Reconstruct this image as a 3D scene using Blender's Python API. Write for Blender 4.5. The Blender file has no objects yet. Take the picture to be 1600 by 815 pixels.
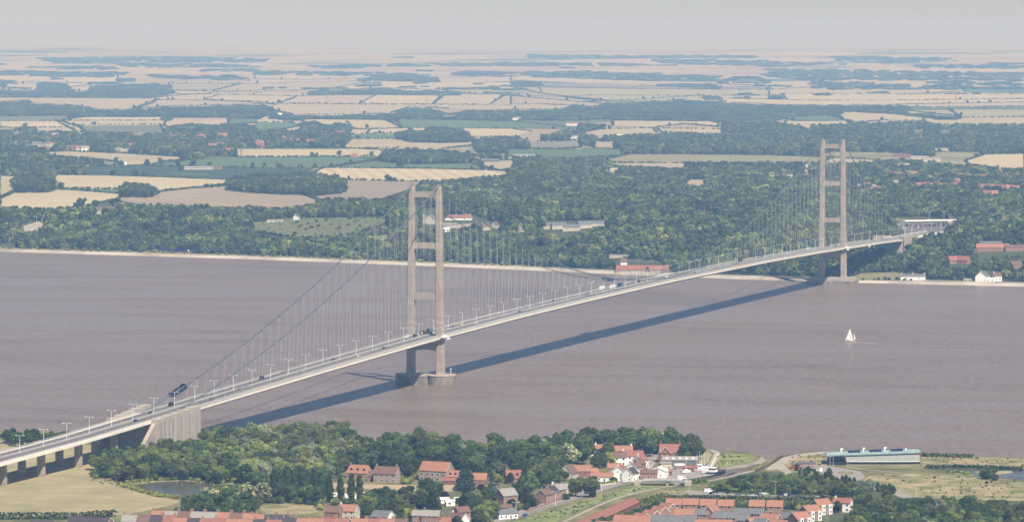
import bpy, bmesh, math, random
import numpy as np
from mathutils import Vector, Matrix
rnd = random.Random(7)
rng = np.random.default_rng(11)
sc = bpy.context.scene
COL = sc.collection
R_ = math.radians

# ------------------------------------------------------------------ camera, sky, sun, exposure
CX, CY, CZ = 1147.71, -3358.26, 294.30
YAW, PIT, ROL, FPX = .3095, .0547, -.0017, 6832.3
Fv = np.array([-math.sin(YAW)*math.cos(PIT), math.cos(YAW)*math.cos(PIT), -math.sin(PIT)])
_R = np.array([math.cos(YAW), math.sin(YAW), 0.]); _U = np.cross(_R, Fv)
Rv = _R*math.cos(ROL)+_U*math.sin(ROL); Uv = -_R*math.sin(ROL)+_U*math.cos(ROL)
C0 = np.array([CX, CY, CZ])
FH = np.array([-math.sin(YAW), math.cos(YAW)])      # horizontal forward
RH = np.array([math.cos(YAW), math.sin(YAW)])       # horizontal right

cam = bpy.data.cameras.new('camera'); co = bpy.data.objects.new('camera', cam); COL.objects.link(co)
co.matrix_world = Matrix(((Rv[0], Uv[0], -Fv[0], CX), (Rv[1], Uv[1], -Fv[1], CY), (Rv[2], Uv[2], -Fv[2], CZ), (0, 0, 0, 1)))
cam.sensor_width = 36; cam.lens = FPX*36/1600; cam.clip_start = 5; cam.clip_end = 120000
sc.camera = co

SUN_AZ, SUN_EL = R_(134.4), R_(51.5)
w = bpy.data.worlds.new('World'); sc.world = w; w.use_nodes = True
nt = w.node_tree; bg = nt.nodes['Background']
sky = nt.nodes.new('ShaderNodeTexSky'); sky.sky_type = 'NISHITA'; sky.sun_disc = False
sky.sun_elevation = SUN_EL; sky.sun_rotation = SUN_AZ; sky.altitude = 0; sky.air_density = 1.0; sky.dust_density = 0.05; sky.ozone_density = 1.0
tc = nt.nodes.new('ShaderNodeTexCoord'); vm = nt.nodes.new('ShaderNodeVectorMath'); vm.operation = 'ADD'; vm.inputs[1].default_value = (0, 0, .035)
nt.links.new(tc.outputs['Generated'], vm.inputs[0]); nt.links.new(vm.outputs[0], sky.inputs['Vector'])   # seen from 300 m up the horizon dips
hs = nt.nodes.new('ShaderNodeHueSaturation'); hs.inputs['Saturation'].default_value = 1.0
nt.links.new(sky.outputs[0], hs.inputs['Color']); ti = nt.nodes.new('ShaderNodeVectorMath'); ti.operation = 'MULTIPLY'; ti.inputs[1].default_value = (.91, .835, 1.01)
nt.links.new(hs.outputs[0], ti.inputs[0]); nt.links.new(ti.outputs[0], bg.inputs['Color'])
bg.inputs['Strength'].default_value = 0.051
sl = bpy.data.lights.new('sun', 'SUN'); sl.energy = 5.0; sl.angle = R_(0.53); sl.color = (1, .95, .87)
so = bpy.data.objects.new('sun', sl); COL.objects.link(so)
so.rotation_euler = (math.pi/2-SUN_EL, 0, math.pi-SUN_AZ)   # checked below
sd = Vector((math.sin(SUN_AZ)*math.cos(SUN_EL), math.cos(SUN_AZ)*math.cos(SUN_EL), math.sin(SUN_EL)))
so.rotation_euler = sd.to_track_quat('Z', 'Y').to_euler()
sc.view_settings.view_transform = 'Standard'; sc.view_settings.look = 'None'
sc.view_settings.gamma = 1; sc.view_settings.exposure = 0.6
sc.view_settings.use_curve_mapping = False
HAZE_DENS, HAZE_COL = 7.2e-5, (.30, .53, .89)

# ------------------------------------------------------------------ terrain and un-projection
SHX = np.array([-4000, -2400, -1189, -806, -520, -289, -150, -11, 213, 700, 4000.])
SHY = np.array([2700, 2200, 1788, 1708, 1618, 1527, 1480, 1446, 1425, 1395, 1300.])
def sstep(a, b, x): t = np.clip((x-a)/(b-a), 0, 1); return t*t*(3-2*t)
def gz(x, y):
    x = np.asarray(x, float); y = np.asarray(y, float)
    d = y-np.interp(x, SHX, SHY)
    D = np.hypot(x-CX, y-CY)
    zn = 2.6+sstep(55, 420, d)*30 - np.maximum(0, D-5000)**2/(2*7.4e6)
    hill = 1+.16*np.sin(x/2900+1.3)+.10*np.sin(x/1300.+y/5200)+.05*np.sin(x/510)
    zn = zn+sstep(17000, 34500, D)*108*hill
    zn = np.where(d < 14, -1.0+3.6*np.clip((d+8)/22, 0, 1), zn)
    zs = 3.0
    return np.where(y < 900, zs, np.where(d < -8, 0.0, zn))
def unproj(px, py, h=0.0, z=None):
    """pixel (1600x815 frame) -> world point on the ground raised by h (or on plane z); a surveying helper"""
    px = np.atleast_1d(np.asarray(px, float)); py = np.atleast_1d(np.asarray(py, float))
    d = Fv[None]+Rv[None]*((px-800)/FPX)[:, None]+Uv[None]*((407.5-py)/FPX)[:, None]
    if z is not None:
        t = (z-CZ)/d[:, 2]; return C0+d*t[:, None]
    n = 700; ts = np.geomspace(2000, 42000, n)
    P = C0[None, None]+d[:, None]*ts[None, :, None]
    f = P[..., 2]-gz(P[..., 0], P[..., 1])-h
    hit = np.argmax(f < 0, axis=1); hit = np.where((f < 0).any(1), hit, n-1); hit = np.maximum(hit, 1)
    a = ts[hit-1]; b = ts[hit]
    for _ in range(22):
        m = (a+b)/2; P = C0+d*m[:, None]; neg = P[:, 2]-gz(P[:, 0], P[:, 1])-h < 0
        b = np.where(neg, m, b); a = np.where(neg, a, m)
    P = C0+d*b[:, None]; P[:, 2] = gz(P[:, 0], P[:, 1]); return P
def proj(P):
    v = np.atleast_2d(P)-C0; d = v@Fv; return 800+FPX*(v@Rv)/d, 407.5-FPX*(v@Uv)/d
def inpoly(x, y, poly):
    ins = np.zeros(len(x), bool); n = len(poly)
    for i in range(n):
        x1, y1 = poly[i]; x2, y2 = poly[(i+1) % n]
        if y1 == y2: continue
        c = ((y1 > y) != (y2 > y)) & (x < (x2-x1)*(y-y1)/(y2-y1)+x1); ins ^= c
    return ins

# ------------------------------------------------------------------ materials
def mk(name):
    m = bpy.data.materials.new(name); m.use_nodes = True
    return m, m.node_tree.nodes, m.node_tree.links, m.node_tree.nodes['Principled BSDF']
def mat(name, c, rough=.7, metal=0, var=.12, scale=.6, c2=None, stretch=(1, 1, 1), detail=4, spec=.3, world=False, bump=0, contrast=(.35, .65)):
    m, N, L, b = mk(name); b.inputs['Roughness'].default_value = rough; b.inputs['Metallic'].default_value = metal
    b.inputs['Specular IOR Level'].default_value = spec
    ks = 1. if min(c) > .6 or max(c) < .05 else .75
    c = tuple(v*ks for v in c); c2 = None if c2 is None else tuple(v*ks for v in c2)
    if var == 0 and c2 is None:
        b.inputs['Base Color'].default_value = (*c, 1); return m
    if c2 is None: c2 = tuple(min(1, v*(1+var)) for v in c); c = tuple(v*(1-var) for v in c)
    if world:
        g = N.new('ShaderNodeNewGeometry').outputs['Position']
    else:
        g = N.new('ShaderNodeTexCoord').outputs['Object']
    mp = N.new('ShaderNodeMapping'); mp.inputs['Scale'].default_value = stretch; L.new(g, mp.inputs[0])
    n = N.new('ShaderNodeTexNoise'); n.inputs['Scale'].default_value = scale; n.inputs['Detail'].default_value = detail; n.inputs['Roughness'].default_value = .65
    L.new(mp.outputs[0], n.inputs['Vector'])
    r = N.new('ShaderNodeValToRGB'); r.color_ramp.elements[0].position = contrast[0]; r.color_ramp.elements[1].position = contrast[1]
    r.color_ramp.elements[0].color = (*c, 1); r.color_ramp.elements[1].color = (*c2, 1)
    L.new(n.outputs['Fac'], r.inputs[0]); L.new(r.outputs[0], b.inputs['Base Color'])
    if bump:
        bp = N.new('ShaderNodeBump'); bp.inputs['Strength'].default_value = bump; L.new(n.outputs['Fac'], bp.inputs['Height']); L.new(bp.outputs[0], b.inputs['Normal'])
    return m
def leafmat(name, c, hue=.02, val=.5):
    m, N, L, b = mk(name); b.inputs['Roughness'].default_value = .65; b.inputs['Specular IOR Level'].default_value = .25; c = tuple(v*.90 for v in c)
    at = N.new('ShaderNodeAttribute'); at.attribute_name = 'shade'
    oi = N.new('ShaderNodeObjectInfo')
    mr = N.new('ShaderNodeMapRange'); mr.inputs['To Min'].default_value = 1-val/2; mr.inputs['To Max'].default_value = 1+val/2; L.new(oi.outputs['Random'], mr.inputs['Value'])
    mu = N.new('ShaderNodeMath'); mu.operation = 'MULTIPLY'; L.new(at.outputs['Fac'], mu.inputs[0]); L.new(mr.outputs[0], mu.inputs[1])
    m2 = N.new('ShaderNodeMath'); m2.operation = 'MULTIPLY'; m2.inputs[1].default_value = 7.31; L.new(oi.outputs['Random'], m2.inputs[0])
    fr = N.new('ShaderNodeMath'); fr.operation = 'FRACT'; L.new(m2.outputs[0], fr.inputs[0])
    mh = N.new('ShaderNodeMapRange'); mh.inputs['To Min'].default_value = .5-hue; mh.inputs['To Max'].default_value = .5+hue; L.new(fr.outputs[0], mh.inputs['Value'])
    h = N.new('ShaderNodeHueSaturation'); h.inputs['Color'].default_value = (*c, 1); L.new(mu.outputs[0], h.inputs['Value']); L.new(mh.outputs[0], h.inputs['Hue'])
    ln = N.new('ShaderNodeTexNoise'); ln.inputs['Scale'].default_value = .011; ln.inputs['Detail'].default_value = 3; L.new(oi.outputs['Location'], ln.inputs['Vector'])
    lr = N.new('ShaderNodeMapRange'); lr.inputs['From Min'].default_value = .35; lr.inputs['From Max'].default_value = .68; lr.inputs['To Min'].default_value = .70; lr.inputs['To Max'].default_value = 1.55; L.new(ln.outputs['Fac'], lr.inputs['Value'])
    m4 = N.new('ShaderNodeMath'); m4.operation = 'MULTIPLY'; L.new(mu.outputs[0], m4.inputs[0]); L.new(lr.outputs[0], m4.inputs[1]); L.new(m4.outputs[0], h.inputs['Value'])
    L.new(h.outputs[0], b.inputs['Base Color'])
    tr = N.new('ShaderNodeBsdfTranslucent'); L.new(h.outputs[0], tr.inputs['Color'])
    mx = N.new('ShaderNodeMixShader'); mx.inputs[0].default_value = .22
    L.new(b.outputs[0], mx.inputs[1]); L.new(tr.outputs[0], mx.inputs[2]); L.new(mx.outputs[0], N['Material Output'].inputs['Surface'])
    return m
def objcol(name, rough=.35, metal=0):
    m, N, L, b = mk(name); b.inputs['Roughness'].default_value = rough; b.inputs['Metallic'].default_value = metal
    o = N.new('ShaderNodeObjectInfo'); L.new(o.outputs['Color'], b.inputs['Base Color']); return m
M = {}
M['concrete'] = mat('concrete', (.46, .395, .325), .8, var=.14, scale=.25, stretch=(1, 1, .25), detail=6)
M['concrete2'] = mat('panel_concrete', (.50, .445, .37), .85, var=.11, scale=.2, stretch=(1, 1, .6), detail=6)
M['caisson'] = mat('caisson_concrete', (.20, .17, .14), .85, c2=(.36, .31, .26), scale=.3, stretch=(1, 1, .4), detail=6)
M['deckpaint'] = mat('deck_paint', (.78, .73, .62), .5, var=.08, scale=.1, stretch=(.2, 1, 3))
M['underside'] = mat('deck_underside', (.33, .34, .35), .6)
M['asphalt'] = mat('asphalt', (.085, .08, .078), .85, var=.2, scale=.15)
M['road'] = mat('worn_road', (.17, .155, .145), .9, var=.15, scale=.2)
M['street'] = mat('pale_street', (.33, .30, .265), .9, var=.12, scale=.15)
M['walk'] = mat('walkway', (.32, .30, .28), .85, var=.15, scale=.3)
M['barrier'] = mat('barrier_steel', (.62, .61, .58), .5, .0, var=.06)
M['rail'] = mat('rail_paint', (.58, .58, .55), .5, var=.05)
M['cable'] = mat('cable_paint', (.15, .185, .20), .45, var=.1)
M['hanger'] = mat('hanger_steel', (.55, .57, .58), .5, var=.05)
M['lamp'] = mat('lamp_paint', (.72, .73, .73), .4, var=.04)
M['navy'] = mat('navy_panels', (.03, .045, .09), .5, var=.25, scale=1)
M['white'] = mat('white_paint', (.78, .77, .73), .6, var=.06)
M['cream'] = mat('cream_render', (.66, .60, .46), .8, var=.07)
M['brick'] = mat('red_brick', (.30, .14, .09), .85, var=.22, scale=1.2, detail=6)
M['brickp'] = mat('pink_brick', (.38, .22, .16), .85, var=.18, scale=1.2, detail=6)
M['stone'] = mat('pale_stone', (.42, .33, .27), .85, var=.2, scale=1.1, detail=6)
M['orange'] = mat('orange_pantiles', (.385, .185, .12), .8, var=.16, scale=1.3, stretch=(1, .3, 1), detail=6)
M['redroof'] = mat('red_pantiles', (.32, .135, .10), .8, var=.2, scale=1.3, stretch=(1, .3, 1), detail=6)
M['brownroof'] = mat('brown_tiles', (.19, .115, .085), .85, var=.2, scale=1.1, detail=6)
M['darkroof'] = mat('dark_tiles', (.075, .06, .065), .85, var=.2, scale=1.1, detail=6)
M['slate'] = mat('grey_slate', (.17, .175, .18), .7, var=.18, scale=1.1, detail=6)
M['palegrey'] = mat('weathered_grey_roof', (.33, .31, .28), .8, var=.2, scale=.9, detail=6)
M['glass'] = mat('window_glass', (.02, .025, .03), .12, var=0, spec=.6)
M['frame'] = mat('window_frame', (.75, .75, .73), .5, var=0)
M['black'] = mat('black_rubber', (.02, .02, .02), .8, var=0)
M['copper'] = mat('green_copper', (.26, .40, .38), .6, c2=(.44, .54, .53), scale=.2, stretch=(3, .3, 1))
M['solar'] = mat('solar_panel', (.012, .02, .05), .2, var=0, spec=.6)
M['mesh'] = mat('glass_facade', (.27, .295, .27), .35, c2=(.42, .44, .40), scale=1.4, stretch=(1, 1, .25))
M['red'] = mat('red_cladding', (.42, .07, .04), .6)
M['bark'] = mat('bark', (.09, .065, .045), .9, var=.25, scale=2)
M['bluepaint'] = mat('blue_tarpaulin', (.05, .12, .28), .6)
M['car'] = objcol('car_paint', .3)
M['train'] = mat('purple_train_paint', (.06, .05, .22), .4)
M['steel'] = mat('galvanised_steel', (.32, .33, .34), .5, .3)
M['timber'] = mat('weathered_timber', (.12, .09, .065), .85, var=.3, scale=1)
# ground
M['sgrass'] = mat('rough_grass', (.11, .125, .04), .95, c2=(.27, .24, .105), scale=.035, detail=9, world=True, contrast=(.38, .62))
M['dry'] = mat('dry_grass', (.30, .265, .135), .95, c2=(.43, .36, .205), scale=.03, detail=10, world=True, contrast=(.38, .62))
M['dry2'] = mat('rough_dry_meadow', (.17, .175, .065), .95, c2=(.40, .33, .18), scale=.055, detail=10, world=True, contrast=(.40, .58))
M['lush'] = mat('reed_grass', (.12, .17, .045), .95, c2=(.30, .33, .13), scale=.14, detail=10, world=True, contrast=(.40, .60))
M['marsh'] = mat('salt_marsh', (.13, .17, .05), .95, c2=(.33, .33, .13), scale=.07, detail=10, world=True, contrast=(.4, .58))
M['stubble'] = mat('stubble', (.42, .32, .185), .95, c2=(.50, .39, .24), scale=.08, world=True)
M['sand'] = mat('pale_gravel', (.42, .37, .29), .95, var=.15, scale=.15, world=True)
M['concyard'] = mat('concrete_yard', (.36, .33, .29), .9, var=.2, scale=.12, world=True)
M['mud'] = mat('river_mud', (.13, .10, .08), .5, c2=(.22, .175, .14), scale=.06, detail=7, world=True)
M['hedgeb'] = mat('scrub_ground', (.055, .075, .025), .95, c2=(.11, .12, .05), scale=.1, world=True)
M['beach'] = mat('pale_shingle', (.34, .30, .24), .95, c2=(.60, .54, .44), scale=.012, detail=10, world=True, contrast=(.36, .56))
M['foreshore'] = mat('stone_foreshore', (.27, .24, .20), .95, c2=(.36, .32, .26), scale=.03, detail=7, world=True)
M['sgarden'] = mat('garden_ground', (.07, .10, .03), .95, c2=(.20, .19, .09), scale=.12, detail=8, world=True)
FC = {'w': (.49, .42, .255), 'p': (.43, .355, .25), 'g': (.10, .16, .058), 'd': (.045, .085, .04), 'b': (.33, .27, .185), 'o': (.25, .23, .115), 'y': (.35, .33, .17), 'l': (.26, .235, .19), 'm': (.17, .18, .085)}
FN = {'w': 'ripe_wheat', 'p': 'pink_stubble', 'g': 'pasture', 'd': 'dark_crop', 'b': 'bare_soil', 'o': 'olive_grass', 'y': 'yellowing_crop', 'l': 'cut_stubble', 'm': 'meadow'}
for k, c in FC.items():
    M['f'+k] = mat(FN[k], tuple(v*.9 for v in c), .95, c2=tuple(v*1.1 for v in c), scale=.006, stretch=(1, .35, 1), detail=9, world=True, contrast=(.3, .7))
def stripes(m):
    N, L = m.node_tree.nodes, m.node_tree.links; b = N['Principled BSDF']; src = b.inputs['Base Color'].links[0].from_socket
    g = N.new('ShaderNodeNewGeometry'); oi = N.new('ShaderNodeObjectInfo'); ml = N.new('ShaderNodeMath'); ml.operation = 'MULTIPLY'; ml.inputs[1].default_value = 3.1; L.new(oi.outputs['Random'], ml.inputs[0])
    vr = N.new('ShaderNodeVectorRotate'); vr.rotation_type = 'Z_AXIS'; L.new(g.outputs['Position'], vr.inputs['Vector']); L.new(ml.outputs[0], vr.inputs['Angle'])
    w = N.new('ShaderNodeTexWave'); w.inputs['Scale'].default_value = .011; w.inputs['Distortion'].default_value = 1.5; w.inputs['Detail'].default_value = 3; w.inputs['Detail Scale'].default_value = .4; L.new(vr.outputs[0], w.inputs['Vector'])
    mr = N.new('ShaderNodeMapRange'); mr.inputs['To Min'].default_value = .86; mr.inputs['To Max'].default_value = 1.08; L.new(w.outputs['Fac'], mr.inputs['Value'])
    m3 = N.new('ShaderNodeMapRange'); m3.inputs['To Min'].default_value = .88; m3.inputs['To Max'].default_value = 1.12; L.new(oi.outputs['Random'], m3.inputs['Value'])
    mm = N.new('ShaderNodeMath'); mm.operation = 'MULTIPLY'; L.new(mr.outputs[0], mm.inputs[0]); L.new(m3.outputs[0], mm.inputs[1])
    h = N.new('ShaderNodeHueSaturation'); L.new(src, h.inputs['Color']); L.new(mm.outputs[0], h.inputs['Value']); L.new(h.outputs[0], b.inputs['Base Color'])
for k in FC: stripes(M['f'+k])
def lifts(m):      # horizontal casting lifts of the slip-formed concrete
    N, L = m.node_tree.nodes, m.node_tree.links; b = N['Principled BSDF']; src = b.inputs['Base Color'].links[0].from_socket
    g = N.new('ShaderNodeNewGeometry'); sp_ = N.new('ShaderNodeSeparateXYZ'); L.new(g.outputs['Position'], sp_.inputs[0])
    d = N.new('ShaderNodeMath'); d.operation = 'DIVIDE'; d.inputs[1].default_value = 2.6; L.new(sp_.outputs['Z'], d.inputs[0]); f = N.new('ShaderNodeMath'); f.operation = 'FLOOR'; L.new(d.outputs[0], f.inputs[0])
    wn = N.new('ShaderNodeTexWhiteNoise'); wn.noise_dimensions = '1D'; L.new(f.outputs[0], wn.inputs['W'])
    mr = N.new('ShaderNodeMapRange'); mr.inputs['To Min'].default_value = .87; mr.inputs['To Max'].default_value = 1.08; L.new(wn.outputs['Value'], mr.inputs['Value'])
    h = N.new('ShaderNodeHueSaturation'); L.new(src, h.inputs['Color']); L.new(mr.outputs[0], h.inputs['Value']); L.new(h.outputs[0], b.inputs['Base Color'])
lifts(M['concrete'])
# patchwork for the far plain
m, N, L, b = mk('patchwork_farmland'); b.inputs['Roughness'].default_value = .95; b.inputs['Specular IOR Level'].default_value = .1
g = N.new('ShaderNodeNewGeometry'); mp = N.new('ShaderNodeMapping'); mp.inputs['Scale'].default_value = (1/620, 1/950, 0); mp.inputs['Rotation'].default_value = (0, 0, .2); L.new(g.outputs['Position'], mp.inputs[0])
v = N.new('ShaderNodeTexVoronoi'); v.distance = 'CHEBYCHEV'; v.inputs['Scale'].default_value = 1; v.inputs['Randomness'].default_value = .75; L.new(mp.outputs[0], v.inputs['Vector'])
sp = N.new('ShaderNodeSeparateColor'); L.new(v.outputs['Color'], sp.inputs[0])
r = N.new('ShaderNodeValToRGB'); r.color_ramp.interpolation = 'CONSTANT'
els = [(0, (.47, .40, .25)), (.28, (.40, .33, .17)), (.42, (.19, .21, .10)), (.5, (.48, .41, .28)), (.66, (.36, .29, .20)), (.78, (.13, .16, .08)), (.84, (.46, .38, .24))]
while len(r.color_ramp.elements) < len(els): r.color_ramp.elements.new(.5)
for e, (p_, c) in zip(r.color_ramp.elements, els): e.position = p_; e.color = (*[v*.75 for v in c], 1)
L.new(sp.outputs[0], r.inputs[0]); L.new(r.outputs[0], b.inputs['Base Color']); M['patch'] = m
# wooded ground (north bank, near)
M['midground'] = mat('farmland_ground', (.17, .175, .075), .95, c2=(.36, .32, .17), scale=.006, detail=8, world=True)
M['nground'] = mat('woodland_floor', (.05, .065, .025), .95, c2=(.10, .11, .05), scale=.02, world=True)
# water
def water(name, c1, c2, c3, rough, bump, wscale):
    m, N, L, b = mk(name); b.inputs['Roughness'].default_value = rough; b.inputs['IOR'].default_value = 1.33; b.inputs['Specular Tint'].default_value = (.22, .60, 1, 1); b.inputs['Specular IOR Level'].default_value = .30
    g = N.new('ShaderNodeNewGeometry')
    mp = N.new('ShaderNodeMapping'); mp.inputs['Scale'].default_value = (.0016, .0050, 1); mp.inputs['Rotation'].default_value = (0, 0, -.06); L.new(g.outputs['Position'], mp.inputs[0])
    n = N.new('ShaderNodeTexNoise'); n.inputs['Scale'].default_value = 1; n.inputs['Detail'].default_value = 9; n.inputs['Roughness'].default_value = .66; n.inputs['Distortion'].default_value = 1.6; L.new(mp.outputs[0], n.inputs['Vector'])
    r = N.new('ShaderNodeValToRGB'); r.color_ramp.elements[0].position = .36; r.color_ramp.elements[1].position = .64  # broad noise: silt tones, plus sky sheen of wind streaks put into colour
    e = r.color_ramp.elements.new(.5); e.color = (*c2, 1)
    r.color_ramp.elements[0].color = (*c1, 1); r.color_ramp.elements[2].color = (*c3, 1)
    L.new(n.outputs['Fac'], r.inputs[0])
    # wavelets: their light and dark put into a fine colour grain, plus bump
    m2 = N.new('ShaderNodeMapping'); m2.inputs['Scale'].default_value = (wscale, wscale*.55, 1); m2.inputs['Rotation'].default_value = (0, 0, .3); L.new(g.outputs['Position'], m2.inputs[0])
    n2 = N.new('ShaderNodeTexNoise'); n2.inputs['Scale'].default_value = 1; n2.inputs['Detail'].default_value = 3; n2.inputs['Roughness'].default_value = .6; L.new(m2.outputs[0], n2.inputs['Vector'])
    n3 = N.new('ShaderNodeTexNoise'); n3.inputs['Scale'].default_value = .3; n3.inputs['Detail'].default_value = 2; L.new(m2.outputs[0], n3.inputs['Vector'])
    mr = N.new('ShaderNodeMapRange'); mr.inputs['From Min'].default_value = .3; mr.inputs['From Max'].default_value = .7; mr.inputs['To Min'].default_value = .74; mr.inputs['To Max'].default_value = 1.26; L.new(n2.outputs['Fac'], mr.inputs['Value'])
    h = N.new('ShaderNodeHueSaturation'); L.new(r.outputs[0], h.inputs['Color']); L.new(mr.outputs[0], h.inputs['Value']); L.new(h.outputs[0], b.inputs['Base Color'])
    ad = N.new('ShaderNodeMath'); ad.operation = 'ADD'; L.new(n2.outputs['Fac'], ad.inputs[0]); L.new(n3.outputs['Fac'], ad.inputs[1])
    bp = N.new('ShaderNodeBump'); bp.inputs['Strength'].default_value = 1; bp.inputs['Distance'].default_value = bump; L.new(ad.outputs[0], bp.inputs['Height']); L.new(bp.outputs[0], b.inputs['Normal'])
    return m
M['river'] = water('estuary_water', (.145, .106, .074), (.180, .135, .098), (.180, .152, .128), .36, .34, .22)
M['pond'] = water('pond_water', (.075, .075, .055), (.09, .09, .07), (.07, .075, .06), .2, .05, .5)
M['wake'] = mat('foam', (.60, .55, .50), .7, var=.1, world=True)

# ------------------------------------------------------------------ mesh helpers
def link(o, parent=None):
    COL.objects.link(o)
    if parent is not None: o.parent = parent
    return o
def tag(o, label=None, cat=None, group=None, kind=None):
    if label: o['label'] = label
    if cat: o['category'] = cat
    if group: o['group'] = group
    if kind: o['kind'] = kind
    return o
def empty(name, loc, rz=0.): 
    o = bpy.data.objects.new(name, None); o.location = loc; o.rotation_euler.z = rz; o.empty_display_size = 1; return link(o)
class MB:
    def __init__(s): s.v = []; s.f = []; s.m = []; s.mats = []
    def mi(s, m):
        if m not in s.mats: s.mats.append(m)
        return s.mats.index(m)
    def add(s, vs, fs, m):
        o = len(s.v); s.v += [tuple(map(float, p)) for p in vs]; k = s.mi(m)
        for f in fs: s.f.append([i+o for i in f]); s.m.append(k)
    def box(s, c, d, m, rz=0., top=None, taper=(1, 1)):
        cx, cy, cz = c; hx, hy, hz = d[0]/2, d[1]/2, d[2]/2; cs, sn = math.cos(rz), math.sin(rz); vs = []
        for z, kx, ky in ((-hz, 1, 1), (hz, taper[0], taper[1])):
            for x, y in ((-hx, -hy), (hx, -hy), (hx, hy), (-hx, hy)):
                x *= kx; y *= ky; vs.append((cx+x*cs-y*sn, cy+x*sn+y*cs, cz+z))
        s.add(vs, [(3, 2, 1, 0), (4, 5, 6, 7), (0, 1, 5, 4), (1, 2, 6, 5), (2, 3, 7, 6), (3, 0, 4, 7)], m); return s
    def tube(s, p, q, r, m, n=6, r2=None):
        p = Vector(p); q = Vector(q); d = (q-p).normalized(); a = d.orthogonal().normalized(); b = d.cross(a); r2 = r if r2 is None else r2; vs = []
        for c, rr in ((p, r), (q, r2)):
            for i in range(n):
                t = 2*math.pi*i/n; vs.append(c+a*(rr*math.cos(t))+b*(rr*math.sin(t)))
        fs = [(i, (i+1) % n, n+(i+1) % n, n+i) for i in range(n)]+[tuple(range(n))[::-1], tuple(range(n, 2*n))]
        s.add(vs, fs, m); return s
    def path(s, pts, r, m, n=6):
        pts = [Vector(p) for p in pts]; vs = []
        for k, c in enumerate(pts):
            d = (pts[min(k+1, len(pts)-1)]-pts[max(k-1, 0)]).normalized(); a = d.cross(Vector((1, 0, 0))).normalized(); b = d.cross(a)
            for i in range(n): t = 2*math.pi*i/n; vs.append(c+a*(r*math.cos(t))+b*(r*math.sin(t)))
        fs = [(k*n+i, k*n+(i+1) % n, (k+1)*n+(i+1) % n, (k+1)*n+i) for k in range(len(pts)-1) for i in range(n)]
        s.add(vs, fs, m); return s
    def prism(s, poly, z0, z1, m):      # poly: xy list, ccw
        n = len(poly); s.add([(x, y, z0) for x, y in poly]+[(x, y, z1) for x, y in poly],
              [tuple(range(n))[::-1], tuple(range(n, 2*n))]+[(i, (i+1) % n, n+(i+1) % n, n+i) for i in range(n)], m); return s
    def build(s, name, parent=None, smooth=False):
        me = bpy.data.meshes.new(name); me.from_pydata(s.v, [], s.f)
        for m in s.mats: me.materials.append(M[m] if isinstance(m, str) else m)
        me.polygons.foreach_set('material_index', s.m)
        if smooth: me.polygons.foreach_set('use_smooth', [True]*len(s.f))
        me.update(); return link(bpy.data.objects.new(name, me), parent)
def sheet(name, pix, m, off=.05, kind='structure', drape=False, z=3.0, seg=0):
    """flat ground patch surveyed from outline points"""
    pix = np.array(pix, float)
    if not drape:
        P = unproj(pix[:, 0], pix[:, 1], z=z); bm = bmesh.new()
        vs = [bm.verts.new((p[0], p[1], z+off)) for p in P]; bm.faces.new(vs); bmesh.ops.triangulate(bm, faces=bm.faces[:])
    else:
        P = unproj(pix[:, 0], pix[:, 1]); bm = bmesh.new()
        vs = [bm.verts.new((p[0], p[1], 0)) for p in P]; bm.faces.new(vs); bmesh.ops.triangulate(bm, faces=bm.faces[:])
        bmesh.ops.subdivide_edges(bm, edges=bm.edges[:], cuts=5, use_grid_fill=True)
        for vv in bm.verts:
            D = math.hypot(vv.co.x-CX, vv.co.y-CY); vv.co.z = float(gz(vv.co.x, vv.co.y))+off+.00005*max(0, D-5000)
    bmesh.ops.recalc_face_normals(bm, faces=bm.faces[:])
    for f in bm.faces:
        if f.normal.z < 0: f.normal_flip()
    me = bpy.data.meshes.new(name); bm.to_mesh(me); bm.free(); me.materials.append(M[m])
    o = link(bpy.data.objects.new(name, me))
    if kind: o['kind'] = kind
    return o
def ribbon(name, pts, width, m, z=3.0, off=.08, kind='structure', px=True):
    P = unproj([p[0] for p in pts], [p[1] for p in pts], z=z)[:, :2] if px else np.array(pts, float)
    # smooth
    Q = [P[0]]
    for i in range(len(P)-1):
        p0 = P[max(i-1, 0)]; p1 = P[i]; p2 = P[i+1]; p3 = P[min(i+2, len(P)-1)]
        for t in np.linspace(.2, 1, 5):
            Q.append(.5*((2*p1)+(-p0+p2)*t+(2*p0-5*p1+4*p2-p3)*t*t+(-p0+3*p1-3*p2+p3)*t**3))
    Q = np.array(Q); T = np.gradient(Q, axis=0); T /= np.linalg.norm(T, axis=1)[:, None]+1e-9; Nn = np.stack([-T[:, 1], T[:, 0]], 1)
    a = MB(); n = len(Q); vs = [(*(q-nn*width/2), z+off) for q, nn in zip(Q, Nn)]+[(*(q+nn*width/2), z+off) for q, nn in zip(Q, Nn)]
    a.add(vs, [(i, i+1, n+i+1, n+i) for i in range(n-1)], m); o = a.build(name)
    if kind: o['kind'] = kind
    return o, Q
# ------------------------------------------------------------------ the setting: river, banks, plain
a = MB(); xs = np.linspace(-5200, 4200, 40); ys = np.linspace(-1250, 2900, 30)
a.add([(x, y, 0) for y in ys for x in xs], [(j*40+i, j*40+i+1, (j+1)*40+i+1, (j+1)*40+i) for j in range(29) for i in range(39)], 'river')
a.build('river_water')['kind'] = 'structure'
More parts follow.
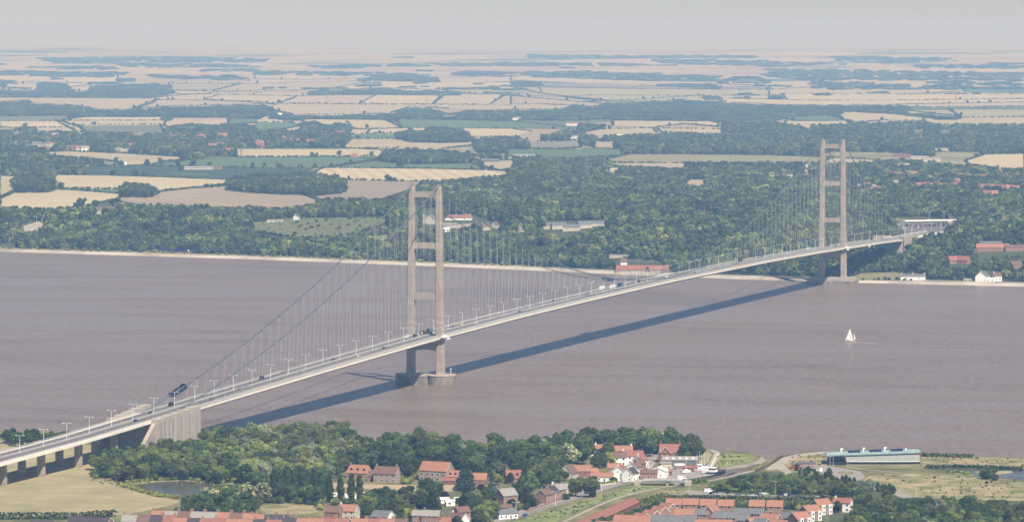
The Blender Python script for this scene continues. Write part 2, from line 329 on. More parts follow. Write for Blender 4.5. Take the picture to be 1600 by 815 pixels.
# south bank: outline in survey pixels (river edge), then far outside the frame
SEDGE = [(-700, 668), (-200, 669), (0, 672), (150, 675), (320, 682), (600, 700), (900, 704), (1098, 703), (1120, 706), (1150, 704), (1180, 709), (1190, 713), (1183, 719), (1165, 724.5), (1140, 728), (1123, 731), (1113, 740), (1080, 748), (1050, 753), (1056, 758), (1085, 754), (1140, 744), (1172, 737), (1175, 730), (1212, 714), (1225, 711), (1240, 709), (1290, 704.5), (1370, 706), (1440, 712), (1500, 712.5), (1560, 713.5), (1620, 715), (1900, 718), (2500, 722)]
P = unproj([p[0] for p in SEDGE], [p[1] for p in SEDGE], z=3.0)[:, :2]
far = [np.array((2500., -2900.)), np.array((-1500., -2900.))]
out = [tuple(p) for p in P]+[(3400., -300.), (3400., -2950.), (-1600., -2950.), (-1600., -900.)]
bm = bmesh.new(); vs = [bm.verts.new((x, y, 3.0)) for x, y in out]; fa = bm.faces.new(vs); bmesh.ops.triangulate(bm, faces=[fa])
me = bpy.data.meshes.new('south_bank'); bm.to_mesh(me); bm.free()
n0 = len(P); C = P
T = np.gradient(P, axis=0); T /= np.linalg.norm(T, axis=1)[:, None]; Nn = np.stack([-T[:, 1], T[:, 0]], 1)
me.materials.append(M['sgrass']); o = link(bpy.data.objects.new('south_bank_ground', me)); o['kind'] = 'structure'
if me.polygons[0].normal.z < 0: me.flip_normals()
wd_ = [2.0 if 13 <= i <= 24 else 5.5 for i in range(n0)]
a = MB(); vs = [(*p, 3.0) for p in P]+[(*(p+nn*w_), -1.2) for p, nn, w_ in zip(P, Nn, wd_)]
a.add(vs, [(i, n0+i, n0+i+1, i+1) for i in range(n0-1)], 'foreshore'); a.build('river_bank_revetment')['kind'] = 'structure'

# north land: polar fan of rows starting at the shore
az = np.radians(np.linspace(-13.5, 13.5, 110)); rows = []
rr = np.concatenate([np.array([0, 10, 20, 30, 45, 60, 80, 100, 130, 160, 200, 240, 280, 320, 360, 400, 450, 500, 560, 640, 740, 860]), np.geomspace(1000, 33500, 110)])
def shoreD(a_):
    d = FH*math.cos(a_)+RH*math.sin(a_)
    ts = np.linspace(3500, 9000, 2200); X = CX+d[0]*ts; Y = CY+d[1]*ts
    return ts[np.argmax(Y-np.interp(X, SHX, SHY) > 13)], d
V = np.zeros((len(rr), len(az), 3)); BE = []
for j, a_ in enumerate(az):
    s0, d = shoreD(a_)
    x = CX+d[0]*(s0+rr); y = CY+d[1]*(s0+rr); V[:, j, 0] = x; V[:, j, 1] = y; V[:, j, 2] = gz(x, y)
V[0, :, 2] -= .0
nr, nc = len(rr), len(az)
def grid(name, V, mfun, mats):
    nr, nc = V.shape[:2]; me = bpy.data.meshes.new(name)
    fs = [(j*nc+i, j*nc+i+1, (j+1)*nc+i+1, (j+1)*nc+i) for j in range(nr-1) for i in range(nc-1)]
    me.from_pydata([tuple(p) for p in V.reshape(-1, 3)], [], fs)
    for m_ in mats: me.materials.append(M[m_])
    me.polygons.foreach_set('material_index', [mfun(j) for j in range(nr-1) for i in range(nc-1)]); me.update()
    o = link(bpy.data.objects.new(name, me)); o['kind'] = 'structure'; return o
grid('north_bank_ground', V, lambda j: 0 if rr[j] < 1150 else 2 if rr[j] < 4200 else 1, ['nground', 'patch', 'midground'])
B = np.zeros((6, nc, 3))
for j, a_ in enumerate(az):
    s0, d = shoreD(a_)
    for k, q in enumerate((-24, -17, -11, -5, 0, 6)):
        x = CX+d[0]*(s0+q); y = CY+d[1]*(s0+q); B[k, j] = (x, y, (-1.2, .1, 1.2, 2.1, 2.62, 2.75)[k])
grid('beach', B, lambda j: 0, ['beach'])

# fields of the far plain: (kind letter, outline)
FIELDS = [
('w',[(0,104),(130,105),(128,108),(0,107)]),('w',[(140,112),(300,113),(298,115),(150,115)]),('w',[(0,120),(182,121),(182,127),(130,129),(40,127),(0,127)]),
('w',[(400,104),(560,105),(720,106),(700,109),(560,109),(400,108)]),('w',[(820,101),(960,103),(1060,104),(1050,107),(900,105)]),('w',[(1060,109),(1160,110),(1220,110),(1215,113),(1080,112)]),
('w',[(1250,99),(1380,99),(1370,103),(1255,102)]),('w',[(1490,86),(1600,85),(1600,92),(1500,92)]),('w',[(1520,107),(1600,109),(1600,113),(1530,112)]),('w',[(1200,84),(1340,83),(1335,87),(1210,88)]),
('w',[(8,133),(60,132),(60,140),(8,141)]),('w',[(112,137),(140,134),(138,142),(112,143)]),('w',[(180,129),(340,127),(400,128),(400,131),(235,130),(180,131)]),
('y',[(265,132),(375,131.5),(335,140),(268,140)]),('w',[(378,132),(500,129),(575,128),(560,131),(500,140),(335,141)]),('w',[(400,113),(585,118),(570,122),(480,124),(400,123)]),
('w',[(0,154),(240,155),(243,157),(205,169),(150,169),(100,163),(45,160),(45,157),(0,160)]),('p',[(246,157),(400,160),(430,164),(400,163),(260,166),(215,169),(240,162)]),
('w',[(224,154),(330,147),(368,147),(316,156),(246,156)]),('w',[(320,155.5),(347,149),(398,150),(463,151),(452,156),(432,160),(400,160)]),
('w',[(272,143),(410,146),(495,147),(470,150),(345,148),(272,147)]),
('p',[(466,151),(530,150),(586,150),(560,161),(440,160)]),('w',[(590,150),(692,151),(675,162),(563,161)]),('w',[(695,151),(786,150),(765,162),(677,162)]),('p',[(790,151),(880,153),(930,159),(900,160),(770,161)]),
('w',[(410,164),(800,166),(900,165),(880,170),(770,172),(700,170),(665,168),(640,168),(610,176),(560,178),(460,178),(432,173)]),
('w',[(580,128),(680,130),(800,130),(800,134),(690,140),(600,137),(500,141)]),('y',[(682,140),(840,137),(845,144),(740,146)]),
('m',[(0,183),(105,182),(110,185),(90,189),(0,189)]),('w',[(130,184),(252,184),(256,188),(106,188)]),('w',[(96,190),(253,189.5),(250,195),(118,196.5),(108,193)]),('w',[(0,190),(85,189.5),(104,198.5),(0,198)]),('p',[(57,200),(105,199.5),(117,205.5),(57,205)]),
('p',[(266,186),(357,186),(355,193),(335,196),(300,194),(262,198),(258,194)]),('m',[(120,197),(248,196),(256,208),(185,208),(135,205)]),('g',[(358,187),(400,187),(402,192),(360,194)]),
('w',[(58,240),(110,238),(200,241.5),(290,246.5),(302,249),(262,251.5),(235,257),(190,260),(184,253),(140,248),(85,245)]),
('w',[(470,188),(600,189),(627,200),(560,201),(500,196),(475,191)]),('g',[(620,188),(800,191),(860,196),(905,201),(800,200),(630,200)]),('w',[(580,203),(660,201),(800,203),(830,206),(800,213),(735,213),(720,203),(660,208),(640,206),(575,209)]),
('g',[(545,211),(617,210.5),(618,217),(548,217)]),('w',[(552,218),(618,218),(735,221),(742,227),(690,232),(640,236),(535,231)]),('w',[(370,234),(540,234),(620,232.5),(600,238),(590,243),(480,244),(370,244)]),
('g',[(400,193),(450,192),(468,197),(440,202),(402,203)]),('w',[(480,196),(540,192),(545,195),(500,200)]),
('d',[(136,263),(180,260),(290,261),(400,263),(490,262),(468,272),(400,272),(355,280),(270,277),(136,273)]),('g',[(232,259),(295,251),(315,250),(330,246.5),(400,247),(520,246.5),(592,249),(508,261),(400,262),(300,260)]),
('w',[(85,275),(200,276),(355,282),(348,289),(250,299),(240,296),(105,294),(85,288)]),('w',[(0,276),(24,277),(27,290),(25,297),(0,308)]),('g',[(85,295),(180,296.5),(194,302),(105,297.5)]),('w',[(0,312),(30,299),(110,298),(196,305),(175,313),(135,322),(70,326),(0,323)]),
('b',[(190,307),(260,299),(355,292),(440,294),(495,313),(498,320),(440,326),(380,323),(300,321),(230,320),(185,313)]),
('g',[(512,262),(602,251),(740,252),(752,264),(640,263)]),('w',[(757,253),(800,252),(806,258),(795,266),(770,264),(740,257)]),('w',[(485,273),(510,263),(620,264),(796,268),(788,275),(700,282),(640,283),(540,280)]),('b',[(488,308),(540,300),(540,284),(620,283),(665,284),(640,298),(600,311),(520,311)]),
('m',[(392,350),(440,343),(600,340),(612,348),(560,364),(500,370),(440,368),(398,362)]),('m',[(580,369),(608,367),(606,376),(582,376)]),
('w',[(800,120),(1000,127),(1180,130),(1178,133),(1100,130),(900,130),(800,126)]),('l',[(845,131),(1000,134),(1100,138),(1200,135),(1200,139),(1000,139),(850,136)]),('y',[(805,138),(1000,140),(1200,142),(1200,149),(1100,149),(960,157),(880,150),(845,146)]),('y',[(880,152),(960,158),(1040,157),(1070,155),(1110,151),(930,150)]),
('p',[(800,152),(950,163),(925,166),(850,163),(800,163)]),('w',[(1120,155),(1280,158),(1400,157.5),(1600,156),(1600,160),(1400,163),(1325,163),(1200,162),(1130,160)]),
('w',[(960,190),(1120,191),(1120,198),(1070,194),(1025,198),(960,196)]),('w',[(895,211),(940,203.5),(1018,201.5),(1024,207),(960,212)]),('w',[(1028,202),(1125,203),(1128,209),(1075,208),(1035,206)]),
('l',[(825,223),(903,222),(906,230),(880,232),(828,231)]),('p',[(928,223),(960,223),(958,232),(930,231)]),('g',[(800,235),(970,235),(972,243),(900,247),(815,245),(790,243)]),('o',[(945,250),(985,243),(1080,243),(1200,244),(1300,247),(1280,254),(1080,254),(960,254)]),
('p',[(948,255),(985,255),(1070,256),(1072,263),(1050,263),(960,259)]),('w',[(950,264),(966,263),(967,270),(950,271)]),('w',[(925,277),(950,274.5),(945,277.5)]),('w',[(862,295),(880,287),(905,281),(912,284),(885,291)]),('w',[(950,286),(968,288),(966,291)]),('p',[(1025,281),(1104,282),(1100,292),(1060,285)]),('w',[(1082,323),(1120,323),(1121,329),(1086,328)]),('w',[(955,317.5),(985,318),(980,322),(957,321)]),
('w',[(1200,141),(1262,138),(1350,138),(1495,137),(1500,143),(1400,147),(1200,146)]),('g',[(1502,138),(1600,138.5),(1600,145),(1510,144)]),('w',[(1222,148),(1600,149),(1600,154),(1400,156),(1232,155)]),('p',[(1400,164),(1600,161),(1600,166),(1450,168),(1410,166)]),
('g',[(1412,168.5),(1600,167),(1600,171.5),(1480,171),(1422,172)]),('y',[(1417,173),(1480,172.5),(1500,181),(1450,177)]),('y',[(1485,172.5),(1600,172),(1600,182),(1503,183)]),
('w',[(1308,176.5),(1340,177),(1400,180),(1470,187.5),(1600,188),(1600,194),(1460,194),(1440,189),(1380,188),(1330,192),(1318,187)]),('g',[(1210,184),(1300,182),(1318,188),(1250,189)]),('w',[(1205,190.5),(1330,190),(1328,194),(1240,196)]),
('w',[(1285,247.5),(1370,251),(1362,255),(1320,256),(1287,255)]),('w',[(1510,252),(1540,243),(1600,242),(1600,264),(1560,263),(1515,257)]),('w',[(1255,258),(1264,258),(1265,270),(1255,270)]),('w',[(1320,288),(1345,288),(1348,294),(1330,293)]),('o',[(1205,273),(1285,275),(1282,277),(1205,276)]),
('m',[(1425,204),(1445,203.5),(1443,208),(1427,208)]),('m',[(1468,204),(1487,204),(1487,209),(1470,210)]),('w',[(1455,232),(1530,233),(1533,236),(1462,237)]),
('w',[(1320,334),(1345,332),(1350,336),(1330,338)]),('l',[(800,313),(834,315),(832,318),(800,317)]),('l',[(1145,326),(1170,327),(1168,330),(1148,330)]),
('o',[(1345,428),(1400,427),(1424,430),(1424,437),(1330,437),(1322,434)]),('m',[(0,373),(24,372),(20,377),(0,379)]),
('y',[(0,200),(30,201),(24,204),(0,205)]),
]
def _grow(pg):
    q = np.array(pg, float)
    if q[:, 1].mean() < 118: return pg
    c = q.mean(0); hw_ = max(4., np.ptp(q[:, 0])/2); hh_ = max(1.2, np.ptp(q[:, 1])/2)
    return [tuple(v) for v in c+(q-c)*[1+2.0/hw_, 1+min(1.2, .25*hh_)/hh_]]
FIELDS = [(k, _grow(pg)) for k, pg in FIELDS]
for k, pg in FIELDS: sheet(FN[k]+'_field', pg, 'f'+k, off=.35, drape=True)
# railway and grassy foreshore strip of the north bank
def nstrip(name, p0, p1, d0, d1, m, off):
    ax = np.linspace(p0, p1, 60); V = np.zeros((4, 60, 3))
    for i, x in enumerate(ax):
        for k in range(4):
            y = np.interp(x, SHX, SHY)+d0+(d1-d0)*k/3; V[k, i] = (x, y, float(gz(x, y))+off)
    return grid(name, V, lambda j: 0, [m])
nstrip('foreshore_grass', -1400, -430, 16, 50, 'dry2', .18)
nstrip('foreshore_stones', 30, 360, 12, 30, 'foreshore', .2)
nstrip('foreshore_road', 30, 420, 30, 37, 'road', .25)
nstrip('shingle_path', -440, 10, 14, 24, 'beach', .22)
# toll plaza and roads on the north side
sheet('toll_plaza_road', [(1401,374),(1415,364),(1396,349),(1408,342),(1438,346),(1475,350),(1494,348),(1496,354),(1468,364),(1450,372),(1432,374),(1418,371)], 'road', off=.5, drape=True)
sheet('car_park', [(28,359),(38,353),(60,346),(68,350),(62,360),(45,363)], 'sand', off=.4, drape=True)
sheet('woodland_clearing', [(55,358),(68,353),(66,361),(57,366)], 'fy', off=.3, drape=True)
sheet('lane', [(722,251),(740,250),(770,263),(800,268),(797,270),(765,266)], 'road', off=.5, drape=True)
sheet('lane', [(265,272),(330,275),(325,273),(268,270)], 'fg', off=.5, drape=True)
sheet('quarry_track', [(690,352),(735,350),(770,354),(765,357),(700,357)], 'sand', off=.5, drape=True)

# ------------------------------------------------------------------ south bank patches
sheet('dry_pasture', [(-60,688),(20,687),(110,688),(160,700),(160,733),(200,744),(222,762),(296,771),(276,786),(240,795),(200,803),(0,808),(-60,808)], 'dry', .05)
sheet('pond_margin', [(150,742),(260,738),(340,742),(425,740),(430,756),(400,764),(350,768),(320,779),(290,783),(255,779),(215,768),(190,756)], 'dry2', .06)
sheet('pond_water', [(202,758),(240,753),(262,752),(290,751),(330,754),(345,757),(376,756),(378,759),(352,762),(326,770),(302,778),(270,777),(238,774),(218,766)], 'pond', .10)
sheet('meadow', [(404,790),(440,786),(490,789),(502,797),(480,803),(408,803)], 'dry2', .06)
sheet('bank_grass', [(-40,670),(15,673),(60,683),(120,686),(110,688),(-40,688)], 'sgrass', .06)
sheet('mown_lawn', [(508,735),(560,728),(575,735),(560,742),(515,744)], 'lush', .06)
sheet('stubble_strip', [(500,753),(560,756),(650,757),(650,766),(600,765),(560,762),(500,761)], 'stubble', .06)
sheet('stubble_strip', [(684,757),(724,757),(724,766),(688,768)], 'stubble', .06)
sheet('garden_ground', [(560,768),(760,760),(880,745),(990,735),(1000,752),(900,776),(780,808),(740,830),(560,830)], 'sgarden', .05)
ribbon('waterside_road', [(700,834),(760,817),(805,803),(870,783),(925,766),(965,754),(988,744),(1000,733),(1008,722),(1018,712),(1040,705)], 8.5, 'street', off=.12)
ribbon('pavement', [(722,834),(778,817),(820,804),(882,785),(937,767),(972,757),(1000,750)], 2.2, 'walk', off=.16)
sheet('reed_channel', [(760,826),(800,815),(850,801),(910,784),(960,769),(1000,757),(1022,759),(1024,764),(985,772),(930,788),(880,806),(856,826)], 'lush', .09)
ribbon('footpath', [(880,815),(945,785),(985,772),(1030,762),(1065,757),(1100,752),(1140,744),(1190,732),(1235,722)], 2.6, 'sand', off=.13)
sheet('rough_bank', [(990,783),(1030,768),(1080,760),(1080,772),(1030,783),(1000,792)], 'dry2', .07)
sheet('haven_quay', [(1003,752),(1010,738),(1040,728),(1085,730),(1112,733),(1116,741),(1080,748),(1050,752),(1020,753)], 'concyard', .10)
sheet('quay_road', [(1006,708),(1028,706),(1024,724),(1010,742),(1000,738)], 'concyard', .11)
ribbon('riverside_path', [(1097,702),(1112,703),(1120,708),(1116,718),(1109,729),(1104,736)], 4.5, 'sand', off=.13)
sheet('dry_bank', [(1090,706),(1108,705),(1113,710),(1106,722),(1096,730),(1092,722)], 'dry', .08)
sheet('salt_marsh', [(1124,712),(1135,707.5),(1158,708),(1174,711.5),(1180,715),(1172,720),(1150,725),(1130,728),(1117,731),(1119,722)], 'marsh', .08)
sheet('creek_mud', [(1116,743),(1125,736),(1140,732),(1165,729),(1183,723),(1190,718),(1188,723),(1174,731),(1160,735),(1145,738),(1125,747),(1085,755),(1056,760),(1052,757),(1085,751)], 'mud', .0, z=1.3)
sheet('creek_water', [(1112,750),(1140,742),(1152,737),(1174,732),(1190,723),(1207,714),(1222,709),(1204,720),(1178,733),(1172,739),(1145,745),(1118,751)], 'river', .0, z=1.45)
sheet('gravel_path', [(1196,735),(1203,727),(1225,714),(1245,708),(1292,704.5),(1292,708),(1250,713),(1225,724),(1232,732),(1238,738),(1240,748),(1230,749),(1226,738),(1214,733)], 'sand', .12)
sheet('dry_bank', [(1225,716),(1250,711),(1292,708),(1292,733),(1275,735),(1240,733),(1228,726)], 'dry2', .08)
sheet('car_park', [(1263,730),(1292,727),(1322,732),(1344,736),(1352,744),(1345,752),(1362,757),(1402,764),(1428,776),(1410,778),(1385,768),(1345,761),(1318,752),(1305,743),(1280,738)], 'street', .10)
sheet('roundabout_grass', [(1308,737),(1322,735.5),(1336,738),(1328,741.5),(1314,741)], 'dry2', .16)
ribbon('footpath', [(1322,729),(1350,733),(1385,736),(1410,738)], 2.5, 'sand', off=.14)
sheet('dry_meadow', [(1358,742),(1420,739),(1500,744),(1560,750),(1640,757),(1640,782),(1560,782),(1500,779),(1420,776),(1400,764),(1365,757),(1350,750)], 'dry2', .07)
sheet('embankment_grass', [(1440,713),(1540,714),(1640,716),(1640,731),(1560,732),(1470,731),(1442,728)], 'dry2', .06)
sheet('reserve_water', [(1448,732),(1466,731),(1520,732),(1560,733),(1640,736),(1640,753),(1600,750),(1558,746),(1518,744),(1512,739),(1480,735)], 'pond', .12)
sheet('pond_island', [(1520,736.5),(1545,735.5),(1580,735.5),(1583,738.5),(1560,741),(1528,739.5)], 'dry', .2)
sheet('reed_bank', [(1476,735),(1500,736),(1518,740),(1518,744),(1495,741)], 'lush', .3)
sheet('scrub_ground', [(1100,766),(1110,753),(1180,736),(1230,736),(1300,745),(1350,758),(1400,768),(1640,784),(1640,830),(900,830),(1000,790),(1060,772)], 'hedgeb', .045)
sheet('car_park', [(1060,772),(1075,765),(1100,767),(1160,772),(1240,774),(1300,774),(1300,778),(1240,778.5),(1150,776.5),(1100,773)], 'street', .10)
sheet('estate_yard', [(1000,800),(1040,788),(1232,793),(1300,800),(1290,830),(930,830)], 'sgarden', .09)
sheet('play_area', [(1378,779),(1398,774),(1402,776),(1388,781)], 'sand', .12)
# ------------------------------------------------------------------ the suspension bridge
KY = np.array([-1300, -1100, -865, -729, -618, -528, -265, 0, 210, 420, 705, 1063, 1285, 1409, 1560, 1695, 1800, 1960.])
KZ = np.array([12.5, 15.0, 18.9, 20.8, 24.0, 26.8, 33.6, 39.6, 42.7, 44.6, 46.0, 45.2, 43.3, 41.6, 39.4, 37.0, 35.6, 34.2])
_y = np.arange(-1300, 1961, 10.); _z = np.interp(_y, KY, KZ); kk = np.hanning(15); kk /= kk.sum(); _z = np.convolve(np.pad(_z, 7, mode='edge'), kk, 'valid')
def zr(y): return np.interp(y, _y, _z)
bridge = empty('suspension_bridge', (0, 0, 0))
tag(bridge, 'long grey suspension bridge crossing the brown estuary on two tall concrete portal towers', 'bridge')
def loft(name, y0, y1, sec, m, parent, step=15.):
    n = max(2, int((y1-y0)/step)+1); ys = np.linspace(y0, y1, n); k = len(sec); a = MB()
    vs = [(x, y, zr(y)+z) for y in ys for x, z in sec]
    fs = [(j*k+i, j*k+(i+1) % k, (j+1)*k+(i+1) % k, (j+1)*k+i) for j in range(n-1) for i in range(k)]+[tuple(range(k))[::-1], tuple((n-1)*k+i for i in range(k))]
    a.add(vs, fs, m); return a.build(name, parent)
YS, YN = -545., 1705.
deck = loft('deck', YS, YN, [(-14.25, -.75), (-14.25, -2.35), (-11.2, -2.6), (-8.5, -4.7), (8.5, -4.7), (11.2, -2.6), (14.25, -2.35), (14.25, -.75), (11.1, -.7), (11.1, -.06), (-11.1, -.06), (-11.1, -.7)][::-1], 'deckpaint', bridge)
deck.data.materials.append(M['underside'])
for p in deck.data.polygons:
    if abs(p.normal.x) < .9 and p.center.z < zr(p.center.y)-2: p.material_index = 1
def strip(name, y0, y1, x0, x1, dz, m, parent): return loft(name, y0, y1, [(x1, dz), (x0, dz), (x0, dz-.05), (x1, dz-.05)][::-1], m, parent)
strip('roadway', -1300, 1960, -10.6, -.75, .02, 'road', deck); strip('roadway', -1300, 1960, .75, 10.6, .02, 'road', deck)
strip('median_strip', -1300, 1960, -.72, .72, .06, 'walk', deck)
for sx in (-1, 1): strip('walkway', YS, YN, sx*12.7-1.45, sx*12.7+1.45, -.66, 'walk', deck)
def dashes(x, name):
    a = MB()
    for y in np.arange(-1100, 1800, 9.):
        z = zr(y)+.03; a.add([(x-.1, y, z), (x+.1, y, z), (x+.1, y+3, zr(y+3)+.03), (x-.1, y+3, zr(y+3)+.03)], [(0, 1, 2, 3)], 'frame')
    a.build(name, deck)['kind'] = 'stuff'
for x in (-5.7, 5.7): dashes(x, 'lane_marking')
for x in (-10.2, -1.1, 1.1, 10.2): strip('edge_line', -1100, 1900, x-.08, x+.08, .035, 'frame', deck)
def barrier(name, x, y0, y1, base, hts, post, step, m, parent, th=.12):
    a = MB(); ys = np.arange(y0, y1+.1, 30.)
    for h, hh in hts:
        sec = [(x-th/2, base+h), (x+th/2, base+h), (x+th/2, base+h+hh), (x-th/2, base+h+hh)]
        vs = [(sx, y, zr(y)+sz) for y in ys for sx, sz in sec]; n = len(ys)
        a.add(vs, [(j*4+i, (j+1)*4+i, (j+1)*4+(i+1) % 4, j*4+(i+1) % 4) for j in range(n-1) for i in range(4)], m)
    for y in np.arange(y0, y1, step): a.box((x, y, zr(y)+base+post/2), (.16, .22, post), m)
    return a.build(name, parent)
for sx in (-1, 1):
    barrier('crash_barrier', sx*10.95, -1200, 1940, 0, [(.45, .3)], .85, 3.2, 'barrier', deck)
    barrier('crash_barrier', sx*.62, -1200, 1940, .05, [(.45, .3)], .8, 3.2, 'barrier', deck)
    barrier('parapet', sx*14.1, YS, YN, -.75, [(.25, .07), (.7, .07), (1.2, .14)], 1.3, 4.5, 'rail', deck)
    barrier('parapet', sx*11.35, YS, YN, -.7, [(.9, .1), (1.45, .16)], 1.6, 4.5, 'rail', deck)
    barrier('parapet', sx*13.9, -1200, YS, .0, [(.35, .1), (.8, .16)], 1.0, 4.5, 'rail', deck)
# approach viaduct of the south side, link to the toll plaza of the north side
via = loft('approach_deck', -1300, YS-30, [(-14.1, 0), (-14.1, -1.5), (-11, -2.1), (11, -2.1), (14.1, -1.5), (14.1, 0), (13.8, 0), (13.8, -.06), (-13.8, -.06), (-13.8, 0)][::-1], 'deckpaint', bridge)
loft('approach_deck', YN+30, 1960, [(-14.1, 0), (-14.1, -2.2), (14.1, -2.2), (14.1, 0), (13.8, -.06), (-13.8, -.06)][::-1], 'deckpaint', bridge)
for y in (-665, -724.5, -784.5, -844, -904, -964, -1024):
    for x in (-6.8, 6.8):
        a = MB(); zt = float(zr(y))-2.1; a.box((x, y, (zt+2.5)/2), (4.2, 3.6, zt-2.5), 'concrete', taper=(1.05, 1)); a.build('viaduct_pier', bridge)
# towers
def tower_legs(Y, z0):
    for sx in (-1, 1):
        a = MB(); zt = 159.3
        x0, x1 = sx*12.7, sx*11.45
        def ring(x, z, wx, wy): return [(x-wx/2, Y-wy/2+.5, z), (x-wx/2+.5, Y-wy/2, z), (x+wx/2-.5, Y-wy/2, z), (x+wx/2, Y-wy/2+.5, z), (x+wx/2, Y+wy/2-.5, z), (x+wx/2-.5, Y+wy/2, z), (x-wx/2+.5, Y+wy/2, z), (x-wx/2, Y+wy/2-.5, z)]
        vs = []; N_ = 14
        for k in range(N_+1):
            t = k/N_; z = z0+(zt-z0)*t; vs += ring(x0+(x1-x0)*t, z, 6.2-1.5*t, 6.4-1.7*t)
        # bevelled head
        vs += ring(x1, zt+1.6, 4.0, 3.6); K = N_+1
        fs = [(j*8+i, j*8+(i+1) % 8, (j+1)*8+(i+1) % 8, (j+1)*8+i) for j in range(K) for i in range(8)]+[tuple(range(8))[::-1], tuple(K*8+i for i in range(8))]
        a.add(vs, fs, 'concrete'); leg = a.build('tower_leg', bridge)
        s = MB(); s.box((x1, Y, zt+2.3), (1.5, 4.2, 1.6), 'steel', taper=(.8, .5)).tube((x1, Y, zt+3), (x1, Y, zt+5.6), .12, 'steel', 5)
        s.box((x1-.9, Y, zt+2.4), (.12, 4.6, 1.9), 'steel').box((x1+.9, Y, zt+2.4), (.12, 4.6, 1.9), 'steel'); s.build('cable_saddle', leg)
    for zc, hh in ((154.2, 4.3), (112.7, 4.9), (71.6, 5.0), (zr(Y)-9.0, 6.5)):
        t = (zc-z0)/(159.3-z0); xx = 12.7-1.25*t; wl = (6.2-1.5*t)/2; a = MB()
        L_ = xx-wl+.06
        if zc > 60:
            # haunched beam
            prof = [(-L_, zc+hh/2), (L_, zc+hh/2), (L_, zc-hh/2-1.6), (L_-1.2, zc-hh/2-.25), (L_-3, zc-hh/2), (-L_+3, zc-hh/2), (-L_+1.2, zc-hh/2-.25), (-L_, zc-hh/2-1.6)]
        else:
            prof = [(-L_, zc+hh/2), (L_, zc+hh/2), (L_, zc-hh/2-.8), (L_-3, zc-hh/2+.3), (0, zc-hh/2+1), (-L_+3, zc-hh/2+.3), (-L_, zc-hh/2-.8)]
        n = len(prof); dy = 2.1
        a.add([(x, Y-dy, z) for x, z in prof]+[(x, Y+dy, z) for x, z in prof], [tuple(range(n)), tuple(range(n, 2*n))[::-1]]+[(i, n+i, n+(i+1) % n, (i+1) % n) for i in range(n)], 'concrete')
        a.build('portal_beam', bridge)
tower_legs(0, 7.6); tower_legs(1410, 7.8)
a = MB()
for sx in (-1, 1): a.prism([(sx*13.2+12.2*math.cos(t), 12.2*math.sin(t)) for t in np.linspace(0, 2*math.pi, 41)[:-1]], -3, 7.2, 'caisson')
a.box((0, 0, 1.9), (14, 17.5, 9.6), 'caisson'); pier = a.build('tower_pier', bridge)
a = MB()
for sx in (-1, 1):
    a.prism([(sx*13.2+12.5*math.cos(t), 12.5*math.sin(t)) for t in np.linspace(0, 2*math.pi, 41)[:-1]], 7.2, 8.0, 'concrete')
a.box((0, 0, 7.1), (13, 18, .8), 'concrete'); a.build('coping', pier)
a = MB()
for sx in (-1, 1):
    for t in np.linspace(0, 2*math.pi, 33)[:-1]:
        p = (sx*13.2+12.1*math.cos(t), 12.1*math.sin(t)); a.tube((*p, 8), (*p, 9.1), .07, 'rail', 4)
    a.add([(sx*13.2+12.1*math.cos(t), 12.1*math.sin(t), z) for z in (9.0, 9.12) for t in np.linspace(0, 2*math.pi, 33)[:-1]], [(i, (i+1) % 32, 32+(i+1) % 32, 32+i) for i in range(32)], 'rail')
a.build('handrail', pier)
a = MB(); a.tube((20.5, 3, 8), (20.5, 3, 12), .25, 'white', 6).box((20.5, 3, 12.4), (.9, .9, .9), 'white'); a.build('navigation_light', pier)
a = MB(); a.box((0, 1410, 3.4), (50, 17, 8.8), 'concrete2').box((0, 1410, 1.6), (54, 24, 5), 'caisson'); a.build('tower_pier', bridge)
# main cables and hangers
zc_t = 160.6; zc_m = 48.3
def cable_z(y):
    y = np.asarray(y, float); u = (y-705)/705
    main = zc_m+(zc_t-zc_m)*u*u
    t = -y; s = zc_t-.330*t+.000163*t*t
    q = y-1410; n = zc_t-(.47)*q+.00018*q*q
    return np.where(y < 0, s, np.where(y > 1410, n, main))
def cx_at(y): return 11.4
NODES = list(np.arange(-522, -5, 18.))+list(np.arange(9, 1405, 18.))+list(np.arange(1428, 1680, 18.))
for sx in (-1, 1):
    a = MB(); ys = np.concatenate([np.linspace(-572, 0, 60), np.linspace(10, 1400, 120), np.linspace(1410, 1722, 30)])
    a.path([(sx*11.4, y, float(cable_z(y))) for y in ys], .37, 'cable', 8); cb = a.build('main_cable', bridge, smooth=True)
    h = MB()
    for q in (-.55, .55): h.path([(sx*11.4+q, y, float(cable_z(y))+1.15) for y in ys], .05, 'cable', 4)
    h.build('hand_strand', cb)
    b_ = MB()
    for y in NODES:
        z = float(cable_z(y)); b_.tube((sx*11.4, y-.9, float(cable_z(y-.9))), (sx*11.4, y+.9, float(cable_z(y+.9))), .62, 'cable', 8)
        b_.tube((sx*11.4, y, z), (sx*11.4, y, z+1.4), .09, 'cable', 4)
    b_.build('cable_clamp', cb)['kind'] = 'stuff'
# each hanger rope: node -> deck, pairs splayed +-9 m
HG = []
for sx in (-1, 1):
    for y in NODES:
        z = float(cable_z(y))
        for dy in (-6.5, 6.5):
            yb = y+dy; zb = float(zr(yb))-.4
            if z-zb < 2.2 or yb < -535 or yb > 1700: continue
            if -3.4 < yb < 3.4 or 1406 < yb < 1414: continue
            D = math.hypot(sx*11.4-CX, y-CY); HG.append(((z-zb)/D, (sx*11.4, y, z), (sx*11.4, yb, zb)))
HG.sort(reverse=True, key=lambda t: t[0])
for k, (s, p, q) in enumerate(HG[:98]):
    a = MB(); a.tube(q, p, .068, 'hanger', 4); a.build('hanger', bridge)
a = MB()
for s, p, q in HG[98:]: a.tube(q, p, .068, 'hanger', 4)
a.build('hanger', bridge)['kind'] = 'stuff'
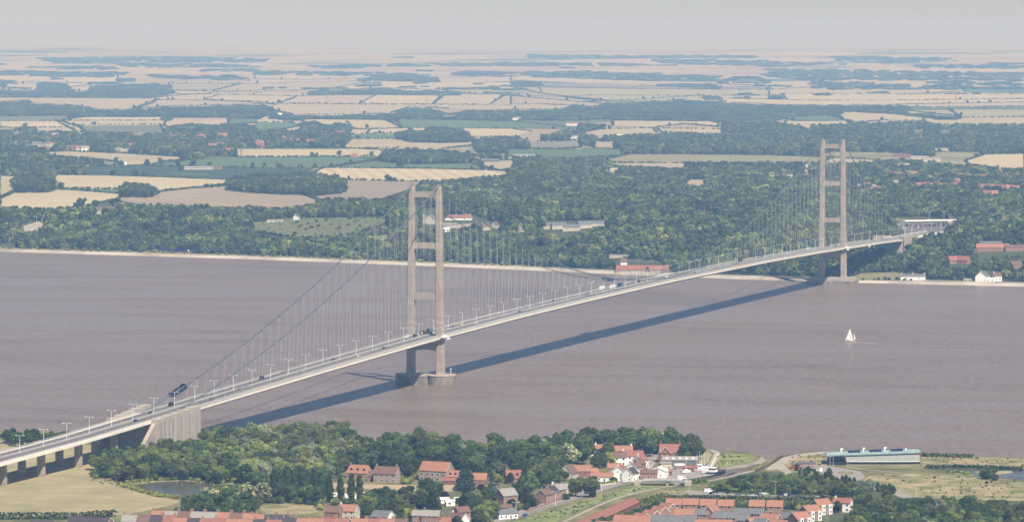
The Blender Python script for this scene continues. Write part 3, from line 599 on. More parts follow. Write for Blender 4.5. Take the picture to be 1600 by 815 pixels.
# anchorages: stepped panelled side walls, tapering into the ground
def anchorage(y0, y1, zb, south):
    n = 5; out_ = []
    for sx in (-1, 1):
        a = MB()
        for k in range(n):
            ya = y0+(y1-y0)*k/n; yb = y0+(y1-y0)*(k+1)/n; ym = (ya+yb)/2
            off = (k if south else n-1-k)*.45
            zt = max(float(zr(ym)), 0)+1.0+(.9*(n-1-k)*.55 if not south else .9*k*.5)
            zl = zb if south else float(gz(sx*18, ym))-2
            a.box((sx*(16.6+off), ym, (zt+zl)/2), (4.0+off, abs(yb-ya)-.5, zt-zl), 'concrete2')
            a.box((sx*(16.6+off)*1.0, yb, (zt+zl)/2-.5), (3.4+off, .8, zt-zl-1), 'concrete')
        aw = a.build('anchorage_wall', bridge); out_.append(aw)
        if south:
            j_ = MB()
            for k in range(1, 11):
                ym = y0+(y1-y0)*k/11; j_.box((sx*(18.75+.67*(ym-y0)/(y1-y0)*n*.9), ym, (zb+float(zr(ym)))/2-.5), (.3, .35, float(zr(ym))-zb-1), 'underside')
            j_.build('joint', aw)['kind'] = 'stuff'
    an = out_[0]
    b_ = MB()
    L_ = y1-y0
    b_.box((0, (y0+y1)/2, (zb+float(zr((y0+y1)/2))-.3)/2-1.2), (30, abs(L_)-3, float(zr((y0+y1)/2))-.3-zb), 'concrete2'); an = b_.build('anchor_block', bridge)
    return an
an = anchorage(-618, -545, 1.0, True)
for sx in (-1, 1):   # raking end wings towards the viaduct
    a = MB()
    x0, x1 = sx*14.6, sx*17.5
    zt0 = float(zr(-618)); pts = [(-617, 1.5), (-651, 1.5), (-617, zt0-.8)]
    a.add([(x0, y, z) for y, z in pts]+[(x1, y, z) for y, z in pts], [(0, 1, 2), (5, 4, 3), (0, 3, 4, 1), (1, 4, 5, 2), (2, 5, 3, 0)], 'concrete')
    a.build('wing_wall', an)
anchorage(1705, 1772, 10, False)
# traveller gantries on and beside the cables
def gantry(name, y, sx, L_, label, over):
    e = empty(name, (sx*11.4, y, float(cable_z(y)))); ang = math.atan2(float(cable_z(y+5)-cable_z(y-5)), 10)
    cr, sr = math.cos(ang), math.sin(ang)
    def part(nm, boxes, m):
        a = MB()
        for (cx_, cy_, cz_), d in boxes: a.box((cx_, cy_, cz_), d, m)
        a.v = [(x, yy*cr-z*sr, yy*sr+z*cr) for x, yy, z in a.v]; a.build(nm, e)
    part('cage', [((0, 0, -1.2), (4.2, L_, .5)), ((2, 0, .2), (.25, L_, 2.6)), ((-2, 0, .2), (.25, L_, 2.6)), ((0, L_/2, .2), (4, .25, 2.6)), ((0, -L_/2, .2), (4, .25, 2.6))], 'navy')
    for s in (-1, 1): part('hoop', [((0, s*(L_/2-2.2), 1.9), (3.4, 2.2, .7)), ((0, s*(L_/2-2.2)+.9, 1.2), (3, .4, 2.2))], 'black')
    for s in (-1, 1): part('guard_rail', [((s*2.1, 0, 1.55), (.1, L_, .14))], 'rail')
    tag(e, label, 'gantry', 'cable gantries')
gantry('cable_gantry', -506, -1, 25, 'dark blue work gantry on the far cable above the southern anchorage', 1)
gantry('cable_gantry', 560, -1, 26, 'small dark blue work gantry on the far cable near mid-span', 1)
gantry('cable_gantry', 1640, 1, 22, 'dark purple work gantry on the cable beyond the northern tower', 1)
for y, lab in ((14, 'white inspection gantry slung under the deck edge at the southern tower'), (1422, 'white inspection gantry slung under the deck edge at the northern tower'), (1530, 'small white inspection gantry under the deck beyond the northern tower')):
    e = empty('deck_gantry', (14.8, y, float(zr(y))-3.4)); a = MB(); a.box((0, 0, 0), (1.6, 5, 1.2), 'white'); a.build('cradle', e)
    for s in (-2, 2): a = MB(); a.tube((-.6, s, .5), (-.6, s, 2.6), .12, 'steel'); a.build('hanger_arm', e)
    tag(e, lab, 'gantry')
for Y, lab in ((0, 'white service platform bracketed to the right leg of the southern tower'), (1410, 'white service platform bracketed to the right leg of the northern tower')):
    e = empty('service_platform', (16.6, Y, float(zr(Y))-.8)); a = MB(); a.box((0, 0, 0), (3.6, 13, .7), 'white'); a.box((0, 0, .9), (2.2, 5, 1.2), 'white'); a.build('platform', e)
    a = MB(); a.box((1.7, 0, 1), (.1, 13, .1), 'rail'); [a.box((1.7, yy, .6), (.1, .1, 1.0), 'rail') for yy in np.arange(-6, 6.1, 2)]; a.build('guard_rail', e); tag(e, lab, 'platform')

# ------------------------------------------------------------------ copying things with their parts
def copy_thing(src, loc, rz=None, label=None, group=None, scale=None, color=None):
    c = src.copy(); COL.objects.link(c); c.location = loc
    if rz is not None: c.rotation_euler.z = rz
    if scale is not None: c.scale = scale
    if label: c['label'] = label
    if group: c['group'] = group
    for ch in src.children:
        d = ch.copy(); COL.objects.link(d); d.parent = c
        if color is not None: d.color = (*color, 1)
        for g in ch.children:
            h = g.copy(); COL.objects.link(h); h.parent = d
    return c
ORD = ['first', 'second', 'third', 'fourth', 'fifth', 'sixth', 'seventh', 'eighth', 'ninth', 'tenth', 'eleventh', 'twelfth', 'thirteenth', 'fourteenth', 'fifteenth', 'sixteenth', 'seventeenth', 'eighteenth', 'nineteenth', 'twentieth']
TENS = {2: 'twenty', 3: 'thirty', 4: 'forty', 5: 'fifty', 6: 'sixty', 7: 'seventy', 8: 'eighty'}
def ordn(k):
    if k < 20: return ORD[k]
    t, u = divmod(k+1, 10)
    return (TENS[t]+'-'+ORD[u-1]) if u else {2: 'twentieth', 3: 'thirtieth', 4: 'fortieth', 5: 'fiftieth', 6: 'sixtieth', 7: 'seventieth', 8: 'eightieth'}[t]
# lamp posts along the median
def lamp_proto(arms, h=11):
    e = empty('street_lamp', (0, 0, 0)); a = MB(); a.tube((0, 0, 0), (0, 0, h), .18, 'lamp', 6, .12); a.box((0, 0, .5), (.6, .6, 1), 'lamp'); a.build('pole', e)
    for s in arms:
        a = MB(); a.tube((0, 0, h-.1), (s*2.0, 0, h+.25), .08, 'lamp', 5); arm = a.build('arm', e)
        a = MB(); a.box((s*2.6, 0, h+.25), (1.2, .45, .25), 'lamp', taper=(.8, .6)); a.build('lamp_head', arm)
    tag(e, cat='street lamp'); return e
lp = lamp_proto((-1, 1)); first = True
lys = [y for y in np.arange(-503.4-37.4*12, 1945, 37.4)]
grp = {'a': 'lamps on the approach viaduct', 's': 'lamps on the southern side span', 'm': 'lamps on the main span', 'n': 'lamps beyond the northern tower'}
cnt = {}
for y in lys:
    z = 'a' if y < -560 else 's' if y < 0 else 'm' if y < 1410 else 'n'; k = cnt.get(z, 0); cnt[z] = k+1
    base = {'a': 'lamp post on the approach viaduct median', 's': 'lamp post between southern anchorage and southern tower', 'm': 'lamp post between the two towers', 'n': 'lamp post past the northern tower'}[z]
    lab = f'white twin-armed {base}, {ordn(k)} from the left'
    if first: lp.location = (0, y, float(zr(y))); lp['label'] = lab; lp['group'] = grp[z]; first = False
    else: copy_thing(lp, (0, y, float(zr(y))), 0, lab, grp[z])
# ------------------------------------------------------------------ trees: crown shapes
def ico():
    t = (1+5**.5)/2
    v = np.array([(-1, t, 0), (1, t, 0), (-1, -t, 0), (1, -t, 0), (0, -1, t), (0, 1, t), (0, -1, -t), (0, 1, -t), (t, 0, -1), (t, 0, 1), (-t, 0, -1), (-t, 0, 1)]); v /= np.linalg.norm(v[0])
    f = [(0, 11, 5), (0, 5, 1), (0, 1, 7), (0, 7, 10), (0, 10, 11), (1, 5, 9), (5, 11, 4), (11, 10, 2), (10, 7, 6), (7, 1, 8), (3, 9, 4), (3, 4, 2), (3, 2, 6), (3, 6, 8), (3, 8, 9), (4, 9, 5), (2, 4, 11), (6, 2, 10), (8, 6, 7), (9, 8, 1)]
    return v, f
IV, IF = ico()
def crown_mesh(name, mname, kind, nleaf, leaf, H=12., Rr=5., seed=0, cream=None):
    g = np.random.default_rng(seed); lob = []
    if kind == 'broad':
        for k in range(11):
            t = g.uniform(0, 2*math.pi); r_ = g.uniform(.2, .78)*Rr; zz = g.uniform(.28, .88)*H; s = g.uniform(.24, .50)*Rr*(1.1-.6*abs(zz/H-.5))
            lob.append((r_*math.cos(t), r_*math.sin(t), zz, s, s*.85))
        lob.append((g.normal()*Rr*.15, g.normal()*Rr*.15, H*.82, Rr*.42, H*.16)); lob.append((0, 0, H*.5, Rr*.66, H*.30))
    elif kind == 'poplar':
        for k in range(11): zz = H*(.10+.84*k/10); s = Rr*(.55+.5*math.sin(math.pi*min(1, .15+.85*k/10))) ; lob.append((g.normal()*Rr*.13, g.normal()*Rr*.13, zz, s*g.uniform(.8, 1.05), H*.085))
    elif kind == 'conifer':
        for k in range(10): zz = H*(.10+.86*k/9); s = Rr*(1.02-.93*k/9); lob.append((g.normal()*Rr*.06, g.normal()*Rr*.06, zz, s, H*.075))
    elif kind == 'bush':
        for k in range(6): t = g.uniform(0, 6.28); r_ = g.uniform(0, .55)*Rr; s = g.uniform(.4, .62)*Rr; lob.append((r_*math.cos(t), r_*math.sin(t), H*g.uniform(.3, .6), s, H*.38))
    elif kind == 'clump':
        for k in range(16): s = g.uniform(.20, .38)*Rr; lob.append((g.uniform(-.7, .7)*Rr, g.uniform(-.7, .7)*Rr, H*g.uniform(.42, .72), s, H*g.uniform(.24, .34)))
    lob = np.array(lob); area = lob[:, 3]**2; pr = area/area.sum()
    li = g.choice(len(lob), nleaf*2, p=pr); d = g.normal(size=(nleaf*2, 3)); d[:, 2] += .25; d /= np.linalg.norm(d, axis=1)[:, None]
    L_ = lob[li]; rad = g.uniform(.80, 1.24, (nleaf*2, 1)); c = L_[:, :3]+d*np.stack([L_[:, 3], L_[:, 3], L_[:, 4]], 1)*rad
    keep = np.ones(len(c), bool)
    for l in lob:
        q = ((c[:, 0]-l[0])/l[3])**2+((c[:, 1]-l[1])/l[3])**2+((c[:, 2]-l[2])/l[4])**2; keep &= q > .66
    c = c[keep][:nleaf]; d = d[keep][:nleaf]; li = li[keep][:nleaf]; n = len(c)
    nn = d+g.normal(size=(n, 3))*.55; nn /= np.linalg.norm(nn, axis=1)[:, None]
    a = np.cross(nn, g.normal(size=(n, 3))); a /= np.linalg.norm(a, axis=1)[:, None]; b = np.cross(nn, a)
    s = leaf*g.uniform(.55, 1.3, (n, 1))*.5; as_ = a*s; bs = b*s*g.uniform(.6, 1, (n, 1))
    vs = np.stack([c-as_-bs, c+as_-bs*.7, c+as_*.8+bs, c-as_*.9+bs*.8], 1).reshape(-1, 3)
    lobsh = g.uniform(.80, 1.2, len(lob)); sh = lobsh[li]*g.uniform(.70, 1.35, n)
    cores = []; cf = []; o = len(vs)
    for l in lob:
        cores.append(IV*np.array([l[3], l[3], l[4]])*.84+l[:3]); cf += [(o+i, o+j, o+k) for i, j, k in IF]; o += 12
    V_ = np.concatenate([vs]+cores); F_ = [(4*i, 4*i+1, 4*i+2, 4*i+3) for i in range(n)]+cf
    me = bpy.data.meshes.new(name); me.from_pydata(V_.tolist(), [], F_)
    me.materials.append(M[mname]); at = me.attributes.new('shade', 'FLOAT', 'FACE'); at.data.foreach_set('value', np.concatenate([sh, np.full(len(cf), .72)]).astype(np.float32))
    if cream:
        me.materials.append(M[cream]); mi = np.zeros(len(F_), np.int32); fl = (g.random(n) < .62) & (d[:, 2] > -.2); mi[:n] = fl; me.polygons.foreach_set('material_index', mi)
    me.update(); return me
M['leaf_dark'] = leafmat('dark_foliage', (.058, .086, .020))
M['leaf_mid'] = leafmat('green_foliage', (.125, .160, .034))
M['leaf_light'] = leafmat('light_green_foliage', (.215, .240, .052))
M['leaf_willow'] = leafmat('grey_green_foliage', (.19, .225, .12), .01)
M['leaf_cream'] = leafmat('cream_blossom', (.50, .49, .29), .01, .3)
M['leaf_gold'] = leafmat('golden_foliage', (.30, .29, .035), .01, .2)
M['leaf_purple'] = leafmat('purple_foliage', (.028, .018, .028), .01, .2)
M['leaf_conifer'] = leafmat('conifer_foliage', (.030, .058, .026), .01)
M['leaf_blue'] = leafmat('blue_green_foliage', (.06, .10, .085), .01)
M['far_dark'] = leafmat('far_dark_foliage', (.056, .084, .021), .02, .5)
M['far_mid'] = leafmat('far_green_foliage', (.112, .146, .034), .02, .5)
M['far_light'] = leafmat('far_light_foliage', (.185, .21, .062), .02, .4)
SPEC = {   # kind: material, form, leaves, leaf size, H, R, cream, object name, look
 'dark': ('leaf_dark', 'broad', 1500, .80, 13, 5.6, None, 'broadleaf_tree', 'dark green broadleaf tree'),
 'mid': ('leaf_mid', 'broad', 1500, .80, 12.5, 5.4, None, 'broadleaf_tree', 'mid green broadleaf tree'),
 'light': ('leaf_light', 'broad', 1300, .80, 11, 4.8, None, 'broadleaf_tree', 'light green broadleaf tree'),
 'willow': ('leaf_willow', 'broad', 1300, .75, 12, 5.2, None, 'willow_tree', 'pale grey-green willow tree'),
 'cream': ('leaf_mid', 'broad', 1500, .85, 12, 5.6, 'leaf_cream', 'flowering_tree', 'broadleaf tree covered in cream blossom'),
 'poplar': ('leaf_dark', 'poplar', 1300, .7, 17, 1.95, None, 'poplar_tree', 'tall narrow dark poplar'),
 'conifer': ('leaf_conifer', 'conifer', 1300, .7, 15, 4.2, None, 'conifer_tree', 'dark conical conifer'),
 'gold': ('leaf_gold', 'conifer', 700, .6, 7, 2.2, None, 'golden_conifer', 'small golden conifer'),
 'purple': ('leaf_purple', 'broad', 800, .7, 7, 3.4, None, 'purple_tree', 'dark purple-leaved tree'),
 'blue': ('leaf_blue', 'conifer', 1000, .7, 9, 3.8, None, 'blue_spruce', 'blue-green spruce'),
 'bush': ('leaf_mid', 'bush', 420, .6, 3.2, 2.4, None, 'bush', 'rounded green bush'),
 'dbush': ('leaf_dark', 'bush', 420, .6, 3.6, 2.6, None, 'bush', 'dark green bush'),
 'lbush': ('leaf_light', 'bush', 420, .6, 3.0, 2.4, None, 'bush', 'light green bush'),
 'sapling': ('leaf_dark', 'poplar', 300, .5, 4.4, 1.15, None, 'young_tree', 'small dark young tree'),
 'fdark': ('far_dark', 'broad', 240, 1.9, 12, 5.6, None, 'broadleaf_tree', 'dark far tree'),
 'fmid': ('far_mid', 'broad', 240, 1.9, 11.5, 5.4, None, 'broadleaf_tree', 'green far tree'),
 'flight': ('far_light', 'broad', 220, 1.9, 10, 5.2, None, 'broadleaf_tree', 'pale green far tree'),
 'clump': ('far_dark', 'clump', 420, 3.2, 12, 17, None, 'tree_clump', ''),
 'clumpm': ('far_mid', 'clump', 420, 3.2, 11, 17, None, 'tree_clump', ''),
}
CR = {}; TR = {}
for k, s in SPEC.items():
    nv = {'dark': 4, 'mid': 4, 'light': 2, 'willow': 2, 'cream': 2, 'poplar': 2, 'fdark': 3, 'fmid': 3, 'flight': 2}.get(k, 1)
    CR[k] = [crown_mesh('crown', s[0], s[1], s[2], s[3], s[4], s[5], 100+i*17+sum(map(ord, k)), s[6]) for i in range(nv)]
    a = MB(); H = s[4]; r0 = .28 if H > 6 else .12
    a.tube((0, 0, -.6), (0, 0, H*.5), r0, 'bark', 6, r0*.6)
    for q in range(4):
        t = q*1.7; a.tube((0, 0, H*.25), (s[5]*.5*math.cos(t), s[5]*.5*math.sin(t), H*.55), r0*.5, 'bark', 5, r0*.2)
    o = a.build('trunk'); TR[k] = o.data; bpy.data.objects.remove(o)
def make_tree(kind, x, y, z, s, label, group=None, v=None, sz=None, rz=None):
    sp = SPEC[kind]; e = empty(sp[7], (x, y, z), rnd.uniform(0, 6.28) if rz is None else rz); e.scale = (s, s, s if sz is None else sz)
    t = link(bpy.data.objects.new('trunk', TR[kind]), e); c = link(bpy.data.objects.new('crown', CR[kind][rnd.randrange(len(CR[kind])) if v is None else v]), e)
    tag(e, label, 'bush' if 'bush' in kind else 'tree', group); return e
# geometry-node scatter for woods nobody could count
def scatter(name, pts, kinds, wts, smin, smax, label, cat, group=None, zsc=1.0, ss=None):
    n = len(pts)
    if n == 0: return
    meshes = [(k, i) for k in kinds for i in range(len(CR[k]))]; coll = bpy.data.collections.new(name+'_kinds')
    for q, (k, i) in enumerate(meshes): coll.objects.link(bpy.data.objects.new('%s_kind_%02d' % (name, q), CR[k][i]))
    pw = np.array([wts[kinds.index(k)]/len(CR[k]) for k, i in meshes]); pw = pw/pw.sum()
    me = bpy.data.meshes.new(name); me.vertices.add(n); me.vertices.foreach_set('co', np.asarray(pts, np.float32).ravel())
    def at(nm, ty, arr): me.attributes.new(nm, ty, 'POINT').data.foreach_set('vector' if ty == 'FLOAT_VECTOR' else 'value', arr.ravel())
    at('vi', 'INT', rng.choice(len(meshes), n, p=pw).astype(np.int32))
    s = rng.uniform(smin, smax, n) if ss is None else np.array(ss); sv = np.stack([s*rng.uniform(.85, 1.2, n), s*rng.uniform(.85, 1.2, n), s*rng.uniform(.85, 1.12, n)*zsc], 1).astype(np.float32); at('sc', 'FLOAT_VECTOR', sv)
    rv = np.zeros((n, 3), np.float32); rv[:, 2] = rng.uniform(0, 6.28, n); at('ro', 'FLOAT_VECTOR', rv)
    o = link(bpy.data.objects.new(name, me)); ng = bpy.data.node_groups.new(name, 'GeometryNodeTree')
    ng.interface.new_socket('Geometry', in_out='INPUT', socket_type='NodeSocketGeometry'); ng.interface.new_socket('Geometry', in_out='OUTPUT', socket_type='NodeSocketGeometry')
    N, L = ng.nodes, ng.links; gi = N.new('NodeGroupInput'); go = N.new('NodeGroupOutput')
    ip = N.new('GeometryNodeInstanceOnPoints'); ci = N.new('GeometryNodeCollectionInfo'); ci.inputs['Collection'].default_value = coll; ci.inputs['Separate Children'].default_value = True; ci.inputs['Reset Children'].default_value = True
    def na(nm, ty): a = N.new('GeometryNodeInputNamedAttribute'); a.data_type = ty; a.inputs[0].default_value = nm; return a.outputs[0]
    mp = N.new('GeometryNodeMeshToPoints'); L.new(gi.outputs[0], mp.inputs[0])
    L.new(mp.outputs[0], ip.inputs['Points']); L.new(ci.outputs[0], ip.inputs['Instance']); ip.inputs['Pick Instance'].default_value = True
    L.new(na('vi', 'INT'), ip.inputs['Instance Index']); L.new(na('sc', 'FLOAT_VECTOR'), ip.inputs['Scale']); L.new(na('ro', 'FLOAT_VECTOR'), ip.inputs['Rotation'])
    L.new(ip.outputs[0], go.inputs[0]); md = o.modifiers.new('scatter', 'NODES'); md.node_group = ng
    tag(o, label, cat, group, 'stuff'); return o
FPOL = [np.array(p) for k, p in FIELDS]
def sample(polys, spacing, h=5., excl=True, jitter=.42, extra=(), thin=1.):
    """points on the ground whose crown centres fall in the surveyed outlines; hex-ish jittered lattice in world space"""
    out = []
    for pg in polys:
        pg = np.array(pg, float); W_ = unproj(pg[:, 0], pg[:, 1], h)[:, :2]
        lo, hi = W_.min(0)-5, W_.max(0)+5
        gx, gy = np.meshgrid(np.arange(lo[0], hi[0], spacing), np.arange(lo[1], hi[1], spacing*.87)); gx[1::2] += spacing/2
        x = gx.ravel()+rng.uniform(-1, 1, gx.size)*spacing*jitter; y = gy.ravel()+rng.uniform(-1, 1, gx.size)*spacing*jitter
        k = inpoly(x, y, W_); x, y = x[k], y[k]
        if thin < 1: k = rng.random(len(x)) < thin; x, y = x[k], y[k]
        z = gz(x, y); P = np.stack([x, y, z], 1)
        if excl and len(P):
            bad = np.zeros(len(P), bool)
            for hh in (0, h, h*1.6):
                u, v = proj(P+[0, 0, hh])
                for f in list(FPOL)+([np.array(e) for e in extra] if hh < h*1.5 else []): bad |= inpoly(u, v, f)
            P = P[~bad]
        out.append(P)
    return np.concatenate(out) if out else np.zeros((0, 3))
# ---- far woods (surveyed outlines of canopies)
MAINWOOD = [(-30,332),(40,331),(85,326),(112,320),(185,314),(230,320),(300,321),(400,326),(500,320),(498,314),(530,311),(600,311),(640,298),(665,286),(700,282),(790,276),(805,256),(830,247),(930,247),(940,255),(1000,262),(1090,254),(1130,250),(1200,250),(1290,256),(1400,254),(1450,257),(1500,262),(1560,266),(1630,266),(1630,437),(1600,440),(1450,436),(1425,428),(1350,428),(1322,426),(1322,432),(1270,436),(1100,428),(1050,424),(1030,412),(970,408),(960,422),(800,415),(700,411),(600,404),(400,398),(200,392),(0,385),(-30,384)]
WOODS_MID = [
 [(-20,229),(60,240),(130,246),(182,253),(178,260),(136,261),(132,273),(-20,275)],
 [(355,286),(365,277),(400,273),(450,273),(510,275),(538,285),(535,298),(490,302),(400,299),(352,292)],
 [(20,281),(35,276),(70,276),(85,284),(82,296),(25,297)],
 [(590,247),(602,239),(640,234),(700,240),(742,244),(735,251),(640,252),(595,249)],
 [(740,246),(765,243),(800,246),(815,244),(900,247),(940,245),(960,254),(920,262),(830,262),(800,268),(770,258)],
 [(960,243),(1040,240),(1050,244),(965,246)],[(1085,246),(1210,246),(1290,258),(1280,272),(1200,272),(1090,262)],
 [(740,225),(760,215),(800,215),(830,222),(824,233),(800,235),(745,235)],
 [(617,210),(640,205),(660,207),(675,199),(720,203),(735,219),(690,221),(640,220)],
 [(400,205),(440,205),(462,209),(545,211),(550,217),(534,231),(480,232),(400,232)],
 [(470,203),(475,193),(490,190),(512,197),(530,193),(550,198),(550,203)],
 [(0,196),(20,193),(52,200),(57,206),(135,206),(185,208),(252,208),(265,198),(300,195),(362,197),(400,200),(400,234),(365,246),(300,247),(225,246),(190,245),(112,239),(60,238),(0,236)],
 [(828,222),(880,206),(912,207),(1000,213),(1060,211),(1100,206),(1130,210),(1130,196),(1205,196),(1300,193),(1345,195),(1440,193),(1470,196),(1600,190),(1630,190),(1630,235),(1520,240),(1450,240),(1400,234),(1300,232),(1270,244),(1130,243),(1060,241),(972,238),(960,232),(905,222)],
 [(905,197),(1020,199),(1020,202),(940,202),(905,203)],[(1030,197),(1120,199),(1125,202),(1030,202)],
 [(1378,262),(1570,266),(1600,268),(1600,300),(1378,300)],
]
WOODS_FAR = [
 [(0,161),(45,158),(50,165),(75,163),(105,164),(108,170),(150,163),(152,172),(250,167),(290,163),(400,165),(425,168),(427,184),(300,183),(258,186),(253,184),(130,183),(0,181)],
 [(400,165),(425,168),(430,177),(460,179),(460,184),(427,185)],[(440,180),(620,178),(640,168),(665,169),(700,178),(800,167),(800,190),(740,187),(600,187),(440,185)],
 [(800,165),(850,163),(920,167),(970,158),(1050,157),(1140,160),(1160,160),(1205,164),(1290,163),(1340,160),(1385,160),(1412,170),(1412,178),(1380,179),(1330,176),(1310,181),(1205,186),(1200,190),(1130,189),(1030,190),(960,190),(955,183),(880,186),(800,184)],
 [(0,142),(60,141),(62,129),(100,131),(112,142),(140,143),(150,134),(235,131),(262,133),(270,144),(225,154),(150,153),(60,153),(0,153)],
 [(400,147),(480,145),(505,138),(540,140),(545,147),(500,149),(400,150)],[(543,138),(590,137),(640,143),(680,141),(682,149),(610,149),(545,147)],[(682,144),(738,144),(738,149),(682,149)],[(745,146),(800,147),(800,150),(745,149)],
 [(558,127),(575,119),(625,114),(680,122),(688,129),(640,131)],[(1280,164),(1285,156),(1318,157),(1320,163)],[(1205,156),(1207,149),(1220,148),(1222,156)],[(180,129),(183,123),(206,123),(208,128)],
 [(945,136),(960,130),(1000,133),(1100,131),(1125,134),(1120,139),(950,138)],[(800,128),(840,128),(842,134),(800,135)],[(1412,177),(1460,179),(1550,185),(1545,188),(1470,186),(1415,181)],[(0,134),(0,124),(20,127),(22,135)],[(870,151),(950,161),(930,164),(850,151)],
 [(1100,151),(1170,152),(1170,154),(1100,154)],[(1190,145),(1260,144),(1265,147),(1190,148)],[(80,148),(190,147),(190,152),(80,152)],
]
WOODS_HAZE = [
 [(0,109),(30,111),(165,112),(172,119),(110,120),(40,117),(0,116)],[(235,116),(385,118),(384,122),(350,124),(240,120)],[(400,109),(580,113),(585,117),(400,116)],[(88,103),(180,103),(180,107),(88,107)],
 [(800,112),(860,110),(1000,113),(1200,120),(1200,126),(1000,125),(860,119),(800,119)],[(1270,136),(1275,127),(1340,128),(1450,133),(1480,128),(1495,134),(1600,134),(1600,138),(1270,138)],[(1200,106),(1350,109),(1600,113),(1600,126),(1400,124),(1250,124),(1200,119)],
 [(700,110),(800,112),(800,118),(710,117)],[(1430,100),(1600,101),(1600,106),(1440,105)],[(600,98),(800,97),(1000,99),(1000,102),(620,102)],[(60,90),(300,88),(420,92),(400,97),(80,96)],[(820,84),(1180,86),(1180,90),(830,90)],[(1300,88),(1480,90),(1480,95),(1300,94)],[(180,98),(400,100),(400,104),(190,103)],[(1450,126),(1600,127),(1600,132),(1460,131)],[(300,107),(400,107),(400,111),(300,110)],[(480,102),(580,100),(600,105),(500,106)],[(1010,92),(1200,95),(1300,99),(1200,103),(1050,99)],
]
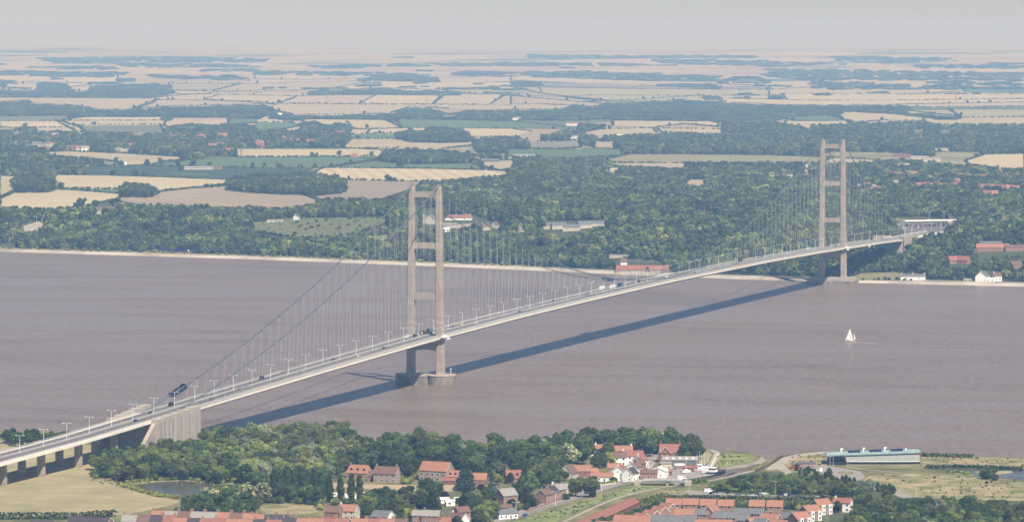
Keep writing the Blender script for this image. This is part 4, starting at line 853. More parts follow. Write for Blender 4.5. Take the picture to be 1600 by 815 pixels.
# ------------------------------------------------------------------ buildings
def winmesh(w, h):
    a = MB(); a.box((0, -.03, 0), (w, .1, h), 'frame'); a.box((0, -.06, 0), (w-.24, .1, h-.24), 'glass'); o = a.build('window'); me = o.data; bpy.data.objects.remove(o); return me
WIN = winmesh(1.35, 1.35); WINB = winmesh(1.9, 1.3); WINS = winmesh(.9, 1.0)
a = MB(); a.box((0, -.03, 0), (1.1, .12, 2.1), 'frame'); a.box((0, -.06, 0), (.9, .12, 1.95), 'darkroof'); o = a.build('door'); DOORM = o.data; bpy.data.objects.remove(o)
def putm(me, name, parent, loc, rz=0):
    o = link(bpy.data.objects.new(name, me), parent); o.location = loc; o.rotation_euler.z = rz; return o
NH = [0]; FARH = []; NEARH = []
def house(px, py, w, d, hw, hr, ang, wall, roof, label, ch=1, group=None, name='house', far=False, dorm=0, rows=None, z=3.0, gw=True, cat='house', glaze='WIN', hip=0., xyz=None, base='white'):
    NH[0] += 1; ar = R_(ang); rz = YAW+ar
    if xyz is None:
        P = unproj(px, py, z=z)[0] if not far else unproj(px, py)[0]
        k = d/2*abs(math.cos(ar))+w/2*abs(math.sin(ar)); x, y = P[0]+FH[0]*k, P[1]+FH[1]*k
        zz = z if not far else float(gz(x, y))-.3
        (FARH if far else NEARH).append((x, y, w if far else (w+d)/2))
    else: x, y, zz = xyz
    e = empty(name, (x, y, zz), rz); tag(e, label, cat, group)
    hx, hy = w/2, d/2; a = MB(); h0 = -.5 if not far else -2.5
    ix = hx*hip; a.add([(-hx, -hy, h0), (hx, -hy, h0), (hx, hy, h0), (-hx, hy, h0), (-hx, -hy, hw), (hx, -hy, hw), (hx, hy, hw), (-hx, hy, hw), (-hx+ix, 0, hw+hr), (hx-ix, 0, hw+hr)],
          [(0, 1, 5, 4), (2, 3, 7, 6), (1, 2, 6, 9, 5), (3, 0, 4, 8, 7)] if hip == 0 else [(0, 1, 5, 4), (2, 3, 7, 6), (1, 2, 6, 5), (3, 0, 4, 7)], wall); a.build('wall', e)
    # roof slabs with eaves and verge overhang
    ov = .35; sl = hr/hy; t = .22; a = MB()
    for s in (-1, 1):
        ex, ey, ez = hx+ov, s*(hy+ov), hw-ov*sl; r0 = hw+hr+.02; rx = (hx+ov)-ix*1.0
        vs = [(-ex, ey, ez), (ex, ey, ez), (rx, 0, r0), (-rx, 0, r0)]; vs += [(x_, y_, z_+t) for x_, y_, z_ in vs]
        fs = [(0, 1, 2, 3), (7, 6, 5, 4), (0, 4, 5, 1), (1, 5, 6, 2), (2, 6, 7, 3), (3, 7, 4, 0)]
        if s > 0: fs = [f[::-1] for f in fs]
        a.add(vs, [f[::-1] for f in fs], roof)
    if hip:
        for s in (-1, 1):
            ex = s*(hx+ov); a.add([(ex, -hy-ov, hw-ov*sl+t), (ex, hy+ov, hw-ov*sl+t), (s*((hx+ov)-ix), 0, hw+hr+.02+t)], [(0, 1, 2) if s > 0 else (2, 1, 0)], roof)
    a.box((0, 0, hw+hr+t), (2*(hx-ix)+.5, .35, .22), roof)
    rf = a.build('roof', e)
    if not far and hip == 0 and wall not in ('slate', 'red'):
        for sx in (-1, 1):
            a = MB()
            for s in (-1, 1):
                xx = sx*(hx+ov+.04); p0 = (hw-ov*sl, s*(hy+ov)); p1 = (hw+hr+.02, 0)
                a.add([(xx, p0[1], p0[0]-.12), (xx, p1[1], p1[0]-.12), (xx, p1[1], p1[0]+t+.04), (xx, p0[1], p0[0]+t+.04)], [(0, 1, 2, 3) if s*sx > 0 else (3, 2, 1, 0)], 'frame')
            a.build('bargeboard', rf)
    for k in range(ch):
        cxx = (-hx+.8, hx-.8, 0)[k % 3] if ix == 0 else (-(hx-ix), hx-ix, 0)[k % 3]
        a = MB(); a.box((cxx, .1, hw+hr+.5), (.9, .7, 1.9), wall if wall not in ('white', 'cream') else base); a.box((cxx, .1, hw+hr+1.5), (1.05, .85, .2), 'concrete')
        for q in (-.22, .22): a.tube((cxx+q, .1, hw+hr+1.55), (cxx+q, .1, hw+hr+2.0), .13, 'orange', 6)
        a.build('chimney', rf)
    if not far:
        nc = max(1, int(w/3.2)); rows = rows or (2 if hw > 4.3 else 1); me = {'WIN': WIN, 'WINB': WINB}[glaze]
        for r_ in range(rows):
            zc = 1.55+r_*2.7
            for c in range(nc):
                xx = (c+.5)/nc*w-hx
                if r_ == 0 and c == nc//2 and nc > 1: putm(DOORM, 'door', e, (xx, -hy, 1.05)); continue
                putm(me, 'window', e, (xx, -hy, zc))
        if gw:
            sx = 1 if ang <= 0 else -1
            for r_ in range(rows): putm(WINS, 'window', e, (sx*hx, -hy*.35, 1.6+r_*2.7), sx*math.pi/2)
            if hr > 3.2 and hw > 3: putm(WINS, 'window', e, (sx*hx, 0, hw+.8), sx*math.pi/2)
    else:
        for s in (-1, 1): putm(WINB, 'window', e, (s*hx*.5, -hy, hw*.55))
    for k in range(dorm):
        xx = ((k+.5)/dorm-.5)*w*.86; a = MB(); yy = -hy*.62; zb_ = hw+hr*.38
        a.add([(xx-.75, yy-.5, zb_-.5), (xx+.75, yy-.5, zb_-.5), (xx+.75, yy-.5, zb_+.7), (xx, yy-.5, zb_+1.4), (xx-.75, yy-.5, zb_+.7)], [(0, 1, 2, 3, 4)], 'glass')
        a.add([(xx-.95, yy-.6, zb_+.6), (xx, yy-.6, zb_+1.55), (xx, yy+1.9, zb_+1.55), (xx-.95, yy+.9, zb_+.6), (xx+.95, yy-.6, zb_+.6), (xx+.95, yy+.9, zb_+.6)], [(0, 1, 2, 3), (1, 4, 5, 2)], roof); a.build('dormer', rf)
    return e
# houses behind the poplars and along the lane
H = house
H(561, 747, 15, 9, 3.4, 4.6, -18, 'brickp', 'orange', 'orange half-hipped house with dark dormers, leftmost house before the wood', 1, dorm=3, hip=.22)
H(583, 751, 6, 7, 3.2, 2.6, -15, 'brickp', 'brownroof', 'low brown-roofed annexe joined to the left side of the stone house', 0)
H(604, 754, 15, 8.5, 5.6, 4.2, -20, 'stone', 'brownroof', 'two-storey pink stone house with brown roof and tall end chimney', 2)
H(682, 752, 19, 11.5, 6.6, 5.2, -26, 'stone', 'orange', 'large barn-like house with long orange roof and pale windowed gable', 0, glaze='WINB')
H(713, 752, 12, 7, 3.2, 3.4, -12, 'brick', 'orange', 'low orange-roofed range with three dark dormers beside the barn-like house', 0, dorm=3)
H(712, 757, 17, 4.5, 2.4, 1.6, -14, 'brick', 'redroof', 'long low red lean-to in front of the barn-like house', 0)
H(747, 757, 11, 8, 3.2, 3.8, -10, 'brick', 'orange', 'small orange-roofed brick bungalow right of the tall dark conifer', 1)
H(807, 755, 14, 8.5, 3.4, 4.6, 12, 'brickp', 'redroof', 'red-brown roofed house with dormers and left end chimney, against the wood', 1, dorm=3)
H(791, 788, 11, 9, 5.4, 3.8, 38, 'brickp', 'palegrey', 'brown brick house with grey roof and plain gable beside the waterside road', 1)
H(786, 800, 10, 6, 2.8, 1.6, 12, 'brickp', 'brownroof', 'low brick garage block in front of the grey-roofed gabled house', 0)
H(790, 811, 13, 7, 3.2, 2.2, 30, 'white', 'slate', 'single-storey white shop with slatted grey roof by the road', 0)
for k, (x, y) in enumerate(((851, 786), (861, 782), (871, 778))): H(x, y, 7.5, 8, 5.2, 3, 52, 'brickp', ('brownroof', 'darkroof', 'palegrey')[k], '%s brown-roofed brick cottage counted from the near end of the short roadside row' % ordn(k), 1, 'brick cottages of the roadside row')
H(874, 773, 10, 7, 4, 2.6, 10, 'cream', 'palegrey', 'pale cottage with weathered grey roof behind the brick roadside row', 1)
H(889, 748, 8, 10, 3.6, 5.2, 62, 'cream', 'brownroof', 'cream cottage with steep gable and brown roof, below the cream-blossomed tree', 0)
H(910, 746, 11, 8, 4.4, 3.2, -3, 'brick', 'orange', 'small square orange-roofed house with skylight between garden shrubs', 0)
H(931, 711, 12, 7, 4.2, 2.8, 0, 'white', 'orange', 'white cottage with orange roof and middle chimney in front of the dark wood', 3)
H(972, 716, 14, 7.5, 5.2, 3.0, 2, 'white', 'orange', 'white house with orange roof and two end chimneys, nearest the wood', 2)
H(968, 727, 9, 8, 5.4, 3.0, 6, 'white', 'brownroof', 'white house with dark brown roof in front of the orange-roofed one', 0)
H(989, 725, 14, 8, 5.4, 3.2, -4, 'white', 'redroof', 'long white house with red-brown roof at the head of the street', 1)
for k, (x, y, wc, rc) in enumerate(((985, 752, 'white', 'darkroof'), (992, 743, 'white', 'brownroof'), (997, 737, 'brick', 'brownroof'), (1001, 731, 'white', 'redroof'))):
    H(x, y, 8, 8, 5.2, 3.2, 62, wc, rc, '%s house of the narrow street row leading back from the white gabled house' % ordn(k), 1, 'narrow street row by the haven')
H(969, 751, 9, 11, 5.0, 4.2, 72, 'white', 'redroof', 'white gabled house facing the road with two dark upper windows', 1)
H(941, 752, 14, 7, 3.0, 2.4, -6, 'white', 'orange', 'low white outbuilding with orange roof left of the white gabled house', 0)
H(960, 738, 9, 6, 3.2, 2.6, 0, 'brickp', 'orange', 'small orange-roofed cottage behind the low white outbuilding', 1)
H(926, 745, 7, 6, 2.8, 2.6, 20, 'cream', 'orange', 'little orange-roofed garage between the square house and white outbuilding', 0)
H(1048, 722, 14, 11, 6.6, 5.0, -4, 'brick', 'redroof', 'tall red brick inn with red roof at the edge of the dark wood', 2)
H(1041, 722, 8, 9, 6, 4.2, 80, 'brick', 'redroof', 'red brick cross-wing with gable on the left of the tall brick inn', 0)
H(1064, 716, 8, 8, 4, 2.4, 0, 'palegrey', 'palegrey', 'low grey-roofed store right of the tall brick inn', 0)
e = H(1063, 727, 23, 9, 3.6, 2.0, -2, 'slate', 'palegrey', 'long low grey workshop with a row of white rooflights on the quay', 0, cat='workshop', name='workshop')
rf = [c for c in e.children if c.name.startswith('roof')][0]
for k in range(5): a = MB(); a.add([((k-2)*4.3-.8, -3.2, 4.5), ((k-2)*4.3+.8, -3.2, 4.5), ((k-2)*4.3+.8, -1.8, 5.12), ((k-2)*4.3-.8, -1.8, 5.12)], [(0, 1, 2, 3)], 'white'); a.build('rooflight', rf)
H(1030, 746, 9, 11, 4.2, 2.2, 78, 'white', 'white', 'white metal boat shed with shallow roof on the haven quay', 0, cat='shed', name='boat_shed')
H(1014, 747, 11, 8, 3.4, 1.8, -3, 'brickp', 'brownroof', 'low pink-brown shed left of the white boat shed', 0, cat='shed', name='shed')
H(1041, 733, 7, 6, 4.0, .8, 0, 'cream', 'palegrey', 'cream flat-fronted store behind the white boat shed', 0, cat='shed', name='shed')
H(1044, 743, 5, 6, 2.8, 1.2, 0, 'brick', 'redroof', 'small dark red kiosk right of the white boat shed', 0, cat='shed', name='shed')
H(1062, 733, 6, 5, 2.6, .8, 5, 'brickp', 'white', 'small pale pink-roofed hut in the boat yard', 0, cat='shed', name='shed')
H(1079, 737, 9, 6, 2.6, 1.2, -10, 'brick', 'redroof', 'low red-roofed hut beside the laid-up yachts', 0, cat='shed', name='shed')
H(1318, 800, 10.5, 6.5, 5.6, 2.4, -20, 'white', 'redroof', 'isolated white house with red roof at the edge of the right-hand wood', 1)
H(1244, 732, 6, 5, 2.8, .5, -4, 'red', 'slate', 'small dark red cabin at the left of the flat-roofed pavilion', 0, cat='cabin', name='cabin')
e = H(1260, 732, 12, 6, 3.6, .5, -4, 'stone', 'slate', 'low stone pavilion with flat dark roof beside the car park', 0, cat='pavilion', name='pavilion')
# caravans among the trees, white garden sheds
def caravan(px, py, ang, lab):
    P = unproj(px, py, z=3)[0]; e = empty('caravan', P, YAW+R_(ang)); a = MB(); a.box((0, 0, 1.6), (6, 2.2, 2.1), 'white', taper=(.94, .9)); a.box((-3.5, 0, .7), (1.6, .1, .1), 'steel'); a.build('body', e)
    a = MB(); a.box((0, -1.1, 1.7), (3.6, .1, .7), 'glass'); a.build('window', e)
    for s in (-1, 1): a = MB(); a.tube((0, s*1.05-.1, .35), (0, s*1.05+.1, .35), .35, 'black', 10); a.build('wheel', e)
    tag(e, lab, 'caravan', 'white caravans behind the terraces')
for k, (x, y) in enumerate(((464, 774), (491, 773), (520, 776), (537, 777), (549, 779), (568, 775))): caravan(x, y, rnd.uniform(-60, 60), 'white caravan half hidden behind the dark poplars, %s from the left' % ordn(k))
for k, (x, y, w_) in enumerate(((694, 786, 5), (706, 790, 8), (716, 786, 5), (741, 787, 4), (655, 791, 5))):
    H(x, y, w_, 4, 2.4, 1.0, 15, 'white' if k < 4 else 'cream', 'white' if k < 4 else 'brownroof', '%s garden shed counted from the left between the conifers' % (('white-roofed ' if k < 4 else 'cream ')+ordn((1, 2, 3, 4, 0)[k])), 0, name='garden_shed', cat='shed')
# terraces at the lower left
H(64, 831, 16, 9, 3.2, 3.0, 18, 'brick', 'darkroof', 'dark grey hipped bungalow leftmost at the bottom edge', 0, hip=.3)
H(139, 829, 26, 10, 3.4, 3.6, -24, 'brick', 'darkroof', 'long dark-roofed bungalow with red brick gable at the bottom edge', 0)
row1 = ['palegrey', 'brownroof', 'darkroof', 'darkroof', 'redroof', 'orange', 'redroof', 'darkroof', 'orange', 'redroof']
RC = {'palegrey': 'pale grey', 'brownroof': 'brown', 'darkroof': 'dark slate', 'redroof': 'dark red', 'orange': 'orange', 'slate': 'grey'}
RW = []
def rown(n, x0, y0, dx, dy, w_, rc, where, ch=1, ang=-8, hw=5.2, hr=3.2, wall='brickp'):
    for k in range(n):
        x, y = x0+dx*k, y0+dy*k; r_ = rc[k % len(rc)]
        H(x, y, w_, 8, hw, hr, ang, wall, r_, '%s-roofed brick house, %s from left in the %s' % (RC[r_], ordn(k), where), ch, 'houses of the '+where, gw=(k == n-1))
rown(4, 202, 828, 20.5, .3, 8.2, ['palegrey', 'brownroof', 'darkroof', 'redroof'], 'front terrace at lower left', 2)
rown(8, 248, 821, 20.5, .6, 8.2, ['orange', 'palegrey', 'brownroof', 'palegrey', 'palegrey', 'orange', 'brownroof', 'orange'], 'back terrace at lower left', 2)
rown(3, 401, 827.5, 20, .2, 8, ['orange', 'darkroof', 'darkroof'], 'middle terrace left of the cream-gabled house', 2)
rown(8, 284, 833, 20.5, .4, 8.2, ['orange', 'darkroof', 'redroof', 'redroof', 'orange', 'orange', 'darkroof', 'redroof'], 'nearest terrace at the bottom edge', 1)
rown(5, 452, 833, 20.5, .2, 8.2, ['darkroof', 'orange', 'orange', 'redroof', 'redroof'], 'bottom terrace below the cream-gabled house', 2)
rown(4, 562, 834, 21, .1, 8.2, ['orange', 'redroof', 'orange', 'brownroof'], 'bottom terrace right of the cream-gabled house', 2)
H(521, 813, 9, 8, 5, 3.2, -14, 'brick', 'brownroof', 'brown-roofed brick half of the pair with the cream gable', 1)
H(544, 812, 11, 8.5, 5.2, 3.4, -20, 'cream', 'orange', 'house with orange roof and plain cream gable above the terraces', 1)
H(598, 822, 11, 9, 5.4, 3.2, -30, 'white', 'slate', 'white house with grey roof and white-edged gable among trees', 0)
H(655, 818, 7, 7, 5, 2.6, -12, 'brickp', 'palegrey', 'narrow grey-roofed brick house left of its wider twin', 1)
H(674, 819, 10, 8, 5, 2.8, -14, 'brickp', 'palegrey', 'wide grey-roofed brick house below the dark conifer', 1)
H(703, 832, 9, 8, 5, 3.2, -30, 'brickp', 'orange', 'orange-roofed house at the bottom edge left of the white gable', 1)
H(716, 826, 10, 8, 5.4, 3.2, -40, 'white', 'brownroof', 'brown-roofed house with bright white gable at the bottom edge', 1)
H(722, 813, 8, 7, 5, 2.8, 25, 'brickp', 'brownroof', 'small brown-roofed house behind the bright white gable', 1)
# red-roofed estate
EST = []
def est(x, y, w_, rc, ang=-10, d=8, hw=5, hr=3.2, wall='brickp', hip=0.): EST.append((x, y, w_, rc, ang, d, hw, hr, wall))
for x, y in ((1054, 801), (1080.5, 801), (1107.5, 802), (1135.5, 803), (1184, 803.5), (1212, 804)): est(x, y, 9.0, 'orange')
for x, y in ((1043, 809), (1031, 814), (1018, 820), (1003, 825)): est(x, y, 8.6, 'orange', -48, 8)
est(1071, 818, 11, 'orange'); est(1098, 817, 7.5, 'slate', -14, 8, 5, 2.8); est(1113, 817, 9, 'orange', 60, 8, 5.6, 4.2); est(1125, 822, 6.6, 'slate', -16); est(1143, 822, 7.4, 'slate', -10); est(1160, 815, 8, 'slate', -14, 8, 5, 2.6); est(1162, 826, 7.2, 'slate', -10)
est(948, 838, 12, 'orange'); est(976, 828, 11, 'orange', -16); est(1003, 829, 11, 'orange', -16); est(1031, 828, 8.4, 'slate', -14); est(1056, 829, 8.4, 'slate', -14); est(1078, 828, 8, 'slate', -14); est(1102, 835, 10.4, 'orange'); est(1130, 835, 10.4, 'orange')
est(1184, 816, 7.5, 'slate', -20, 8, 5, 2.8); est(1205, 826, 11, 'orange', -34); est(1232, 823, 9, 'slate', -44); est(1178, 832, 9, 'orange', 40); est(1190, 834, 8, 'slate', -30); est(1218, 836, 9, 'orange', -30)
q = {}
for (x, y, w_, rc, ang, d, hw, hr, wl) in sorted(EST):
    k = q.get(rc, 0); q[rc] = k+1
    H(x, y, w_, d, hw, hr, ang, wl, rc, '%s-roofed new brick house, %s of its colour from the left in the estate' % (RC[rc], ordn(k)), 0, 'new estate houses', glaze='WINB')
for k, (x, y) in enumerate(((1250, 825), (1267, 814), (1284, 804))):
    e = H(x, y, 10.5, 9, 5.4, 3.4, 38, 'brickp', 'orange', 'orange-roofed town house with white bay fronts, %s from the near end of the diagonal row' % ordn(k), 0, 'white-fronted town houses')
    for s in (-1, 1):
        a = MB(); a.box((s*2.7, -5.1, 2.9), (2.6, 1.2, 5.8), 'white'); a.build('bay', e); putm(WIN, 'window', e, (s*2.7, -5.7, 1.6)); putm(WIN, 'window', e, (s*2.7, -5.7, 4.3))
# long ropewalk building
def longb(name, p, q, wd, hw, hr, wall, roof, label, cat, z=3.0, nl=0):
    A = unproj(*p, z=z)[0]; B = unproj(*q, z=z)[0]; L_ = np.linalg.norm(B-A); c = (A+B)/2; rz = math.atan2(B[1]-A[1], B[0]-A[0])
    return H(0, 0, L_, wd, hw, hr, 0, wall, roof, label, 0, name=name, cat=cat, xyz=(c[0], c[1], z), far=True), rz, L_
e, rz, L_ = longb('ropewalk', (890, 836), (988, 792), 9, 3.4, 2.6, 'brick', 'redroof', 'very long low brick building with red roof beside the reed-filled channel', 'warehouse'); e.rotation_euler.z = rz
for c in list(e.children):
    if c.name.startswith('window'): bpy.data.objects.remove(c)
rf = [c for c in e.children if c.name.startswith('roof')][0]
for k in range(int(L_/6)):
    for s in (1, -1):
        a = MB(); xx = -L_/2+4+k*6; a.add([(xx-.3, s*3.0, 4.57), (xx+.3, s*3.0, 4.57), (xx+.3, s*1.5, 5.47), (xx-.3, s*1.5, 5.47)], [(0, 1, 2, 3) if s < 0 else (3, 2, 1, 0)], 'palegrey'); a.build('rooflight', rf)
# copper-roofed visitor centre with a leaning glass front
A = unproj(1292, 725.5, z=3)[0]; B = unproj(1437, 725.5, z=3)[0]; L_ = float(np.linalg.norm(B-A)); rz = math.atan2(B[1]-A[1], B[0]-A[0])
vc = empty('visitor_centre', A, rz); tag(vc, 'long curved visitor centre with green copper roof and leaning glass front on the riverbank', 'visitor centre')
n = 24; fx = [L_*i/n for i in range(n+1)]; bow = [1.6*(2*i/n-1)**2-1.6 for i in range(n+1)]   # gently concave front
ht = [6.4+2.0*i/n for i in range(n+1)]
i0 = 5
def strip_mesh(nm, f, m, parent, i_a=0, i_b=n):
    a = MB(); vs = []; k = i_b-i_a+1
    for j in range(2):
        for i in range(i_a, i_b+1): vs.append(f(i, j))
    a.add(vs, [(i, i+1, k+i+1, k+i) for i in range(k-1)], m); return a.build(nm, parent)
a = MB(); a.add([(fx[0]+.5, 3, -.5), (fx[-1]-.5, 3, -.5), (fx[-1]-.5, 22, -.5), (fx[0]+.5, 22, -.5), (fx[0]+.5, 3, ht[0]-.4), (fx[-1]-.5, 3, ht[-1]-.4), (fx[-1]-.5, 22, ht[-1]-.6), (fx[0]+.5, 22, ht[0]-.6)], [(0, 3, 2, 1), (4, 5, 6, 7), (0, 1, 5, 4), (1, 2, 6, 5), (2, 3, 7, 6), (3, 0, 4, 7)], 'glass'); a.build('wall', vc)
fac = strip_mesh('glass_front', lambda i, j: (fx[i], bow[i]+(-1.5 if j == 0 else -.1), 2.6 if j == 0 else ht[i]-.9), 'mesh', vc, i0)
strip_mesh('sill_band', lambda i, j: (fx[i], bow[i]-1.6-(0 if j == 0 else .05), 2.2 if j == 0 else 2.7), 'white', fac, i0)
strip_mesh('ground_glazing', lambda i, j: (fx[i], bow[i]-.8-.2*j, -.2 if j == 0 else 2.3), 'glass', vc, 0)
strip_mesh('plinth', lambda i, j: (fx[i], bow[i]-1.2, -.3 if j == 0 else .5), 'concrete', vc, i0)
for i in range(i0, n+1): a = MB(); a.box((fx[i], bow[i]-.9, (ht[i]+1.6)/2), (.12, .12, ht[i]-2.6), 'steel'); a.v = [(x, y_+(z-(ht[i]+1.6)/2)*(.30), z) for x, y_, z in a.v]; a.build('mullion', fac)
a = MB(); a.box((fx[i0], -2.2, 3.2), (.5, .5, 7.4), 'stone'); a.v = [(x+(3.2-z)*.42, y_, z) for x, y_, z in a.v]; a.build('raking_post', vc)
a = MB(); vs = []; k = n+1      # roof: thick curved copper sheet
for i in range(k): vs += [(fx[i]-(.8 if i == 0 else 0)+(.8 if i == n else 0), bow[i]-.9, ht[i]-.7), (fx[i]+(.8 if i == n else 0)-(.8 if i == 0 else 0), bow[i]-1.1, ht[i]+.0), (fx[i], 8, ht[i]+.9), (fx[i], 22.5, ht[i]-.2), (fx[i], 22.5, ht[i]-.8)]
a.add(vs, [(i*5+j, (i+1)*5+j, (i+1)*5+(j+1) % 5, i*5+(j+1) % 5) for i in range(n) for j in range(5)]+[(0, 1, 2, 3, 4), (n*5+4, n*5+3, n*5+2, n*5+1, n*5)], 'copper'); vr = a.build('roof', vc)
for k, t in enumerate((.16, .40, .63, .86)):
    x = L_*t; z0 = 6.4+2*t+.7; a = MB(); a.tube((x, 9, z0), (x, 9, z0+1.9), .55, 'white', 8); a.box((x+.5, 9, z0+2.1), (2.0, 1.2, .9), 'white' if k < 3 else 'red', taper=(.7, .8)); a.build('wind_cowl', vr)
for t in (.30, .53, .76): a = MB(); x = L_*t; zz = 6.4+2*t; a.add([(x-4, 4, zz+.78), (x+4, 4, zz+1.05), (x+4, 9.5, zz+1.9), (x-4, 9.5, zz+1.6)], [(0, 1, 2, 3)], 'solar'); a.build('solar_panel', vr)
a = MB(); a.box((L_+.4, 9, 3.6), (.6, 13, 7.6), 'red'); a.v = [(x+(z-3.6)*.10, y_, z) for x, y_, z in a.v]; a.build('end_wall', vc)
# road bridge over the haven
P = unproj(1036, 757, z=3)[0]; e = empty('haven_bridge', (P[0], P[1], 0), YAW-.12); tag(e, 'small grey road bridge with railings over the haven channel', 'bridge')
a = MB(); vs = []; 
for i in range(13):
    x = -15+30*i/12; z = 5.0+1.1*(1-(x/15)**2)
    vs += [(x, -3.5, z-.7), (x, -3.5, z), (x, 3.5, z), (x, 3.5, z-.7)]
a.add(vs, [(i*4+j, (i+1)*4+j, (i+1)*4+(j+1) % 4, i*4+(j+1) % 4) for i in range(12) for j in range(4)], 'steel'); a.build('deck', e)
for s in (-1, 1):
    a = MB(); a.box((s*16, 0, 3.2), (4, 8, 5), 'concrete2'); a.build('abutment', e)
    a = MB()
    for i in range(12):
        x = -15+30*(i+.5)/12; z = 5.0+1.1*(1-(x/15)**2); a.box((x, s*3.4, z+.55), (2.45, .08, .12), 'white'); a.box((x, s*3.4, z+.3), (.1, .1, 1), 'white')
    a.build('railing', e)
a = MB(); a.box((3, 0, 2), (1.2, 6, 5.6), 'concrete2'); a.build('bridge_pier', e)

# ------------------------------------------------------------------ vehicles
def wheels(e, xs_, y_, r_):
    a = MB(); a.tube((0, -.12, 0), (0, .12, 0), r_, 'black', 10); o = a.build('wheel', e); o.location = (xs_[0], -y_, r_)
    for x in xs_:
        for s in (-1, 1):
            if x == xs_[0] and s == -1: continue
            putm(o.data, 'wheel', e, (x, s*y_, r_))
def car_proto():
    e = empty('car', (0, 0, 0)); a = MB()
    prof = [(-2.1, .35), (2.1, .35), (2.15, .7), (1.9, .86), (1.0, .95), (.35, 1.42), (-1.2, 1.45), (-1.85, 1.0), (-2.15, .9)]
    n = len(prof); a.add([(x, s*(.86 if z > 1.2 else .9)*(1 if z < 1.2 else .84), z) for s in (-1, 1) for x, z in prof], [tuple(range(n)), tuple(range(n, 2*n))[::-1]]+[(i, n+i, n+(i+1) % n, (i+1) % n) for i in range(n)], 'car'); a.build('body', e)
    a = MB(); g = [(.98, .98), (.38, 1.38), (-1.15, 1.41), (-1.7, 1.02)]
    for s in (-1, 1): a.add([(x, s*(.905 if z < 1.2 else .75), z) for x, z in g], [(0, 1, 2, 3) if s < 0 else (3, 2, 1, 0)], 'glass')
    a.add([(1.03, -.7, .97), (1.03, .7, .97), (.40, .62, 1.42), (.40, -.62, 1.42)], [(0, 1, 2, 3)], 'glass'); a.add([(-1.25, -.62, 1.45), (-1.25, .62, 1.45), (-1.85, .7, 1.03), (-1.85, -.7, 1.03)], [(0, 1, 2, 3)], 'glass'); a.build('windows', e)
    wheels(e, (1.35, -1.35), .82, .32)
    for s in (-1, 1): a = MB(); a.box((2.13, s*.62, .68), (.08, .34, .16), 'white'); a.build('headlight', e)
    tag(e, cat='car'); return e
def van_proto():
    e = empty('van', (0, 0, 0)); a = MB(); a.box((-.5, 0, 1.45), (4.4, 1.95, 2.1), 'car', taper=(.97, .92)); a.box((2.2, 0, .95), (1.2, 1.9, 1.1), 'car', taper=(.6, .9)); a.build('body', e)
    a = MB(); a.add([(1.72, -.8, 1.6), (1.72, .8, 1.6), (1.64, .75, 2.3), (1.64, -.75, 2.3)], [(0, 1, 2, 3)], 'glass'); a.box((1.0, 0, 1.95), (1.0, 1.94, .55), 'glass'); a.build('windows', e); wheels(e, (1.9, -1.6), .88, .36); tag(e, cat='van'); return e
def truck_proto():
    e = empty('lorry', (0, 0, 0)); a = MB(); a.box((4.6, 0, 1.9), (2.2, 2.4, 2.7), 'car', taper=(.85, .95)); a.build('cab', e)
    a = MB(); a.box((-1.0, 0, 2.4), (8.6, 2.5, 2.7), 'car'); a.box((0, 0, .8), (11, 1.0, .4), 'black'); a.build('load_box', e)
    a = MB(); a.add([(5.62, -1, 2.1), (5.62, 1, 2.1), (5.5, .95, 3.0), (5.5, -.95, 3.0)], [(0, 1, 2, 3)], 'glass'); a.build('windscreen', e); wheels(e, (4.4, -2.6, -3.9), 1.05, .5); tag(e, cat='lorry'); return e
PR = {'car': car_proto(), 'van': van_proto(), 'lorry': truck_proto()}; used = set()
CC = {'white': (.75, .75, .74), 'black': (.015, .015, .018), 'dark blue': (.02, .035, .09), 'silver': (.42, .43, .45), 'red': (.35, .03, .02), 'yellow': (.62, .42, .03), 'grey': (.15, .16, .17), 'blue': (.04, .14, .38), 'green': (.03, .12, .06)}
def vehicle(kind, loc, rz, col, label, group=None):
    if kind not in used:
        used.add(kind); e = PR[kind]; e.location = loc; e.rotation_euler.z = rz; e['label'] = label
        if group: e['group'] = group
        for c in e.children: c.color = (*CC[col], 1)
    else:
        e = copy_thing(PR[kind], loc, rz, label, None, color=CC[col])
        if group: e['group'] = group
        elif 'group' in e: del e['group']
    return e
def onroad(px, X):
    a_, b_ = -1200., 1900.
    for _ in range(40):
        m_ = (a_+b_)/2; x, y = proj([X, m_, float(zr(m_))])
        if x[0] < px: a_ = m_
        else: b_ = m_
    return m_
